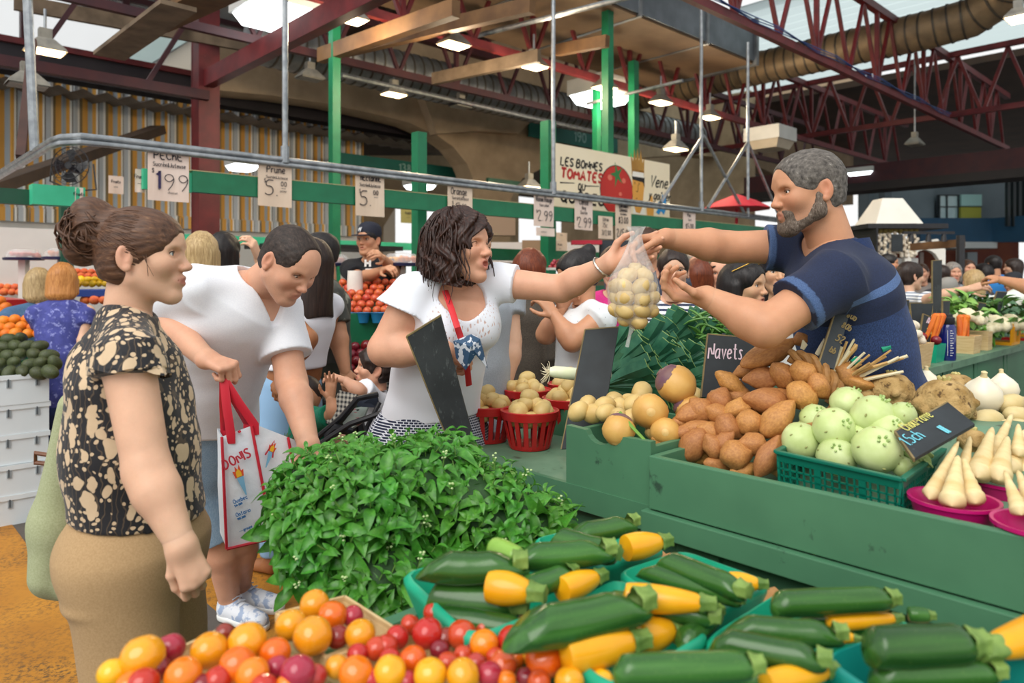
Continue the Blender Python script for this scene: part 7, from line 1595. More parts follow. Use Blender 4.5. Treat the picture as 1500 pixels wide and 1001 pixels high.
# ================= woman with the bun =================
def bunwoman():
 f = Fig('person', 'woman with a brown hair bun and black floral blouse standing at the left front', W(205, 408, 1.72).xy.to_3d(), SKIN('fair'))
 M = headM(W(211, 376, 1.70), (1, .12, .02), (-.03, 0, 1), .95); nb = W(186, 468, 1.70)
 V, Q, t = head_geo(M, .0026, True, nb, .050, opn=.8); f.geo((V, Q), t); f.face(M, '#5a6a70', '#5c4634', gaze=(0, 1, 0))
 shR, shL = W(186, 525, 1.54), W(196, 505, 1.86); elR, wrR = W(216, 690, 1.49), W(266, 800, 1.45); elL, wrL = W(165, 650, 1.93), W(200, 735, 1.86)
 x = Vector((.05, -1, 0)).normalized(); J = [W(184, 560, 1.70), W(193, 655, 1.71), W(203, 790, 1.72)]; R = [(.145, .098), (.130, .100), (.165, .132)]
 s = SDF(.005); torso(s, J, R, x); s.rc(nb, nb.lerp(J[0], .5), .055, .09, .05)
 for sh in (shL, shR): s.rc(nb.lerp(sh, .3), sh, .042, .050, .04)
 for e in (-1, 1): s.el(J[0]+x*e*.065+Vector((.05,0,-.04)), (.055,.055,.055), k=.04)
 arm(s, shR, elR, wrR, (.053, .045, .044, .027)); arm(s, shL, elL, wrL, (.050, .042, .04, .027))
 g0 = W(215, 408, 1.72).xy.to_3d(); kn = [g0+x*e*.09+Vector((.02,0,.40)) for e in (1, -1)]; an = [g0+x*e*.08+Vector((-.02,0,.08)) for e in (1, -1)]
 for i, e in enumerate((1, -1)): legs(s, J[2]+x*e*.085-Vector((0,0,.03)), kn[i], an[i], an[i]+Vector((.15,0,-.05)))
 f.geo(s); h = SDF(.0025); hand(h, wrR, (.42, -.05, -.9), (-.5, .8, -.25), 1, size=.86, th=(.45, .85, -.3), tcurl=18, each=[(52, 62, 30), (58, 66, 34), (62, 68, 36), (66, 70, 38)]); h.rc(elR.lerp(wrR, .66), wrR, .033, .027, .02); f.geo(h)
 h = SDF(.004); hand(h, wrL, (.5, -.1, -.8), (-.4, -.8, -.2), -1, curl=(50, 50, 30)); h.rc(elL.lerp(wrL, .7), wrL, .033, .027, .02); f.geo(h); f.done()
 # floral blouse
 fm = NT('black floral print'); co = fm.coord('Object'); dis = fm.n('TexNoise'); dis.inputs['Scale'].default_value = 14; fm.l(co, dis.inputs['Vector']); mx = fm.n('Mix', data_type='VECTOR'); mx.inputs[0].default_value = .045; fm.l(co, mx.inputs[4]); fm.l(dis.outputs['Color'], mx.inputs[5])
 def vor(scale, th, nsc=(1, 1, 1)):
  mp = fm.n('Mapping'); mp.inputs['Scale'].default_value = nsc; fm.l(mx.outputs[1], mp.inputs[0]); v = fm.n('TexVoronoi'); v.inputs['Scale'].default_value = scale; v.inputs['Randomness'].default_value = .9; fm.l(mp.outputs[0], v.inputs['Vector']); return fm.ramp(v.outputs['Distance'], [(th, 'ffffff'), (th+.03, '000000')]), v
 a1, v1 = vor(31, .37, (1, 1, .68)); a2, v2 = vor(66, .30); w1 = fm.n('TexWave'); w1.inputs['Scale'].default_value = 22; w1.inputs['Distortion'].default_value = 9; w1.inputs['Detail'].default_value = 2; fm.l(co, w1.inputs['Vector']); sprig = fm.ramp(w1.outputs['Fac'], [(.90, '000000'), (.95, 'ffffff')])
 k = fm.math('MAXIMUM', a1, fm.math('MULTIPLY', a2, .95)); base = fm.mix(fm.math('MULTIPLY', sprig, .5), '#131218', '#6a5640'); pet = fm.mix(fm.noise(co, 40, 3), '#c8ab88', '#d8be9c'); fm.col(fm.mix(k, base, pet)); fm.set(rough=.7, sheen=.15)
 c = SDF(.005); torso(c, J[:2]+[W(204, 752, 1.72)], [(R[0][0]+.016, R[0][1]+.016), (R[1][0]+.03, R[1][1]+.032), (.172, .140)], x); c.rc(nb.lerp(J[0], .12), nb.lerp(J[0], .55), .068, .105, .05)
 for sh in (shL, shR): c.rc(nb.lerp(sh, .3), sh+(sh-nb)*.02+Vector((0,0,.012)), .054, .058, .04)
 for e in (-1, 1): c.el(J[0]+x*e*.065+Vector((.052,0,-.04)), (.066,.065,.066), k=.05)
 c.cc(shR+Vector((0,0,.03)), shR.lerp(elR, .10)-Vector((0,0,.005)), .060, .078, .03); c.cc(shL+Vector((0,0,.03)), shL.lerp(elL, .12), .060, .075, .03)
 c.el(nb+Vector((.02, 0, .065)), (.066, .062, .075), k=.01, op=1); c.cut(W(204, 748, 1.72), (-.10, 0, -1)); c.disp(folds(.005, 36, (1, 1, .35), 11)); f.cloth('floral_blouse', c, fm.m)
 b = MB(); n = 26; vs = []
 c0 = shR.lerp(elR, .06); axv = (elR-shR).normalized(); u = Vector((1, 0, 0)); v = axv.cross(u).normalized()
 for i in range(n+1):
  q = math.tau*i/n; rr = .079+.006*math.sin(q*7); p = c0+(u*math.cos(q)+v*math.sin(q))*rr; dn_ = axv*(.020+.006*math.sin(q*5)); vs += [p-axv*.02+(u*math.cos(q)+v*math.sin(q))*-.008, p+dn_, p+dn_-(u*math.cos(q)+v*math.sin(q))*.004, p-axv*.02-(u*math.cos(q)+v*math.sin(q))*.014]
 b.add(vs, [(4*i+j, 4*i+4+j, 4*i+4+(j+1) % 4, 4*i+(j+1) % 4) for i in range(n) for j in range(4)]); f.mb('sleeve_frill', b, fm.m)
 c = SDF(.006); c.ec(J[2]+Vector((-.003,0,.09)), J[2], (.145, .118), (.18, .152), x, .03); c.el(J[2]+Vector((-.07,0,-.02)), (.10,.14,.10), k=.05)
 for i, e in enumerate((1, -1)): c.rc(J[2]+x*e*.082-Vector((0,0,.03)), kn[i], .115, .088, .05); c.cc(kn[i], an[i]+Vector((0,0,.03)), .086, .07, .03)
 c.disp(folds(.0055, 26, (1, 1, .28), 21)); c.disp(lambda P: -.006*np.exp(-((P[:, 2]-J[2].z+.10)/.012)**2)*np.exp(-((P[:, 0]-J[2].x+.07)/.06)**2)); f.cloth('trousers', c, fabric('beige linen', '#a98a63', '#b5966e', .85))
 for i in range(2): shoe(f, an[i], an[i]+Vector((.15,0,-.05)), mat('tan shoe', '#8a6a48', rough=.6), mat('dark sole', '#3a2e26', rough=.7), None)
 # hair with bun
 hm = hair_mat('chestnut swept hair', '#38241a', '#664632', '#93704f', sc=(150, 9, 120), rough=.45); hs = cap_sdf(.0024, .009, face=((0,.118,-.033), (.08,.077,.092)), low=-.085); hs.disp(lambda P: .0012*nz(P*np.array((1, .25, 1)), 300, 4))
 bc = np.array((0, -.108, .072)); hs.el(bc, (.062, .058, .066), k=.02); hs.el(bc+(.0, -.035, -.05), (.048, .042, .045), k=.02); hs.el(bc+(.01,-.015,.045), (.040,.035,.03), k=.02)
 lk = []; rs = random.Random(8)
 for i in range(110):
  a0 = rs.random()*6.28; tl = rs.uniform(-1, 1); ax_ = Vector((rs.gauss(0, 1), rs.gauss(0, .6), rs.gauss(0, .6))).normalized(); u = ax_.orthogonal().normalized(); v = ax_.cross(u); r_ = rs.uniform(.052, .066); off = ax_*rs.uniform(-.03, .03); pts = [Vector(bc)+Vector((0, -.012, -.014))+off+(u*math.cos(a0+q*.3)+v*math.sin(a0+q*.3))*r_*(1-.15*math.sin(q)) for q in range(12)]; rr_ = rs.uniform(.002, .0048); lk.append((pts, [rr_*math.sin(math.pi*(.08+.84*q/11)) for q in range(12)]))
 for i in range(170):      # strands swept from the hairline towards the bun, both sides
  e = rs.choice((-1, 1)); z0 = rs.uniform(-.03, .10); y0 = .075-.25*max(0, .03-z0)-rs.uniform(0, .03); P0 = Vector((e*.068*math.sqrt(max(.08, 1-((z0-.032)/.095)**2))*.75, y0, z0)); pts = []
  for q in range(9):
   u = q/8; p = P0.lerp(Vector((e*.02, -.085, .065)), u); d_ = p-Vector((0, -.018, .032)); k_ = math.sqrt((d_.x/.082)**2+(d_.y/.103)**2+(d_.z/.093)**2); p = Vector((0, -.018, .032))+d_*(1.0/max(k_, .3))*rs.uniform(.998, 1.012); pts.append(p)
  lk.append((pts, [.0010+.0010*math.sin(math.pi*q/8) for q in range(9)]))
 for i in range(3):
  e = 1; pts = [Vector((e*.07, .03-rs.random()*.02, -.0+rs.random()*.02)), Vector((e*.076, .034, -.02)), Vector((e*.074, .036+rs.uniform(-.01, .012), -.05))]; lk.append((pts, [.0012, .001, .0004]))
 f.hair('hair', M, hs, hm, lk)
 b = MB(); c_ = W(286, 868, 1.43)
 return f
bunwoman()
def tote():
 t = thing('tote_bag', 'olive green cloth tote with a brown strap hanging behind the woman with the bun', 'bag', W(100, 865, 1.86)); sd = SDF(.007); sd.ec(W(118, 590, 1.84), W(104, 760, 1.86), (.035, .07), (.075, .11), (1, 0, 0), .04); sd.ec(W(104, 760, 1.86), W(98, 830, 1.86), (.075, .11), (.065, .115), (1, 0, 0), .03); sd.disp(folds(.008, 30, (1, 1, .22), 4)); sd.cut(W(118, 575, 1.84), (0, 0, 1)); sd.el(W(130, 850, 1.84), (.05, .09, .05), k=.04)
 sdf_obj('bag_body', sd, fabric('sage cotton', '#9aa07a', '#a9ae8a', .9), t)
 b = MB(); b.tube([W(106, 640, 1.76), W(100, 570, 1.76), W(104, 545, 1.78), W(140, 500, 1.86)], .011, 8, flat=((1,0,0), .3)); b.build('strap', mat('brown leather', '#7a4a2c', '#5f3820', ns=20, rough=.5), t, world=True)
 b = MB(); b.tube([W(78, 668, 1.80), W(52, 664, 1.80), (W(52, 678, 1.80)), W(80, 681, 1.80)], .006, 8); b.build('handle', mat('brown leather', '#7a4a2c'), t, world=True)
 b = MB(); b.cyl(W(97, 628, 1.755), W(97, 612, 1.755), .006, 8); b.build('buckle', mat('silver', '#c9c5ba', rough=.25, metal=.9), t, world=True)
tote()
# ------------------------------------------------------------------ the crowd
HM = dict(black=('hair black', '#0d0b0c', '#231d1c', '#3a302c'), brown=('hair brown', '#2a1a12', '#4b3222', '#6b4a34'), red=('hair auburn', '#4a1e10', '#7a3a1e', '#9a5a34'), ginger=('hair ginger', '#9a5a22', '#c98a4a', '#dba468'), blonde=('hair blonde', '#8a6c44', '#c4a878', '#dcc8a0'), grey=('hair grey', '#5a544c', '#96908a', '#b8b2aa'), dark=('hair dark brown', '#1a1210', '#33241d', '#4a362b'))
def crowd(lb, px, py, d, yaw, top, hair, style='short', skin='fair', fem=True, s=.97, sleeve=.45, bottom='#2d3140', arms=None, lean=0, pitch=0, hat=None, glasses=False, head=True, skirt=0, wide=1.0, topc2=None, tm=None, hem=-.80, grp=None, smile=0, sh=.17):
 """arms: {'R'/'L': ((elbow px,py,d), (wrist px,py,d))}"""
 hc = W(px, py, d); a = math.radians(yaw); fv = Vector((math.cos(a), math.sin(a), 0)); rt = Vector((fv.y, -fv.x, 0)); f = Fig('person', lb, (hc.x, hc.y, 0), SKIN(skin), grp); Z = Vector((0, 0, 1)); lv = fv*lean
 M = headM(hc, fv+Z*pitch, Z-fv*pitch, s); nb = hc-fv*.035-Z*.155-lv*.12
 if head:
  V, Q, t = head_geo(M, .0042 if d < 6 else .006, fem, nb, .052 if fem else .06, opn=.75, smile=smile, mouth=.25*smile); f.geo((V, Q), t)
  if d < 5.5: f.face(M, bt=.003)
 w_ = wide*(1 if fem else 1.12); J = [nb-Z*.14-lv*.08, nb-Z*.36-lv*.24, nb-Z*.60-lv*.4, nb-Z*.66-lv*.4]; R = [(.155*w_, .105*w_), (.13*w_, .10*w_), (.165*w_, .125*w_), (.165*w_, .125*w_)]; h = .0095 if d < 6 else .013
 b = SDF(h); torso(b, J, R, rt); S_ = {}
 for e, k in ((1, 'R'), (-1, 'L')):
  shp = nb-Z*.055+rt*e*sh*w_-lv*.03; b.rc(nb.lerp(shp, .3), shp, .045, .055, .04)
  if arms and k in arms: el, wr = W(*arms[k][0]), W(*arms[k][1])
  else: el = shp-Z*.28+rt*e*.05-fv*.03; wr = el-Z*.20+fv*.16-rt*e*.04
  arm(b, shp, el, wr, (.052*w_, .044*w_, .041, .027)); S_[k] = (shp, el, wr)
  q = SDF(.0055 if d < 6 else .008); fd = (wr-el).normalized(); hand(q, wr, fd, (-rt*e*.6-Z*.4) if abs(fd.z) < .8 else -rt*e, e, curl=(38, 40, 28), size=.95); f.geo(q)
 p0 = Vector((J[3].x, J[3].y, 0))
 for e in (1, -1): legs(b, J[3]+rt*e*.085-Z*.03, p0+rt*e*.09+Z*.42, p0+rt*e*.09+Z*.08, p0+rt*e*.09+fv*.15+Z*.03)
 f.geo(b); f.done()
 c = SDF(h); torso(c, J, [(r[0]+.016, r[1]+.017) for r in R], rt); c.rc(nb.lerp(J[0], .2), nb.lerp(J[0], .6), .07, .11*w_, .05)
 for k in 'RL':
  shp, el, wr = S_[k]; c.rc(nb.lerp(shp, .38), shp, .055, .064*w_, .04)
  if sleeve > 0: c.cc(shp, shp.lerp(el, min(1, sleeve)), .068*w_, .070*w_, .03)
  if sleeve > 1: c.rc(el, el.lerp(wr, sleeve-1), .062, .05, .03)
 c.el(nb+fv*.03+Z*.045, (.07, .07, .07), k=.01, op=1); c.cut(nb+Z*hem*.78, (0, 0, -1)); c.disp(folds(.005, 28, (1, 1, .5), int(px))); o = f.cloth('top', c, tm or fabric('cloth '+top, top, topc2 or top))
 c = SDF(h); c.ec(J[2].lerp(J[1], .65), J[3], (R[2][0]*.95, R[2][1]*.97), (R[2][0]+.028, R[2][1]+.03), rt, .04)
 if skirt: c.cc(J[3], J[3]-Z*skirt, .19, .21, .05)
 else:
  for e in (1, -1): c.rc(J[3]+rt*e*.085-Z*.03, p0+rt*e*.09+Z*.42, .112, .075, .05); c.cc(p0+rt*e*.09+Z*.42, p0+rt*e*.09+Z*.1, .068, .055, .03)
 f.cloth('skirt' if skirt else 'trousers', c, fabric('cloth '+bottom, bottom, bottom))
 if head:
  hm = hair_mat(*HM[hair]); hh = .0045 if d < 6 else .007
  hs = cap_sdf(hh, .012 if fem else .008, low=-.08 if style == 'short' else -.3, ears=style == 'short')
  if style in ('long', 'bob'):
   z1 = -.30 if style == 'long' else -.12; hs.ec((0,-.05,-.0), (0,-.06,z1), (.092,.075), (.095,.05), (1,0,0), .03)
   for e in (-1, 1): hs.rc((e*.076,-.005,.0), (e*.082,-.01,z1*.75), .022, .02, k=.02)
  if style == 'tail': hs.rc((0,-.10,.02), (0,-.155,-.06), .034, .04, k=.02); hs.rc((0,-.155,-.06), (0,-.14,-.19), .04, .012, k=.02)
  if style == 'bun': hs.el((0,-.09,.09), (.045,.045,.04), k=.01)
  if style == 'balding': hs.el((0,.03,.10), (.07,.08,.05), k=.02, op=1)
  hs.disp(lambda P: .003*nz(P*np.array((1, 1, .3)), 160, 3)); f.hair('hair', M, hs, hm)
 A_ = M
 def ml(b_, nm, m_, lab=None): b_.v = [tuple(A_ @ Vector(v)) for v in b_.v]; f.mb(nm, b_, m_, lab)
 if hat:
  b_ = MB(); b_.lathe([(.094, .03), (.098, .06), (.092, .10), (.07, .128), (.03, .142), (0, .145)], 20, (0,-.012,.0)); b_.v = [(v[0]*.9, v[1]*1.08, v[2]) for v in b_.v]; b_.add([(-.07,.075,.036), (.07,.075,.036), (.055,.15,.026), (-.055,.15,.026), (-.07,.075,.042), (.07,.075,.042), (.055,.15,.032), (-.055,.15,.032)], [(3,2,1,0), (4,5,6,7), (1,2,6,5), (2,3,7,6), (3,0,4,7)]); ml(b_, 'cap', mat('cap '+hat, hat, rough=.8))
 if glasses:
  b_ = MB()
  for e in (-1, 1): b_.tube([(e*.032+.023*math.cos(q), .096-.01*abs(math.cos(q)), .004+.015*math.sin(q)) for q in [math.tau*i/16 for i in range(16)]], .0022, 5, closed=True); b_.tube([(e*.056, .088, .006), (e*.078, -.01, .01)], .002, 5)
  b_.tube([(-.009, .099, .006), (.009, .099, .006)], .002, 5); ml(b_, 'glasses', M_black)
 return f, M, S_
def striped(nm, c1, c2, k):
 t = NT(nm); sp = t.n('SeparateXYZ'); t.l(t.coord('Object'), sp.inputs[0]); t.col(t.mix(t.math('GREATER_THAN', t.math('FRACT', t.math('MULTIPLY', sp.outputs[2], k)), .55), c1, c2)); t.set(rough=.8); return t.m
M_sw = striped('navy white stripes', '#eceef0', '#2a3350', 38); M_sg = striped('thin grey stripes', '#eceef0', '#7f8a9c', 42)
M_pp = mat('purple paisley', '#4a4f9c', '#3a3f84', ns=20, rough=.8, c3='#8a8fc9', ns3=34, th3=.56); M_camo = mat('camo cloth', '#5a5a52', '#3a3c38', ns=9, nd=2, rough=.85, c3='#8a8a7c', ns3=14, th3=.6)
crowd('woman with ginger bob and purple paisley blouse picking fruit behind the avocados', 92, 412, 4.85, 115, '#4a4f9c', 'ginger', 'bob', tm=M_pp, wide=.84, arms={'L': ((72, 500, 4.85), (52, 494, 5.0)), 'R': ((120, 500, 4.75), (112, 530, 4.9))}, bottom='#26345e', lean=.35, pitch=-.35, hem=-1.0)
crowd('person in a blue denim shirt leaning over fruit beside the ginger haired woman', 56, 418, 5.15, 130, '#3f5f80', 'blonde', 'bob', topc2='#557699', sleeve=1.6, lean=.4, pitch=-.4)
crowd('blonde haired woman seen from behind over the white shirted man shoulder', 296, 372, 3.9, 100, '#c9c4bc', 'blonde', 'long')
crowd('black haired woman seen from behind beside the blonde one', 329, 370, 4.3, 80, '#7d8288', 'black', 'bob', arms={'R': ((395, 420, 4.3), (378, 376, 4.2))})
crowd('young woman in white sleeveless top and pale jeans with long dark hair', 452, 385, 3.45, 150, '#e6e7ee', 'dark', 'long', 'brown', sleeve=0, bottom='#86a8c8', arms={'L': ((450, 497, 3.2), (418, 548, 3.2)), 'R': ((478, 480, 3.6), (460, 520, 3.8))}, hem=-.45, lean=-.35)
crowd('man in a camouflage shirt with his arm hanging behind the jeans woman', 466, 372, 3.9, 200, '#5a5a52', 'black', 'short', 'tan', fem=False, tm=M_camo, bottom='#33352c', arms={'L': ((492, 480, 3.7), (506, 545, 3.65)), 'R': ((440, 470, 4.0), (440, 520, 4.0))}, sleeve=.9, hem=-.85)
f, M, S_ = crowd('fruit vendor in black cap and black T-shirt bagging fruit at the rear stall', 540, 352, 5.35, 248, '#17171b', 'black', 'short', 'tan', fem=False, hat='#191c2c', arms={'R': ((528, 410, 5.2), (560, 396, 5.0)), 'L': ((578, 398, 5.3), (560, 378, 5.05))}, sleeve=.7, smile=.5)
b = MB(); Mx = M @ Matrix.Translation((-.018, .100, .062)) @ basis(x=(-1, 0, 0), z=(0, 1, .2)).to_4x4(); glyphs(b, 'N', Mx, -.04, 0, .03, .005, th=.004); glyphs(b, 'Y', Mx, -.036, -.004, .036, .005, th=.004); f.mb('cap_emblem', b, mat('white thread', '#e8e8e8', rough=.8), smooth=False)
b = MB(); p = W(542, 387, 5.17); Mx = Matrix.Translation(p) @ basis(x=(1, .1, 0), z=(.1, -1, .1)).to_4x4(); glyphs(b, 'H', Mx, -.03, -.02, .05, .014, th=.02); b.xf = Mx; b.box((-.03, -.045, .02), (.04, -.035, .021)); b.xf = None; f.mb('shirt_print', b, mat('white print', '#e6e4e0', rough=.8), 'white letter printed on the chest', smooth=False)
crowd('person in a grey T-shirt standing behind the brunette woman', 688, 366, 3.0, 320, '#9aa0a8', 'brown', 'short', fem=False, topc2='#aab0b8', wide=1.3, hem=-.86, arms={'R': ((640, 470, 3.2), (660, 540, 3.1)), 'L': ((742, 500, 3.15), (738, 575, 3.05))}, bottom='#3c4456')
crowd('woman with auburn hair and dark brown top seen from behind the outstretched arm', 778, 395, 4.1, 60, '#3c3630', 'red', 'bob', topc2='#544c42', bottom='#1c1a1e', sleeve=1.3, skirt=.35, hem=-.9)
crowd('dark haired woman in a white sleeveless top eating at the stall', 846, 402, 3.55, 200, '#e4e6e6', 'black', 'bun', 'tan', sleeve=.12, pitch=-.35, wide=1.12, arms={'L': ((838, 500, 3.35), (812, 462, 3.4)), 'R': ((800, 490, 3.6), (822, 452, 3.55))}, bottom='#77777c', tm=mat('white speckled top', '#e6e8e8', '#dcdfe2', ns=9, rough=.8, c3='#6a7078', ns3=70, th3=.66), hem=-.82)
crowd('woman in a bright pink top behind the hanging potato bag', 900, 392, 4.0, 250, '#d43a86', 'brown', 'short', topc2='#c42e78', sleeve=.2)
crowd('man in a dark slate T-shirt standing behind the potato bag', 945, 362, 4.3, 240, '#3a3f4c', 'brown', 'short', 'tan', fem=False, topc2='#454b58', arms={'L': ((985, 450, 4.2), (930, 470, 4.0)), 'R': ((905, 450, 4.3), (920, 480, 4.1))})
crowd('woman with short dark hair and glasses in a navy striped top behind the leeks', 986, 398, 3.75, 262, '#eceef0', 'dark', 'short', fem=True, glasses=True, tm=M_sw, sleeve=.4)
crowd('auburn haired woman in the crowd left of the bald man', 1022, 404, 5.0, 100, '#5a4a44', 'red', 'bob')
crowd('balding man in a pink shirt standing in the crowd', 1054, 402, 5.0, 255, '#d9a8a0', 'dark', 'balding', 'rosy', fem=False, topc2='#cf9a94', sleeve=1.6, wide=1.05)
crowd('stout bald man far behind the pink shirted man', 1018, 384, 7.0, 265, '#d8cfc0', 'grey', 'balding', 'rosy', fem=False)
crowd('auburn long haired person right of the pink shirted man', 1078, 400, 5.6, 110, '#6a5a50', 'red', 'long')
f, M, S_ = crowd('young woman with long black hair and sunglasses pushed up, facing right', 1090, 420, 3.3, 318, '#3a3c44', 'black', 'long', 'olive', sleeve=.05, smile=.3)
b = MB(); b.tube([(.088, -.02, .07), (.05, .065, .115), (-.05, .065, .115), (-.088, -.02, .07)], .003, 5); b.v = [tuple(M @ Vector(v)) for v in b.v]; f.mb('sunglasses', b, mat('gold frame', '#b08a3a', rough=.3, metal=.7), 'sunglasses pushed up on the hair')
crowd('smiling young woman with long black hair facing the camera', 1137, 400, 3.7, 262, '#c8c4c0', 'black', 'long', 'olive', smile=.8)
crowd('woman in striped top with a ponytail holding out her hand at the right counter', 1334, 405, 5.9, 8, '#eceef0', 'dark', 'tail', 'fair', tm=M_sg, sleeve=.5, arms={'R': ((1372, 436, 5.4), (1418, 424, 5.25)), 'L': ((1350, 460, 5.9), (1372, 470, 5.9))}, sh=.15)
crowd('vendor outside the right edge whose arm reaches in over the greens', 1575, 380, 4.6, 185, '#2d3a5a', 'dark', 'short', 'tan', fem=False, arms={'L': ((1520, 424, 4.75), (1466, 410, 5.0)), 'R': ((1570, 450, 4.9), (1560, 480, 4.8))})
for a in (('dark haired man facing right in front of the white stall', 1302, 387, 8.2, 330, '#b8a8b0', 'black', 'short', 'tan', False), ('grey haired woman with glasses in the far crowd at right', 1396, 400, 8.0, 262, '#8a8d96', 'grey', 'bob', 'rosy', True), ('man in the far crowd behind the blonde woman', 1418, 394, 9.0, 262, '#5a5f70', 'brown', 'short', 'rosy', False), ('blonde haired woman seen from behind in the right crowd', 1425, 412, 7.4, 95, '#c4ccd8', 'blonde', 'bob', 'fair', True), ('dark haired woman in the far crowd at right', 1440, 400, 9.0, 120, '#44454c', 'black', 'bob', 'tan', True), ('person in a bright blue shirt far at right', 1454, 388, 9.0, 100, '#2f78b8', 'black', 'short', 'tan', False), ('dark haired person near the right edge of the crowd', 1484, 392, 9.6, 150, '#6a6058', 'dark', 'bob', 'fair', True), ('auburn haired person behind the vendor at right', 1313, 418, 6.3, 120, '#6a3a34', 'red', 'long', 'fair', True), ('person in dark clothes behind the tall slate post', 1377, 404, 8.0, 100, '#33343c', 'dark', 'short', 'fair', True), ('dark haired person behind the striped woman', 1350, 400, 9.0, 240, '#7a7470', 'brown', 'short', 'rosy', False)): crowd(*a)
crowd('person in a grey cap bending in front of the right crowd', 1388, 428, 6.9, 200, '#5f636c', 'grey', 'short', 'tan', fem=False, hat='#8d8a84', pitch=-.3)
crowd('person in a dark cap at the right edge of the crowd', 1484, 416, 8.4, 190, '#7a8aa0', 'dark', 'short', 'tan', fem=False, hat='#22242c', pitch=-.2)
# ---- toddler and stroller
def toddler():
 c = W(549, 540, 3.3); f = Fig('person', 'dark haired toddler in a white top sitting in the stroller', (c.x, c.y, .55), SKIN('rosy')); M = headM(c, (-.95, -.25, .15), s=.80); nb = c+Vector((.015, 0, -.105)); V, Q, t = head_geo(M, .004, True, nb, .036, fat=.012); f.geo((V, Q), t); f.face(M, '#2a1c14')
 s = SDF(.007); J = [nb-Vector((0,0,.08)), nb-Vector((0,0,.22))]; torso(s, J, [(.085, .07), (.09, .08)], (0, 1, 0)); wr = W(506, 558, 3.15); arm(s, nb+Vector((.0,-.07,-.04)), W(527, 574, 3.12), wr, (.032, .028, .028, .02)); arm(s, nb+Vector((0,.07,-.04)), W(525, 570, 3.4), W(505, 562, 3.3), (.032, .028, .028, .02)); legs(s, J[1]+Vector((0,-.04,0)), J[1]+Vector((-.17,-.05,.0)), J[1]+Vector((-.2,-.05,-.16)), r=(.05, .04, .038, .026), foot=False); legs(s, J[1]+Vector((0,.04,0)), J[1]+Vector((-.17,.05,.0)), J[1]+Vector((-.2,.05,-.16)), r=(.05, .04, .038, .026), foot=False); f.geo(s)
 q = SDF(.004); hand(q, wr, (-.8, -.1, .3), (0, .3, -1), 1, curl=(30, 30, 20), size=.6); f.geo(q); f.done()
 s = SDF(.007); torso(s, J, [(.095, .08), (.10, .09)], (0, 1, 0)); s.cc(nb+Vector((.0,-.06,-.03)), W(532, 568, 3.14), .042, .046, .02); s.rc(nb+Vector((0,-.06,-.04)), nb+Vector((0,.06,-.04)), .045, .045); s.el(nb+Vector((-.01,0,.03)), (.05,.05,.045), k=.01, op=1); f.cloth('top', s, fabric('white jersey', '#e8eaf2'))
 h = cap_sdf(.004, .02, face=((0,.12,-.04), (.09,.08,.10)), low=-.09, ears=True); h.disp(lambda P: .006*nz(P, 140, 2)); f.hair('hair', M, h, hair_mat(*HM['dark']))
toddler()
def child():
 c = W(462, 600, 3.2); f = Fig('person', 'small child in a green top raising a hand beside the stroller', (c.x, c.y, .3), SKIN('tan')); s = SDF(.007); p = W(468, 615, 3.15); wr = W(484, 584, 3.05); arm(s, p, W(492, 606, 3.05), wr, (.032, .03, .028, .02)); s.ec(W(455, 625, 3.2), W(450, 680, 3.2), (.08, .07), (.09, .08), (1, 0, 0)); s.el(W(446, 580, 3.3), (.075, .085, .085)); f.geo(s); q = SDF(.004); hand(q, wr, (.05, 0, 1), (0, -1, 0), 1, curl=(8, 10, 8), size=.62, sp=1.6); f.geo(q); f.done()
 s = SDF(.007); s.ec(W(455, 622, 3.2), W(450, 680, 3.2), (.092, .082), (.1, .09), (1, 0, 0)); s.cc(p, W(483, 609, 3.08), .045, .05); f.cloth('top', s, fabric('green top', '#12795c', '#0f6a50')); h = SDF(.006); h.el(W(446, 577, 3.31), (.082, .09, .085)); h.cut(W(446, 590, 3.3), (.3, -.3, -1)); f.cloth('hair', h, hair_mat(*HM['dark']))
child()
def plaid():
 t = NT('plaid cloth'); sp = t.n('SeparateXYZ'); t.l(t.coord('Object', (1, 1, 1)), sp.inputs[0]); f = lambda o, k: t.math('GREATER_THAN', t.math('FRACT', t.math('MULTIPLY', o, k)), .5); t.col(t.mix(t.math('MULTIPLY', t.math('ADD', f(sp.outputs[0], 55), f(sp.outputs[2], 55)), .5), '#b9b3a6', '#2c2c30')); t.set(rough=.9); return t.m
t = thing('stroller', 'dark folding stroller with plaid seat and flowered cushion behind the basil', 'stroller', W(540, 640, 3.2).xy.to_3d()); M_pl = plaid()
def quadp(nm, pts, m, th=.012):
 b = MB(); P = [W(*q) for q in pts]; n = (P[1]-P[0]).cross(P[2]-P[0]).normalized()*th; k = len(P); b.add(P+[p+n for p in P], [tuple(range(k)), tuple(range(2*k-1, k-1, -1))]+[(i, i+k, (i+1) % k+k, (i+1) % k) for i in range(k)]); b.build(nm, m, t, world=True, smooth=False)
quadp('plaid_apron', ((497, 572, 3.05), (523, 578, 3.0), (486, 622, 3.0), (470, 618, 3.1)), M_pl); quadp('plaid_seat', ((522, 552, 3.4), (532, 525, 3.45), (600, 525, 3.45), (590, 600, 3.4)), M_pl)
quadp('cushion', ((520, 598, 3.1), (540, 594, 3.1), (530, 618, 3.05), (508, 632, 3.02), (502, 620, 3.05)), mat('flowered cloth', '#b9c4b8', '#a8b8b0', ns=20, nd=1, rough=.9, c3='#c04a5a', ns3=22, th3=.56)); quadp('canopy', ((520, 580, 3.05), (552, 578, 3.05), (556, 598, 3.05), (524, 596, 3.02)), mat('navy canopy', '#1d2638', '#161c2a', ns=9, rough=.8))
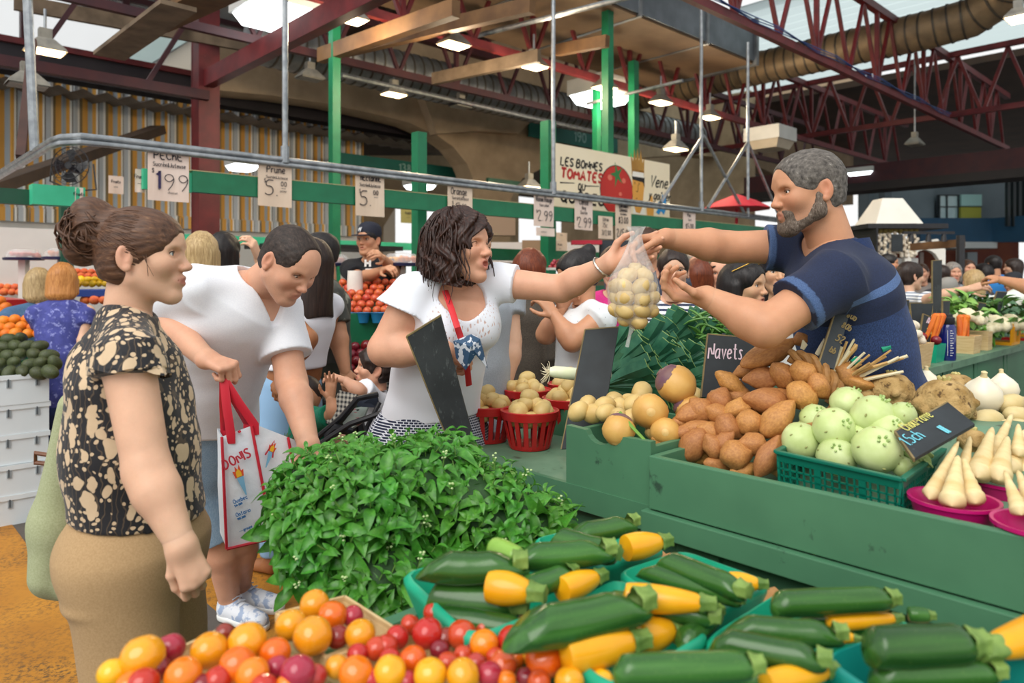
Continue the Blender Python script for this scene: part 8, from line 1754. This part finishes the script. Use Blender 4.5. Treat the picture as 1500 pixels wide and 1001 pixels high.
for nm, pts, r in (('frame_tube', [(466, 640, 2.95), (500, 612, 2.95), (524, 584, 2.95), (553, 578, 3.0)], .012), ('frame_tube', [(556, 590, 3.0), (538, 625, 2.95), (530, 665, 2.95)], .009), ('frame_tube', [(470, 650, 2.9), (512, 622, 2.9), (560, 605, 2.95)], .012), ('handle', [(480, 640, 2.95), (492, 628, 2.93), (512, 632, 2.95), (520, 655, 2.98)], .02)): MB().tube([W(*q) for q in pts], r, 8).build(nm, M_black, t, world=True)
for px, py, d in ((490, 720, 2.95), (545, 715, 2.95), (500, 690, 3.5), (570, 690, 3.5)): p = W(px, py, d); p.z = .09; MB().tube([p+Vector((.075*math.cos(q), .02, .075*math.sin(q))) for q in [math.tau*i/16 for i in range(16)]], .016, 6, closed=True).build('wheel', M_black, t, world=True); MB().beam(p, W(525, 600, 3.1), .02, .02).build('strut', M_black, t, world=True, smooth=False)
# ------------------------------------------------------------------ fruit behind the shoppers
def fm_(nm, a, b_, **k): return mat(nm, a, b_, ns=k.pop('ns', 16), rough=k.pop('rough', .35), rand=.12, hue=.008, **k)
FR_ = {}
for nm, a, b_, sc_, rr in (('orange', '#f0861a', '#e5760f', (1, 1, .96), .5), ('avocado', '#2b2f1a', '#4a5526', (1.28, .92, .92), .5), ('nectarine', '#b5301f', '#dd6a38', (1, 1, .95), .35), ('peach', '#e0763a', '#d95a34', (1, 1, .93), .7), ('lemon', '#f2c51c', '#e8b512', (1.25, .9, .9), .4), ('apple', '#6d1420', '#8a2028', (1, 1, .92), .22), ('garlic', '#e4d8c4', '#cdbda4', (1, 1, .9), .6), ('cherry', '#7a1420', '#9a1c28', (1, 1, 1), .2)):
 b = MB(); b.sph((0,0,0), 1, 14, 9); b.v = [(v[0]*sc_[0]*(1+(.12*v[0] if nm == 'avocado' else 0)), v[1]*sc_[1], v[2]*sc_[2]-.10*math.exp(-(v[0]**2+v[1]**2)/.04)*(v[2] > 0)) for v in b.v]; FR_[nm] = b.mesh(nm, fm_(nm+' skin', a, b_, rough=rr, ns=1.6 if nm in ('nectarine', 'peach') else 8, **(dict(bump=.4, bs=9) if nm == 'avocado' else {})), ang=180)
rf = random.Random(21)
def heap(nm, poly, d0, d1, r, lb, cat, grp, tot=999, jit=.25):
 """rows of fruit over a picture region: poly = (x0, x1, ytop(x), ybottom), nearer rows lower"""
 x0, x1, yt, yb = poly; y = yb; k = 0
 while y > min(yt(x0), yt(x1), yt((x0+x1)/2)):
  dd = d0+(d1-d0)*(yb-y)/max(1, yb-min(yt(x0), yt(x1), yt((x0+x1)/2))); sp = 2*r*F/dd; x = x0+(sp/2 if k % 2 else 0)
  while x < x1:
   if y > yt(x): item(nm, FR_[nm], W(x+rf.uniform(-jit, jit)*sp*.5, y+rf.uniform(-jit, jit)*sp*.4, dd), (rf.uniform(-1, 1), rf.uniform(-1, 1), rf.uniform(-.5, .5)), sc=r*rf.uniform(.9, 1.1), label=lb, cat=cat, group=grp)
   x += sp*.98
  y -= sp*.62; k += 1
heap('avocado', (-8, 90, lambda x: 488+.55*max(0, x-25), 546), 4.22, 4.6, .041, 'dark ripe avocado piled above the white crates', 'avocado', 'avocados above the white crates')
heap('orange', (-8, 60, lambda x: 438+.75*max(0, x), 490), 4.7, 5.2, .037, 'bright orange fruit heaped behind the avocados', 'orange', 'oranges behind the avocados')
heap('peach', (-5, 62, lambda x: 403, 428), 6.6, 7.2, .036, 'peach in the tidy rows at the far left', 'peach', 'peach rows at the far left', jit=.05); heap('peach', (62, 100, lambda x: 400, 412), 6.6, 7.2, .036, 'peach in the rows beside the denim shirt', 'peach', 'peaches beside the denim shirt', jit=.05)
heap('lemon', (105, 160, lambda x: 405, 416), 6.2, 6.5, .03, 'lemon in the row above the blue tray edge', 'lemon', 'lemons behind the purple blouse', jit=.05); heap('peach', (108, 150, lambda x: 396, 405), 6.6, 6.9, .034, 'orange apricot in the row above the lemons', 'apricot', 'apricots above the lemons', jit=.05); heap('peach', (125, 160, lambda x: 425, 440), 5.6, 5.9, .036, 'pinkish peach in the short rows left of the bun woman face', 'peach', 'peaches by the bun woman', jit=.05)
heap('nectarine', (497, 600, lambda x: 412+.0*x, 455), 4.65, 5.15, .030, 'red and orange nectarine heaped above the blue tubs', 'nectarine', 'nectarines above the blue tubs')
heap('nectarine', (575, 612, lambda x: 412, 428), 5.05, 5.2, .034, 'nectarine on the rear heap beside the display post', 'nectarine', 'nectarines on the rear heap')
heap('apple', (505, 560, lambda x: 505+.2*abs(x-530), 552), 4.25, 4.5, .036, 'dark red apple in the bin behind the toddler', 'apple', 'apples behind the toddler'); heap('apple', (360, 395, lambda x: 520, 585), 4.4, 4.9, .036, 'dark red apple in the bin beside the white T-shirt', 'apple', 'apples beside the white T-shirt')
heap('apple', (722, 750, lambda x: 520, 560), 4.6, 4.9, .036, 'dark red apple low on the stall behind the grey T-shirt', 'apple', 'apples behind the grey T-shirt'); heap('lemon', (765, 830, lambda x: 500, 535), 4.7, 5.0, .03, 'yellow green fruit low on the stall by the dark skirt', 'fruit', 'yellow fruit by the dark skirt')
heap('cherry', (806, 838, lambda x: 380+.25*abs(x-822), 392), 5.8, 5.9, .02, 'dark cherry heaped on a tray behind the arm', 'cherry', 'cherries behind the arm')
M_tub = mat('blue plastic tub', '#2f8fc4', '#2a82b4', ns=4, rough=.4)
for k in range(5):
 x = 508+k*23; p = W(x, 466, 4.56); t = thing('blue_tub', ('first', 'second', 'third', 'fourth', 'fifth')[k]+' blue plastic tub from the left under the nectarines', 'tub', p, TH, 'blue tubs under the nectarines'); MB().lathe([(.035, -.03), (.048, .03), (.052, .034), (.044, .034), (.034, -.02)], 14).build('tub', M_tub, t)
def hb(nm, lb, cat, a0, a1, b0, b1, z0, z1, m): one(nm, MB().box((b0, a0, z0), (b1, a1, z1)), m, lb, cat, smooth=False).matrix_basis = RZ
hb('display_shelf', 'dark shelf under the lemons and apricots', 'shelf', 6.3, 6.9, 1.15, 2.6, 1.28, 1.33, mat('blue shelf edge', '#2a4a9a', rough=.5)); hb('display_shelf', 'shelf under the far peach rows', 'shelf', 6.5, 7.6, -1.4, 1.1, 1.2, 1.26, M_redp); hb('fruit_bin', 'low green bin holding the oranges', 'bin', 5.45, 6.3, -.9, 1.15, .7, .96, M_green); hb('apple_bin', 'green bin holding dark apples behind the toddler', 'bin', 3.72, 3.95, 1.75, 3.2, .3, .86, M_green2)
hb('stall_block', 'white cold cabinet behind the purple bloused woman', 'cabinet', 8.2, 9.0, -1.5, 2.2, 0, 1.9, M_white); hb('wall_poster', 'lime yellow panel at the far left edge', 'poster', 7.6, 7.7, -.9, .2, 1.45, 2.05, mat('lime panel', '#d4dc9a', '#c9d488', ns=2, rough=.6)); hb('door_panel', 'teal framed door at the far left', 'door', 7.4, 7.5, -.75, -.25, .8, 1.85, mat('teal frame', '#1f6f78', rough=.5))
def dome(px, py, d, lb, c1, c2):
 t = thing('sample_dome', lb, 'display', W(px, py, d), group='clear domed sample trays'); MB().lathe([(0, -.02), (.15, -.02), (.155, .0), (.14, .004), (0, .0)], 20).build('tray', mat('navy tray', '#23294a', rough=.4), t); g = NT('clear dome'); g.col('#f4f4f4'); g.set(rough=.1, alpha=.3); MB().lathe([(.135, .004), (.13, .04), (.10, .07), (.0, .08)], 20).build('dome', g.m, t); MB().box((-.03, -.03, -.45), (.03, .03, -.02)).build('post', mat('pale post', '#d8d4cc', rough=.6), t, smooth=False)
 b = MB(); r_ = random.Random(int(px))
 for k in range(26): a = r_.random()*6.28; q = r_.uniform(0, .11); b.sph((q*math.cos(a), q*math.sin(a), .018+r_.random()*.02), .02, 7, 5)
 b.build('fruit_pieces', mat('cut fruit '+c1, c1, c2, ns=14, rough=.4), t, kind='stuff')
b = MB(); p_ = W(822, 396, 5.85); b.lathe([(.12, 0), (.125, .02), (.11, .02), (0, .01)], 16, p_); b.cyl(p_-Vector((0, 0, .25)), p_, .015, 8); one('fruit_tray', b, mat('pale post', '#d8d4cc', rough=.6), 'small raised tray of cherries behind the outstretched arm', 'tray')
dome(35, 378, 6.2, 'domed tray of pink fruit pieces at the far left', '#d98a80', '#c9605a'); dome(92, 377, 6.0, 'domed tray of orange fruit pieces above the ginger haired woman', '#e59a5a', '#d06a3a'); dome(588, 386, 5.3, 'domed tray of yellow fruit pieces beside the capped vendor', '#f0b43a', '#e0702a'); dome(486, 386, 5.6, 'domed tray of pale pink fruit behind the balding man face', '#e8b8a8', '#d99a8a')
t = thing('bag_roll', 'white roll of plastic bags standing on the nectarine stall', 'roll', W(520, 418, 5.0)); MB().lathe([(.0, -.08), (.05, -.08), (.055, 0), (.05, .10), (.015, .10), (.015, .06)], 16).build('roll', mat('milky plastic', '#efe6dc', '#e4dad0', ns=8, rough=.3), t)
# rear stalls: white tents and coloured awning blocks outdoors
hb('rear_awning', 'dark stall roof with hanging bags behind the prune card', 'awning', 7.2, 8.0, 3.4, 5.0, 1.75, 1.80, M_black)
for px0, px1, y0, y1, d, c_, nm, lb in ((838, 882, 352, 358, 7.5, '#b02034', 'striped_awning', 'red awning edge below the cherry card'), (1030, 1128, 290, 306, 10, '#c0243a', 'red_umbrella', 'red market umbrella behind the vendor outstretched arm'), (765, 800, 352, 372, 8, '#a8886a', 'cardboard_box', 'brown cardboard box on the rear shelf'), (693, 755, 300, 345, 7.4, '#9c7f66', 'cardboard_sheet', 'brown cardboard sheet behind the brunette woman'), (880, 922, 352, 378, 7.6, '#2c3238', 'menu_board', 'dark menu board with pale writing above the pink top'), (1000, 1180, 340, 400, 12.5, '#8c8f7c', 'stall_block', 'grey green stall wall behind the girls'), (640, 880, 355, 385, 10, '#cfccd0', 'stall_block', 'pale lit stall interior behind the shelf boards')):
 p, q = W(px0, y1, d), W(px1, y0, d); b = MB().box((p.x, d, p.z), (q.x, d+.15, q.z))
 if nm == 'red_umbrella':
  b = MB(); m_ = (p.x+q.x)/2; r = (q.x-p.x)/2; b.lathe([(r, p.z), (r*.6, p.z+.1), (.02, q.z+.05), (r*.55, p.z+.085), (r*.98, p.z-.01)], 10, (m_, d, 0)); b.cyl((m_, d, 0), (m_, d, q.z), .02, 8)
 one(nm, b, mat('back '+c_, c_, rough=.7), lb, nm.split('_')[-1], smooth=nm == 'red_umbrella')
# ------------------------------------------------------------------ right hand counter and what stands on it
RA, RBb = 1.25, 3.4; t = hthing('side_counter', 'green counter with cupboard doors running along the right side', 'counter', RA, 0, 0)
MB().box((RBb, 0, .91), (9.5, .62, .95)).build('counter_top', M_ctop, t, smooth=False); MB().box((RBb, .05, 0), (9.5, .6, .55)).build('base', M_ctr, t, smooth=False); MB().box((RBb, .3, .55), (9.5, .6, .91)).build('back_panel', M_green2, t, smooth=False)
for x in (3.42, 3.95, 4.5, 5.1, 5.8): MB().box((x, .03, .0), (x+.06, .3, .91)).build('post', M_ctr, t, smooth=False)
for x, w_ in ((4.30, .18), (4.57, .5), (5.17, .6), (5.88, 1.2)): MB().box((x, .03, .56), (x+w_, .05, .90)).build('door', M_ctr, t, smooth=False, bevel=.004)
def rp(px, z=.95, a=RA+.12):
 q = (px-750)/F; Y = a/(.7274-.6862*q); return Vector((q*Y, Y, z))
def wbox(px, wd, h, dp, lb, m, flare=1.15, nm='wooden_box'):
 t = thing(nm, lb, 'box', rp(px), TH); b = MB(); x, y = wd/2, dp/2
 for s_, (ax, ay, bx, by) in enumerate(((-x,-y,x,-y), (x,-y,x,y), (x,y,-x,y), (-x,y,-x,-y))):
  bb = MB(); vs = [(ax, ay, 0), (bx, by, 0), (bx*flare, by*flare, h), (ax*flare, ay*flare, h)]; bb.add(vs+[(v[0]*.95, v[1]*.95, v[2]) for v in vs], [(0,1,2,3), (7,6,5,4), (0,4,5,1), (1,5,6,2), (2,6,7,3), (3,7,4,0)]); bb.build('side', m, t, smooth=False)
 MB().box((-x, -y, 0), (x, y, .008)).build('bottom', m, t, smooth=False); return t
def spread(t, nm, n, r, wd, z, lb, cat, g):
 for k in range(n): item(nm, FR_[nm], t.location+BX*rf.uniform(-wd, wd)+AX*rf.uniform(-.07, .07)+Vector((0, 0, z+rf.uniform(0, .06))), (rf.uniform(-1, 1), rf.uniform(-1, 1), .2), sc=r, label=lb, cat=cat, group=g)
t = wbox(1322, .22, .13, .2, 'pale wooden box of garlic bulbs beside the vendor back', M_till); spread(t, 'garlic', 40, .025, .11, .12, 'pale garlic bulb in the wooden box', 'garlic', 'garlic in the wooden box')
for k in range(22): item('garlic', FR_['garlic'], W(1336+rf.uniform(-9, 9), 498+rf.uniform(-28, 18), 3.9+rf.uniform(-.05, .05)), (1, rf.random(), 0), sc=.027, label='pale garlic bulb heaped above the wooden box', cat='garlic', group='garlic above the box')
t = wbox(1358, .14, .10, .13, 'green plastic basket of dark beets', M_tealt, nm='plastic_basket'); spread(t, 'apple', 9, .028, .05, .09, 'dark round beet in the green basket', 'beet', 'beets in the green basket')
wbox(1377, .06, .10, .08, 'small bright blue plastic cup box behind the bottle', M_tub, nm='plastic_basket')
t = thing('water_bottle', 'navy blue drinking bottle with white measuring marks and black lid', 'bottle', rp(1387, .95, RA+.06)); MB().lathe([(.0, 0), (.044, 0), (.047, .01), (.047, .19), (.040, .205), (.030, .21)], 24).build('body', mat('navy translucent plastic', '#0f1f66', rough=.15, coat=.4), t); MB().lathe([(.037, .205), (.040, .21), (.040, .245), (.03, .25), (.03, .265), (0, .266)], 20).build('lid', M_black, t); b = MB(); wm_ = mat('white print', '#e6e4e0', rough=.8)
for k in range(11): z = .03+.014*k; a = -1.75; b.add([(.0478*math.cos(q), .0478*math.sin(q), zz) for q, zz in ((a, z), (a+(.4 if k % 2 else .25), z), (a+(.4 if k % 2 else .25), z+.003), (a, z+.003))], [(0, 1, 2, 3)])
b.add([(.0478*math.cos(q), .0478*math.sin(q), zz) for q, zz in ((-2.05, .03), (-2.0, .03), (-2.0, .175), (-2.05, .175))], [(0, 1, 2, 3)]); b.build('scale_marks', wm_, t, smooth=False)
M_car = fm_('carrot skin', '#e0701c', '#c95f14', rough=.5); car = MB(); car.tube([(0,0,0), (.012,0,0), (.06,0,0), (.12,0,.002), (.17,0,.004), (.2,0,.006)], [.006, .017, .017, .013, .008, .002], 10); cme = car.mesh('carrot', M_car)
t = wbox(1412, .15, .11, .14, 'pale wooden box of carrots right of the blue bottle', M_till)
for k in range(9): item('carrot', cme, t.location+BX*rf.uniform(-.05, .05)+AX*rf.uniform(-.04, .04)+Vector((0, 0, .24)), (rf.uniform(-.25, .25), rf.uniform(-.2, .2), -1), sc=1.0, label='orange carrot standing in the wooden box', cat='carrot', group='carrots in the wooden box')
for k in range(5): p = W(1371+k*3, 480, 4.1); item('carrot', cme, p+Vector((0, 0, .08)), (-.3+rf.uniform(-.1, .1), 0, -1), sc=1.0, label='orange carrot leaning left of the blue bottle', cat='carrot', group='carrots left of the blue bottle')
wbox(1432, .10, .12, .14, 'second small wooden box tilted beside the carrots', M_till, 1.05)
pep = MB(); pep.tube([(-.07, 0, 0), (-.03, 0, .02), (.02, 0, .022), (.07, 0, -.005)], [.008, .016, .017, .004], 8); pme = pep.mesh('green_pepper', fm_('green pepper skin', '#6f9f3a', '#4f842c', rough=.3))
for k in range(14): item('green_pepper', pme, rp(1446+rf.uniform(-8, 8), .98+rf.random()*.10, RA+.12), (rf.uniform(-1, 1), rf.uniform(-1, 1), rf.uniform(-.5, .8)), sc=1, label='long green pepper heaped before the yellow basket', cat='pepper', group='green peppers by the yellow basket')
M_yb = mat('yellow plastic basket', '#f0a81a', '#e59c12', ns=4, rough=.4)
def slatbasket(px, lb, m, wd=.26):
 t = thing('slotted_basket', lb, 'basket', rp(px), TH)
 for nm, z0, z1, k_ in (('base', 0, .02, .9), ('rim', .125, .15, 1.0)): MB().box((-wd/2*k_, -.09, z0), (wd/2*k_, .09, z1)).build(nm, m, t, smooth=False)
 n = 9
 for i in range(n): x = -wd/2*.95+wd*.95*i/(n-1); MB().beam((x*.92, -.085, .01), (x, -.092, .13), .014, .006).build('slat', m, t, smooth=False)
 return t
slatbasket(1466, 'yellow slotted basket holding cauliflower at the right', M_yb); slatbasket(1489, 'red slotted basket next to the yellow one', M_redp, .09); slatbasket(1512, 'orange yellow basket cut by the right edge', M_yb)
def cauli(px, py, d, r, lb):
 t = thing('cauliflower', lb, 'cauliflower', W(px, py, d), group='cauliflowers'); s = SDF(.008); rs = random.Random(int(px))
 for k in range(26): a = rs.random()*6.28; z = rs.random(); q = math.sqrt(1-z*z); s.el((r*.75*q*math.cos(a), r*.75*q*math.sin(a), r*.6*z), r*.33, k=.006)
 s.disp(lambda P: .003*nz(P, 300, 1)); V, Q = s.nets(); obj('curd', npmesh('curd', V, Q, mat('cauliflower curd', '#e8dfc0', '#d8cca4', ns=60, rough=.8)), t)
 for k in range(7): b = MB(); a = k*.9; b.xf = Matrix.Rotation(a, 4, 'Z') @ Matrix.Translation((r*.55, 0, -r*.5)) @ Matrix.Rotation(-1.05, 4, 'Y') @ Matrix.Scale(r*1.5, 4); b.add(*LG[0]); b.build('leaf', mat('cauliflower leaf', '#7fae5c', '#5f924a', ns=20, rough=.5), t)
cauli(1421, 472, 4.7, .10, 'cauliflower behind the leaning slate plank'); cauli(1455, 482, 4.95, .11, 'cauliflower in the yellow basket at left'); cauli(1476, 480, 5.2, .11, 'cauliflower in the yellow basket at right'); cauli(1446, 476, 5.2, .09, 'cauliflower at the back of the yellow basket')
def greens(lb, px, py, d, rx, ry, c1, c2, n=90, sz=.10):
 t = thing('leafy_greens', lb, 'greens', W(px, py, d), group='heaps of leafy greens'); m_ = mat('greens '+c1, c1, c2, ns=18, rough=.5, rand=.2); me = [MB().add(*LG[i]).mesh('green_leaf', m_, ang=180) for i in range(3)]; rs = random.Random(int(px*3))
 for k in range(n): a = rs.random()*6.28; q = math.sqrt(rs.random()); o = obj('leaf', me[k % 3], t); o.matrix_basis = Matrix.Translation((q*rx*math.cos(a), rs.uniform(-.12, .12), q*ry*math.sin(a))) @ basis(x=(rs.gauss(0, 1), rs.gauss(-.4, .6), rs.gauss(.4, .6)), z=(rs.gauss(0, .4), -.3, 1)).to_4x4() @ Matrix.Scale(sz*rs.uniform(.7, 1.2), 4)
greens('pale green lettuce heap behind the blue bottle', 1400, 458, 5.0, .17, .09, '#8fb85a', '#6f9f44'); greens('dark leafy greens in the middle of the right counter', 1420, 448, 5.3, .2, .07, '#4f7f34', '#3f6a2c'); greens('bushy greens heap at the far right edge', 1490, 466, 5.7, .25, .10, '#44702f', '#5f8f3c'); greens('broccoli coloured greens above the cauliflower', 1455, 455, 5.5, .2, .06, '#5a7f5a', '#3f6a48')
t = thing('plastic_sack', 'large white plastic sack lying across the right counter', 'sack', W(1468, 445, 6.0)); s = SDF(.012); s.rc((-.22, 0, -.05), (.2, 0, .05), .06, .10); s.disp(folds(.012, 30, (1, 1, 1), 2)); V, Q = s.nets(); obj('sack', npmesh('sack', V, Q, mat('white sack plastic', '#dfe3da', '#d2d8cc', ns=6, rough=.35)), t)
one('produce_riser', MB().box((4.3, .32, .95), (9, .62, 1.12)), M_ctr, 'green riser under the greens on the right counter', 'riser', smooth=False).matrix_basis = Matrix.Translation(ab(RA, 0, 0)) @ RZ
# ---- things hanging in the right background
t = thing('hanging_hood', 'white pyramid shaped hood hanging in the right background', 'hood', W(1300, 330, 9.5)); b = MB(); q, r = .30, .13; z = .34; b.add([(-q, -q, 0), (q, -q, 0), (q, q, 0), (-q, q, 0), (-r, -r, z), (r, -r, z), (r, r, z), (-r, r, z)], [(0,1,5,4), (1,2,6,5), (2,3,7,6), (3,0,4,7), (4,5,6,7)]); b.build('hood', mat('cream white panel', '#efece2', '#e6e2d6', ns=2, rough=.5), t, smooth=False); MB().box((-.4, -.3, -.06), (.62, .3, 0)).build('black_shelf', M_black, t, smooth=False); MB().box((-.32, -.35, -.5), (-.3, .35, -.06)).build('side_panel', M_black, t, smooth=False)
for k in range(9):
 tb = thing('garlic_braid', 'hanging garlic braid under the black shelf in the right background', 'garlic', W(1281+k*7.5, 338, 9.3), group='garlic braids'); b = MB(); r_ = random.Random(k)
 for j in range(12): b.sph((r_.uniform(-.02, .02), r_.uniform(-.02, .02), -.03-.027*j), .024, 7, 5)
 b.build('bulbs', FR_['garlic'].materials[0], tb, kind='stuff'); MB().lathe([(.045, 0), (.03, -.05), (0, -.06)], 8, (0, 0, .02)).build('dry_tops', mat('dry garlic top', '#7a6a34', '#5c4f26', ns=40, rough=.9), tb)
one('menu_board', MB().cb(W(1314, 356, 9.2), (.14, .02, .22)), M_slate2, 'small dark menu board among the garlic braids', 'sign', smooth=False)
one('stall_beam', MB().beam(W(1335, 362, 9), W(1412, 356, 8.4), .05, .09), M_wood, 'wooden beam over the white arch at right', 'beam', smooth=False); one('stall_post', MB().cyl(W(1407, 345, 8.3), W(1405, 581, 8.3), .045, 8), M_black, 'black post standing by the wooden beam', 'post')
t = thing('white_arch', 'white arched stall front in the right background', 'arch', W(1360, 400, 9.3)); pl = [(-.30, -1.4), (-.30, .28), (-.1, .40), (.12, .44), (.22, .30), (.22, -1.4), (.16, -1.4), (.16, .1)]+[(.19*math.cos(q)-.04, .10+.2*math.sin(q)) for q in [math.pi*i/8 for i in range(1, 8)]]+[(-.24, .1), (-.24, -1.4)]
MB().prism(pl, .08, Matrix(((1,0,0,0),(0,0,1,0),(0,1,0,0),(0,0,0,1)))).build('front', mat('cream white panel', '#efece2'), t, smooth=False)
one('white_stall', MB().box((W(1270, 0, 10).x, 10, 0), (W(1345, 0, 10).x, 10.3, 1.7)), M_white, 'white stall wall behind the dark haired man at right', 'stall', smooth=False)
t = thing('spot_rail', 'black track with three small spot lamps at right', 'light', W(1360, 343, 8.5)); MB().box((-.3, -.02, 0), (.3, .02, .03)).build('track', M_black, t, smooth=False)
for x in (-.2, 0, .18): MB().lathe([(.02, 0), (.035, -.09), (0, -.09)], 10, (x, 0, 0)).build('spot', M_black, t)
# ------------------------------------------------------------------ give look-alikes that can be told apart by place a label of their own
ORD = 'first second third fourth fifth sixth seventh eighth ninth tenth eleventh twelfth thirteenth fourteenth fifteenth sixteenth'.split()
def distinguish(limit=75):
 g = {}
 for o in S.objects:
  if o.parent is None and o.get('label'): g.setdefault(o['label'], []).append(o)
 for lb, os_ in g.items():
  n = len(os_)
  if n < 2 or n > limit: continue
  P = []
  for o in os_:
   p = o.matrix_basis.translation; P.append((HY-(p.z-CH)/p.y*F, 750+p.x/p.y*F, o))
  P.sort(key=lambda q: q[0]); rows = max(1, round(math.sqrt(n)*.8)); k = math.ceil(n/rows); w_ = ' '.join(lb.split()[:9])
  for r in range(rows):
   row = sorted(P[r*k:(r+1)*k], key=lambda q: q[1])
   for i, q in enumerate(row):
    q[2]['label'] = w_+((', %s from left, %s row down' % (ORD[i], ORD[r])) if rows > 1 else ', %s from left' % ORD[i])
distinguish()
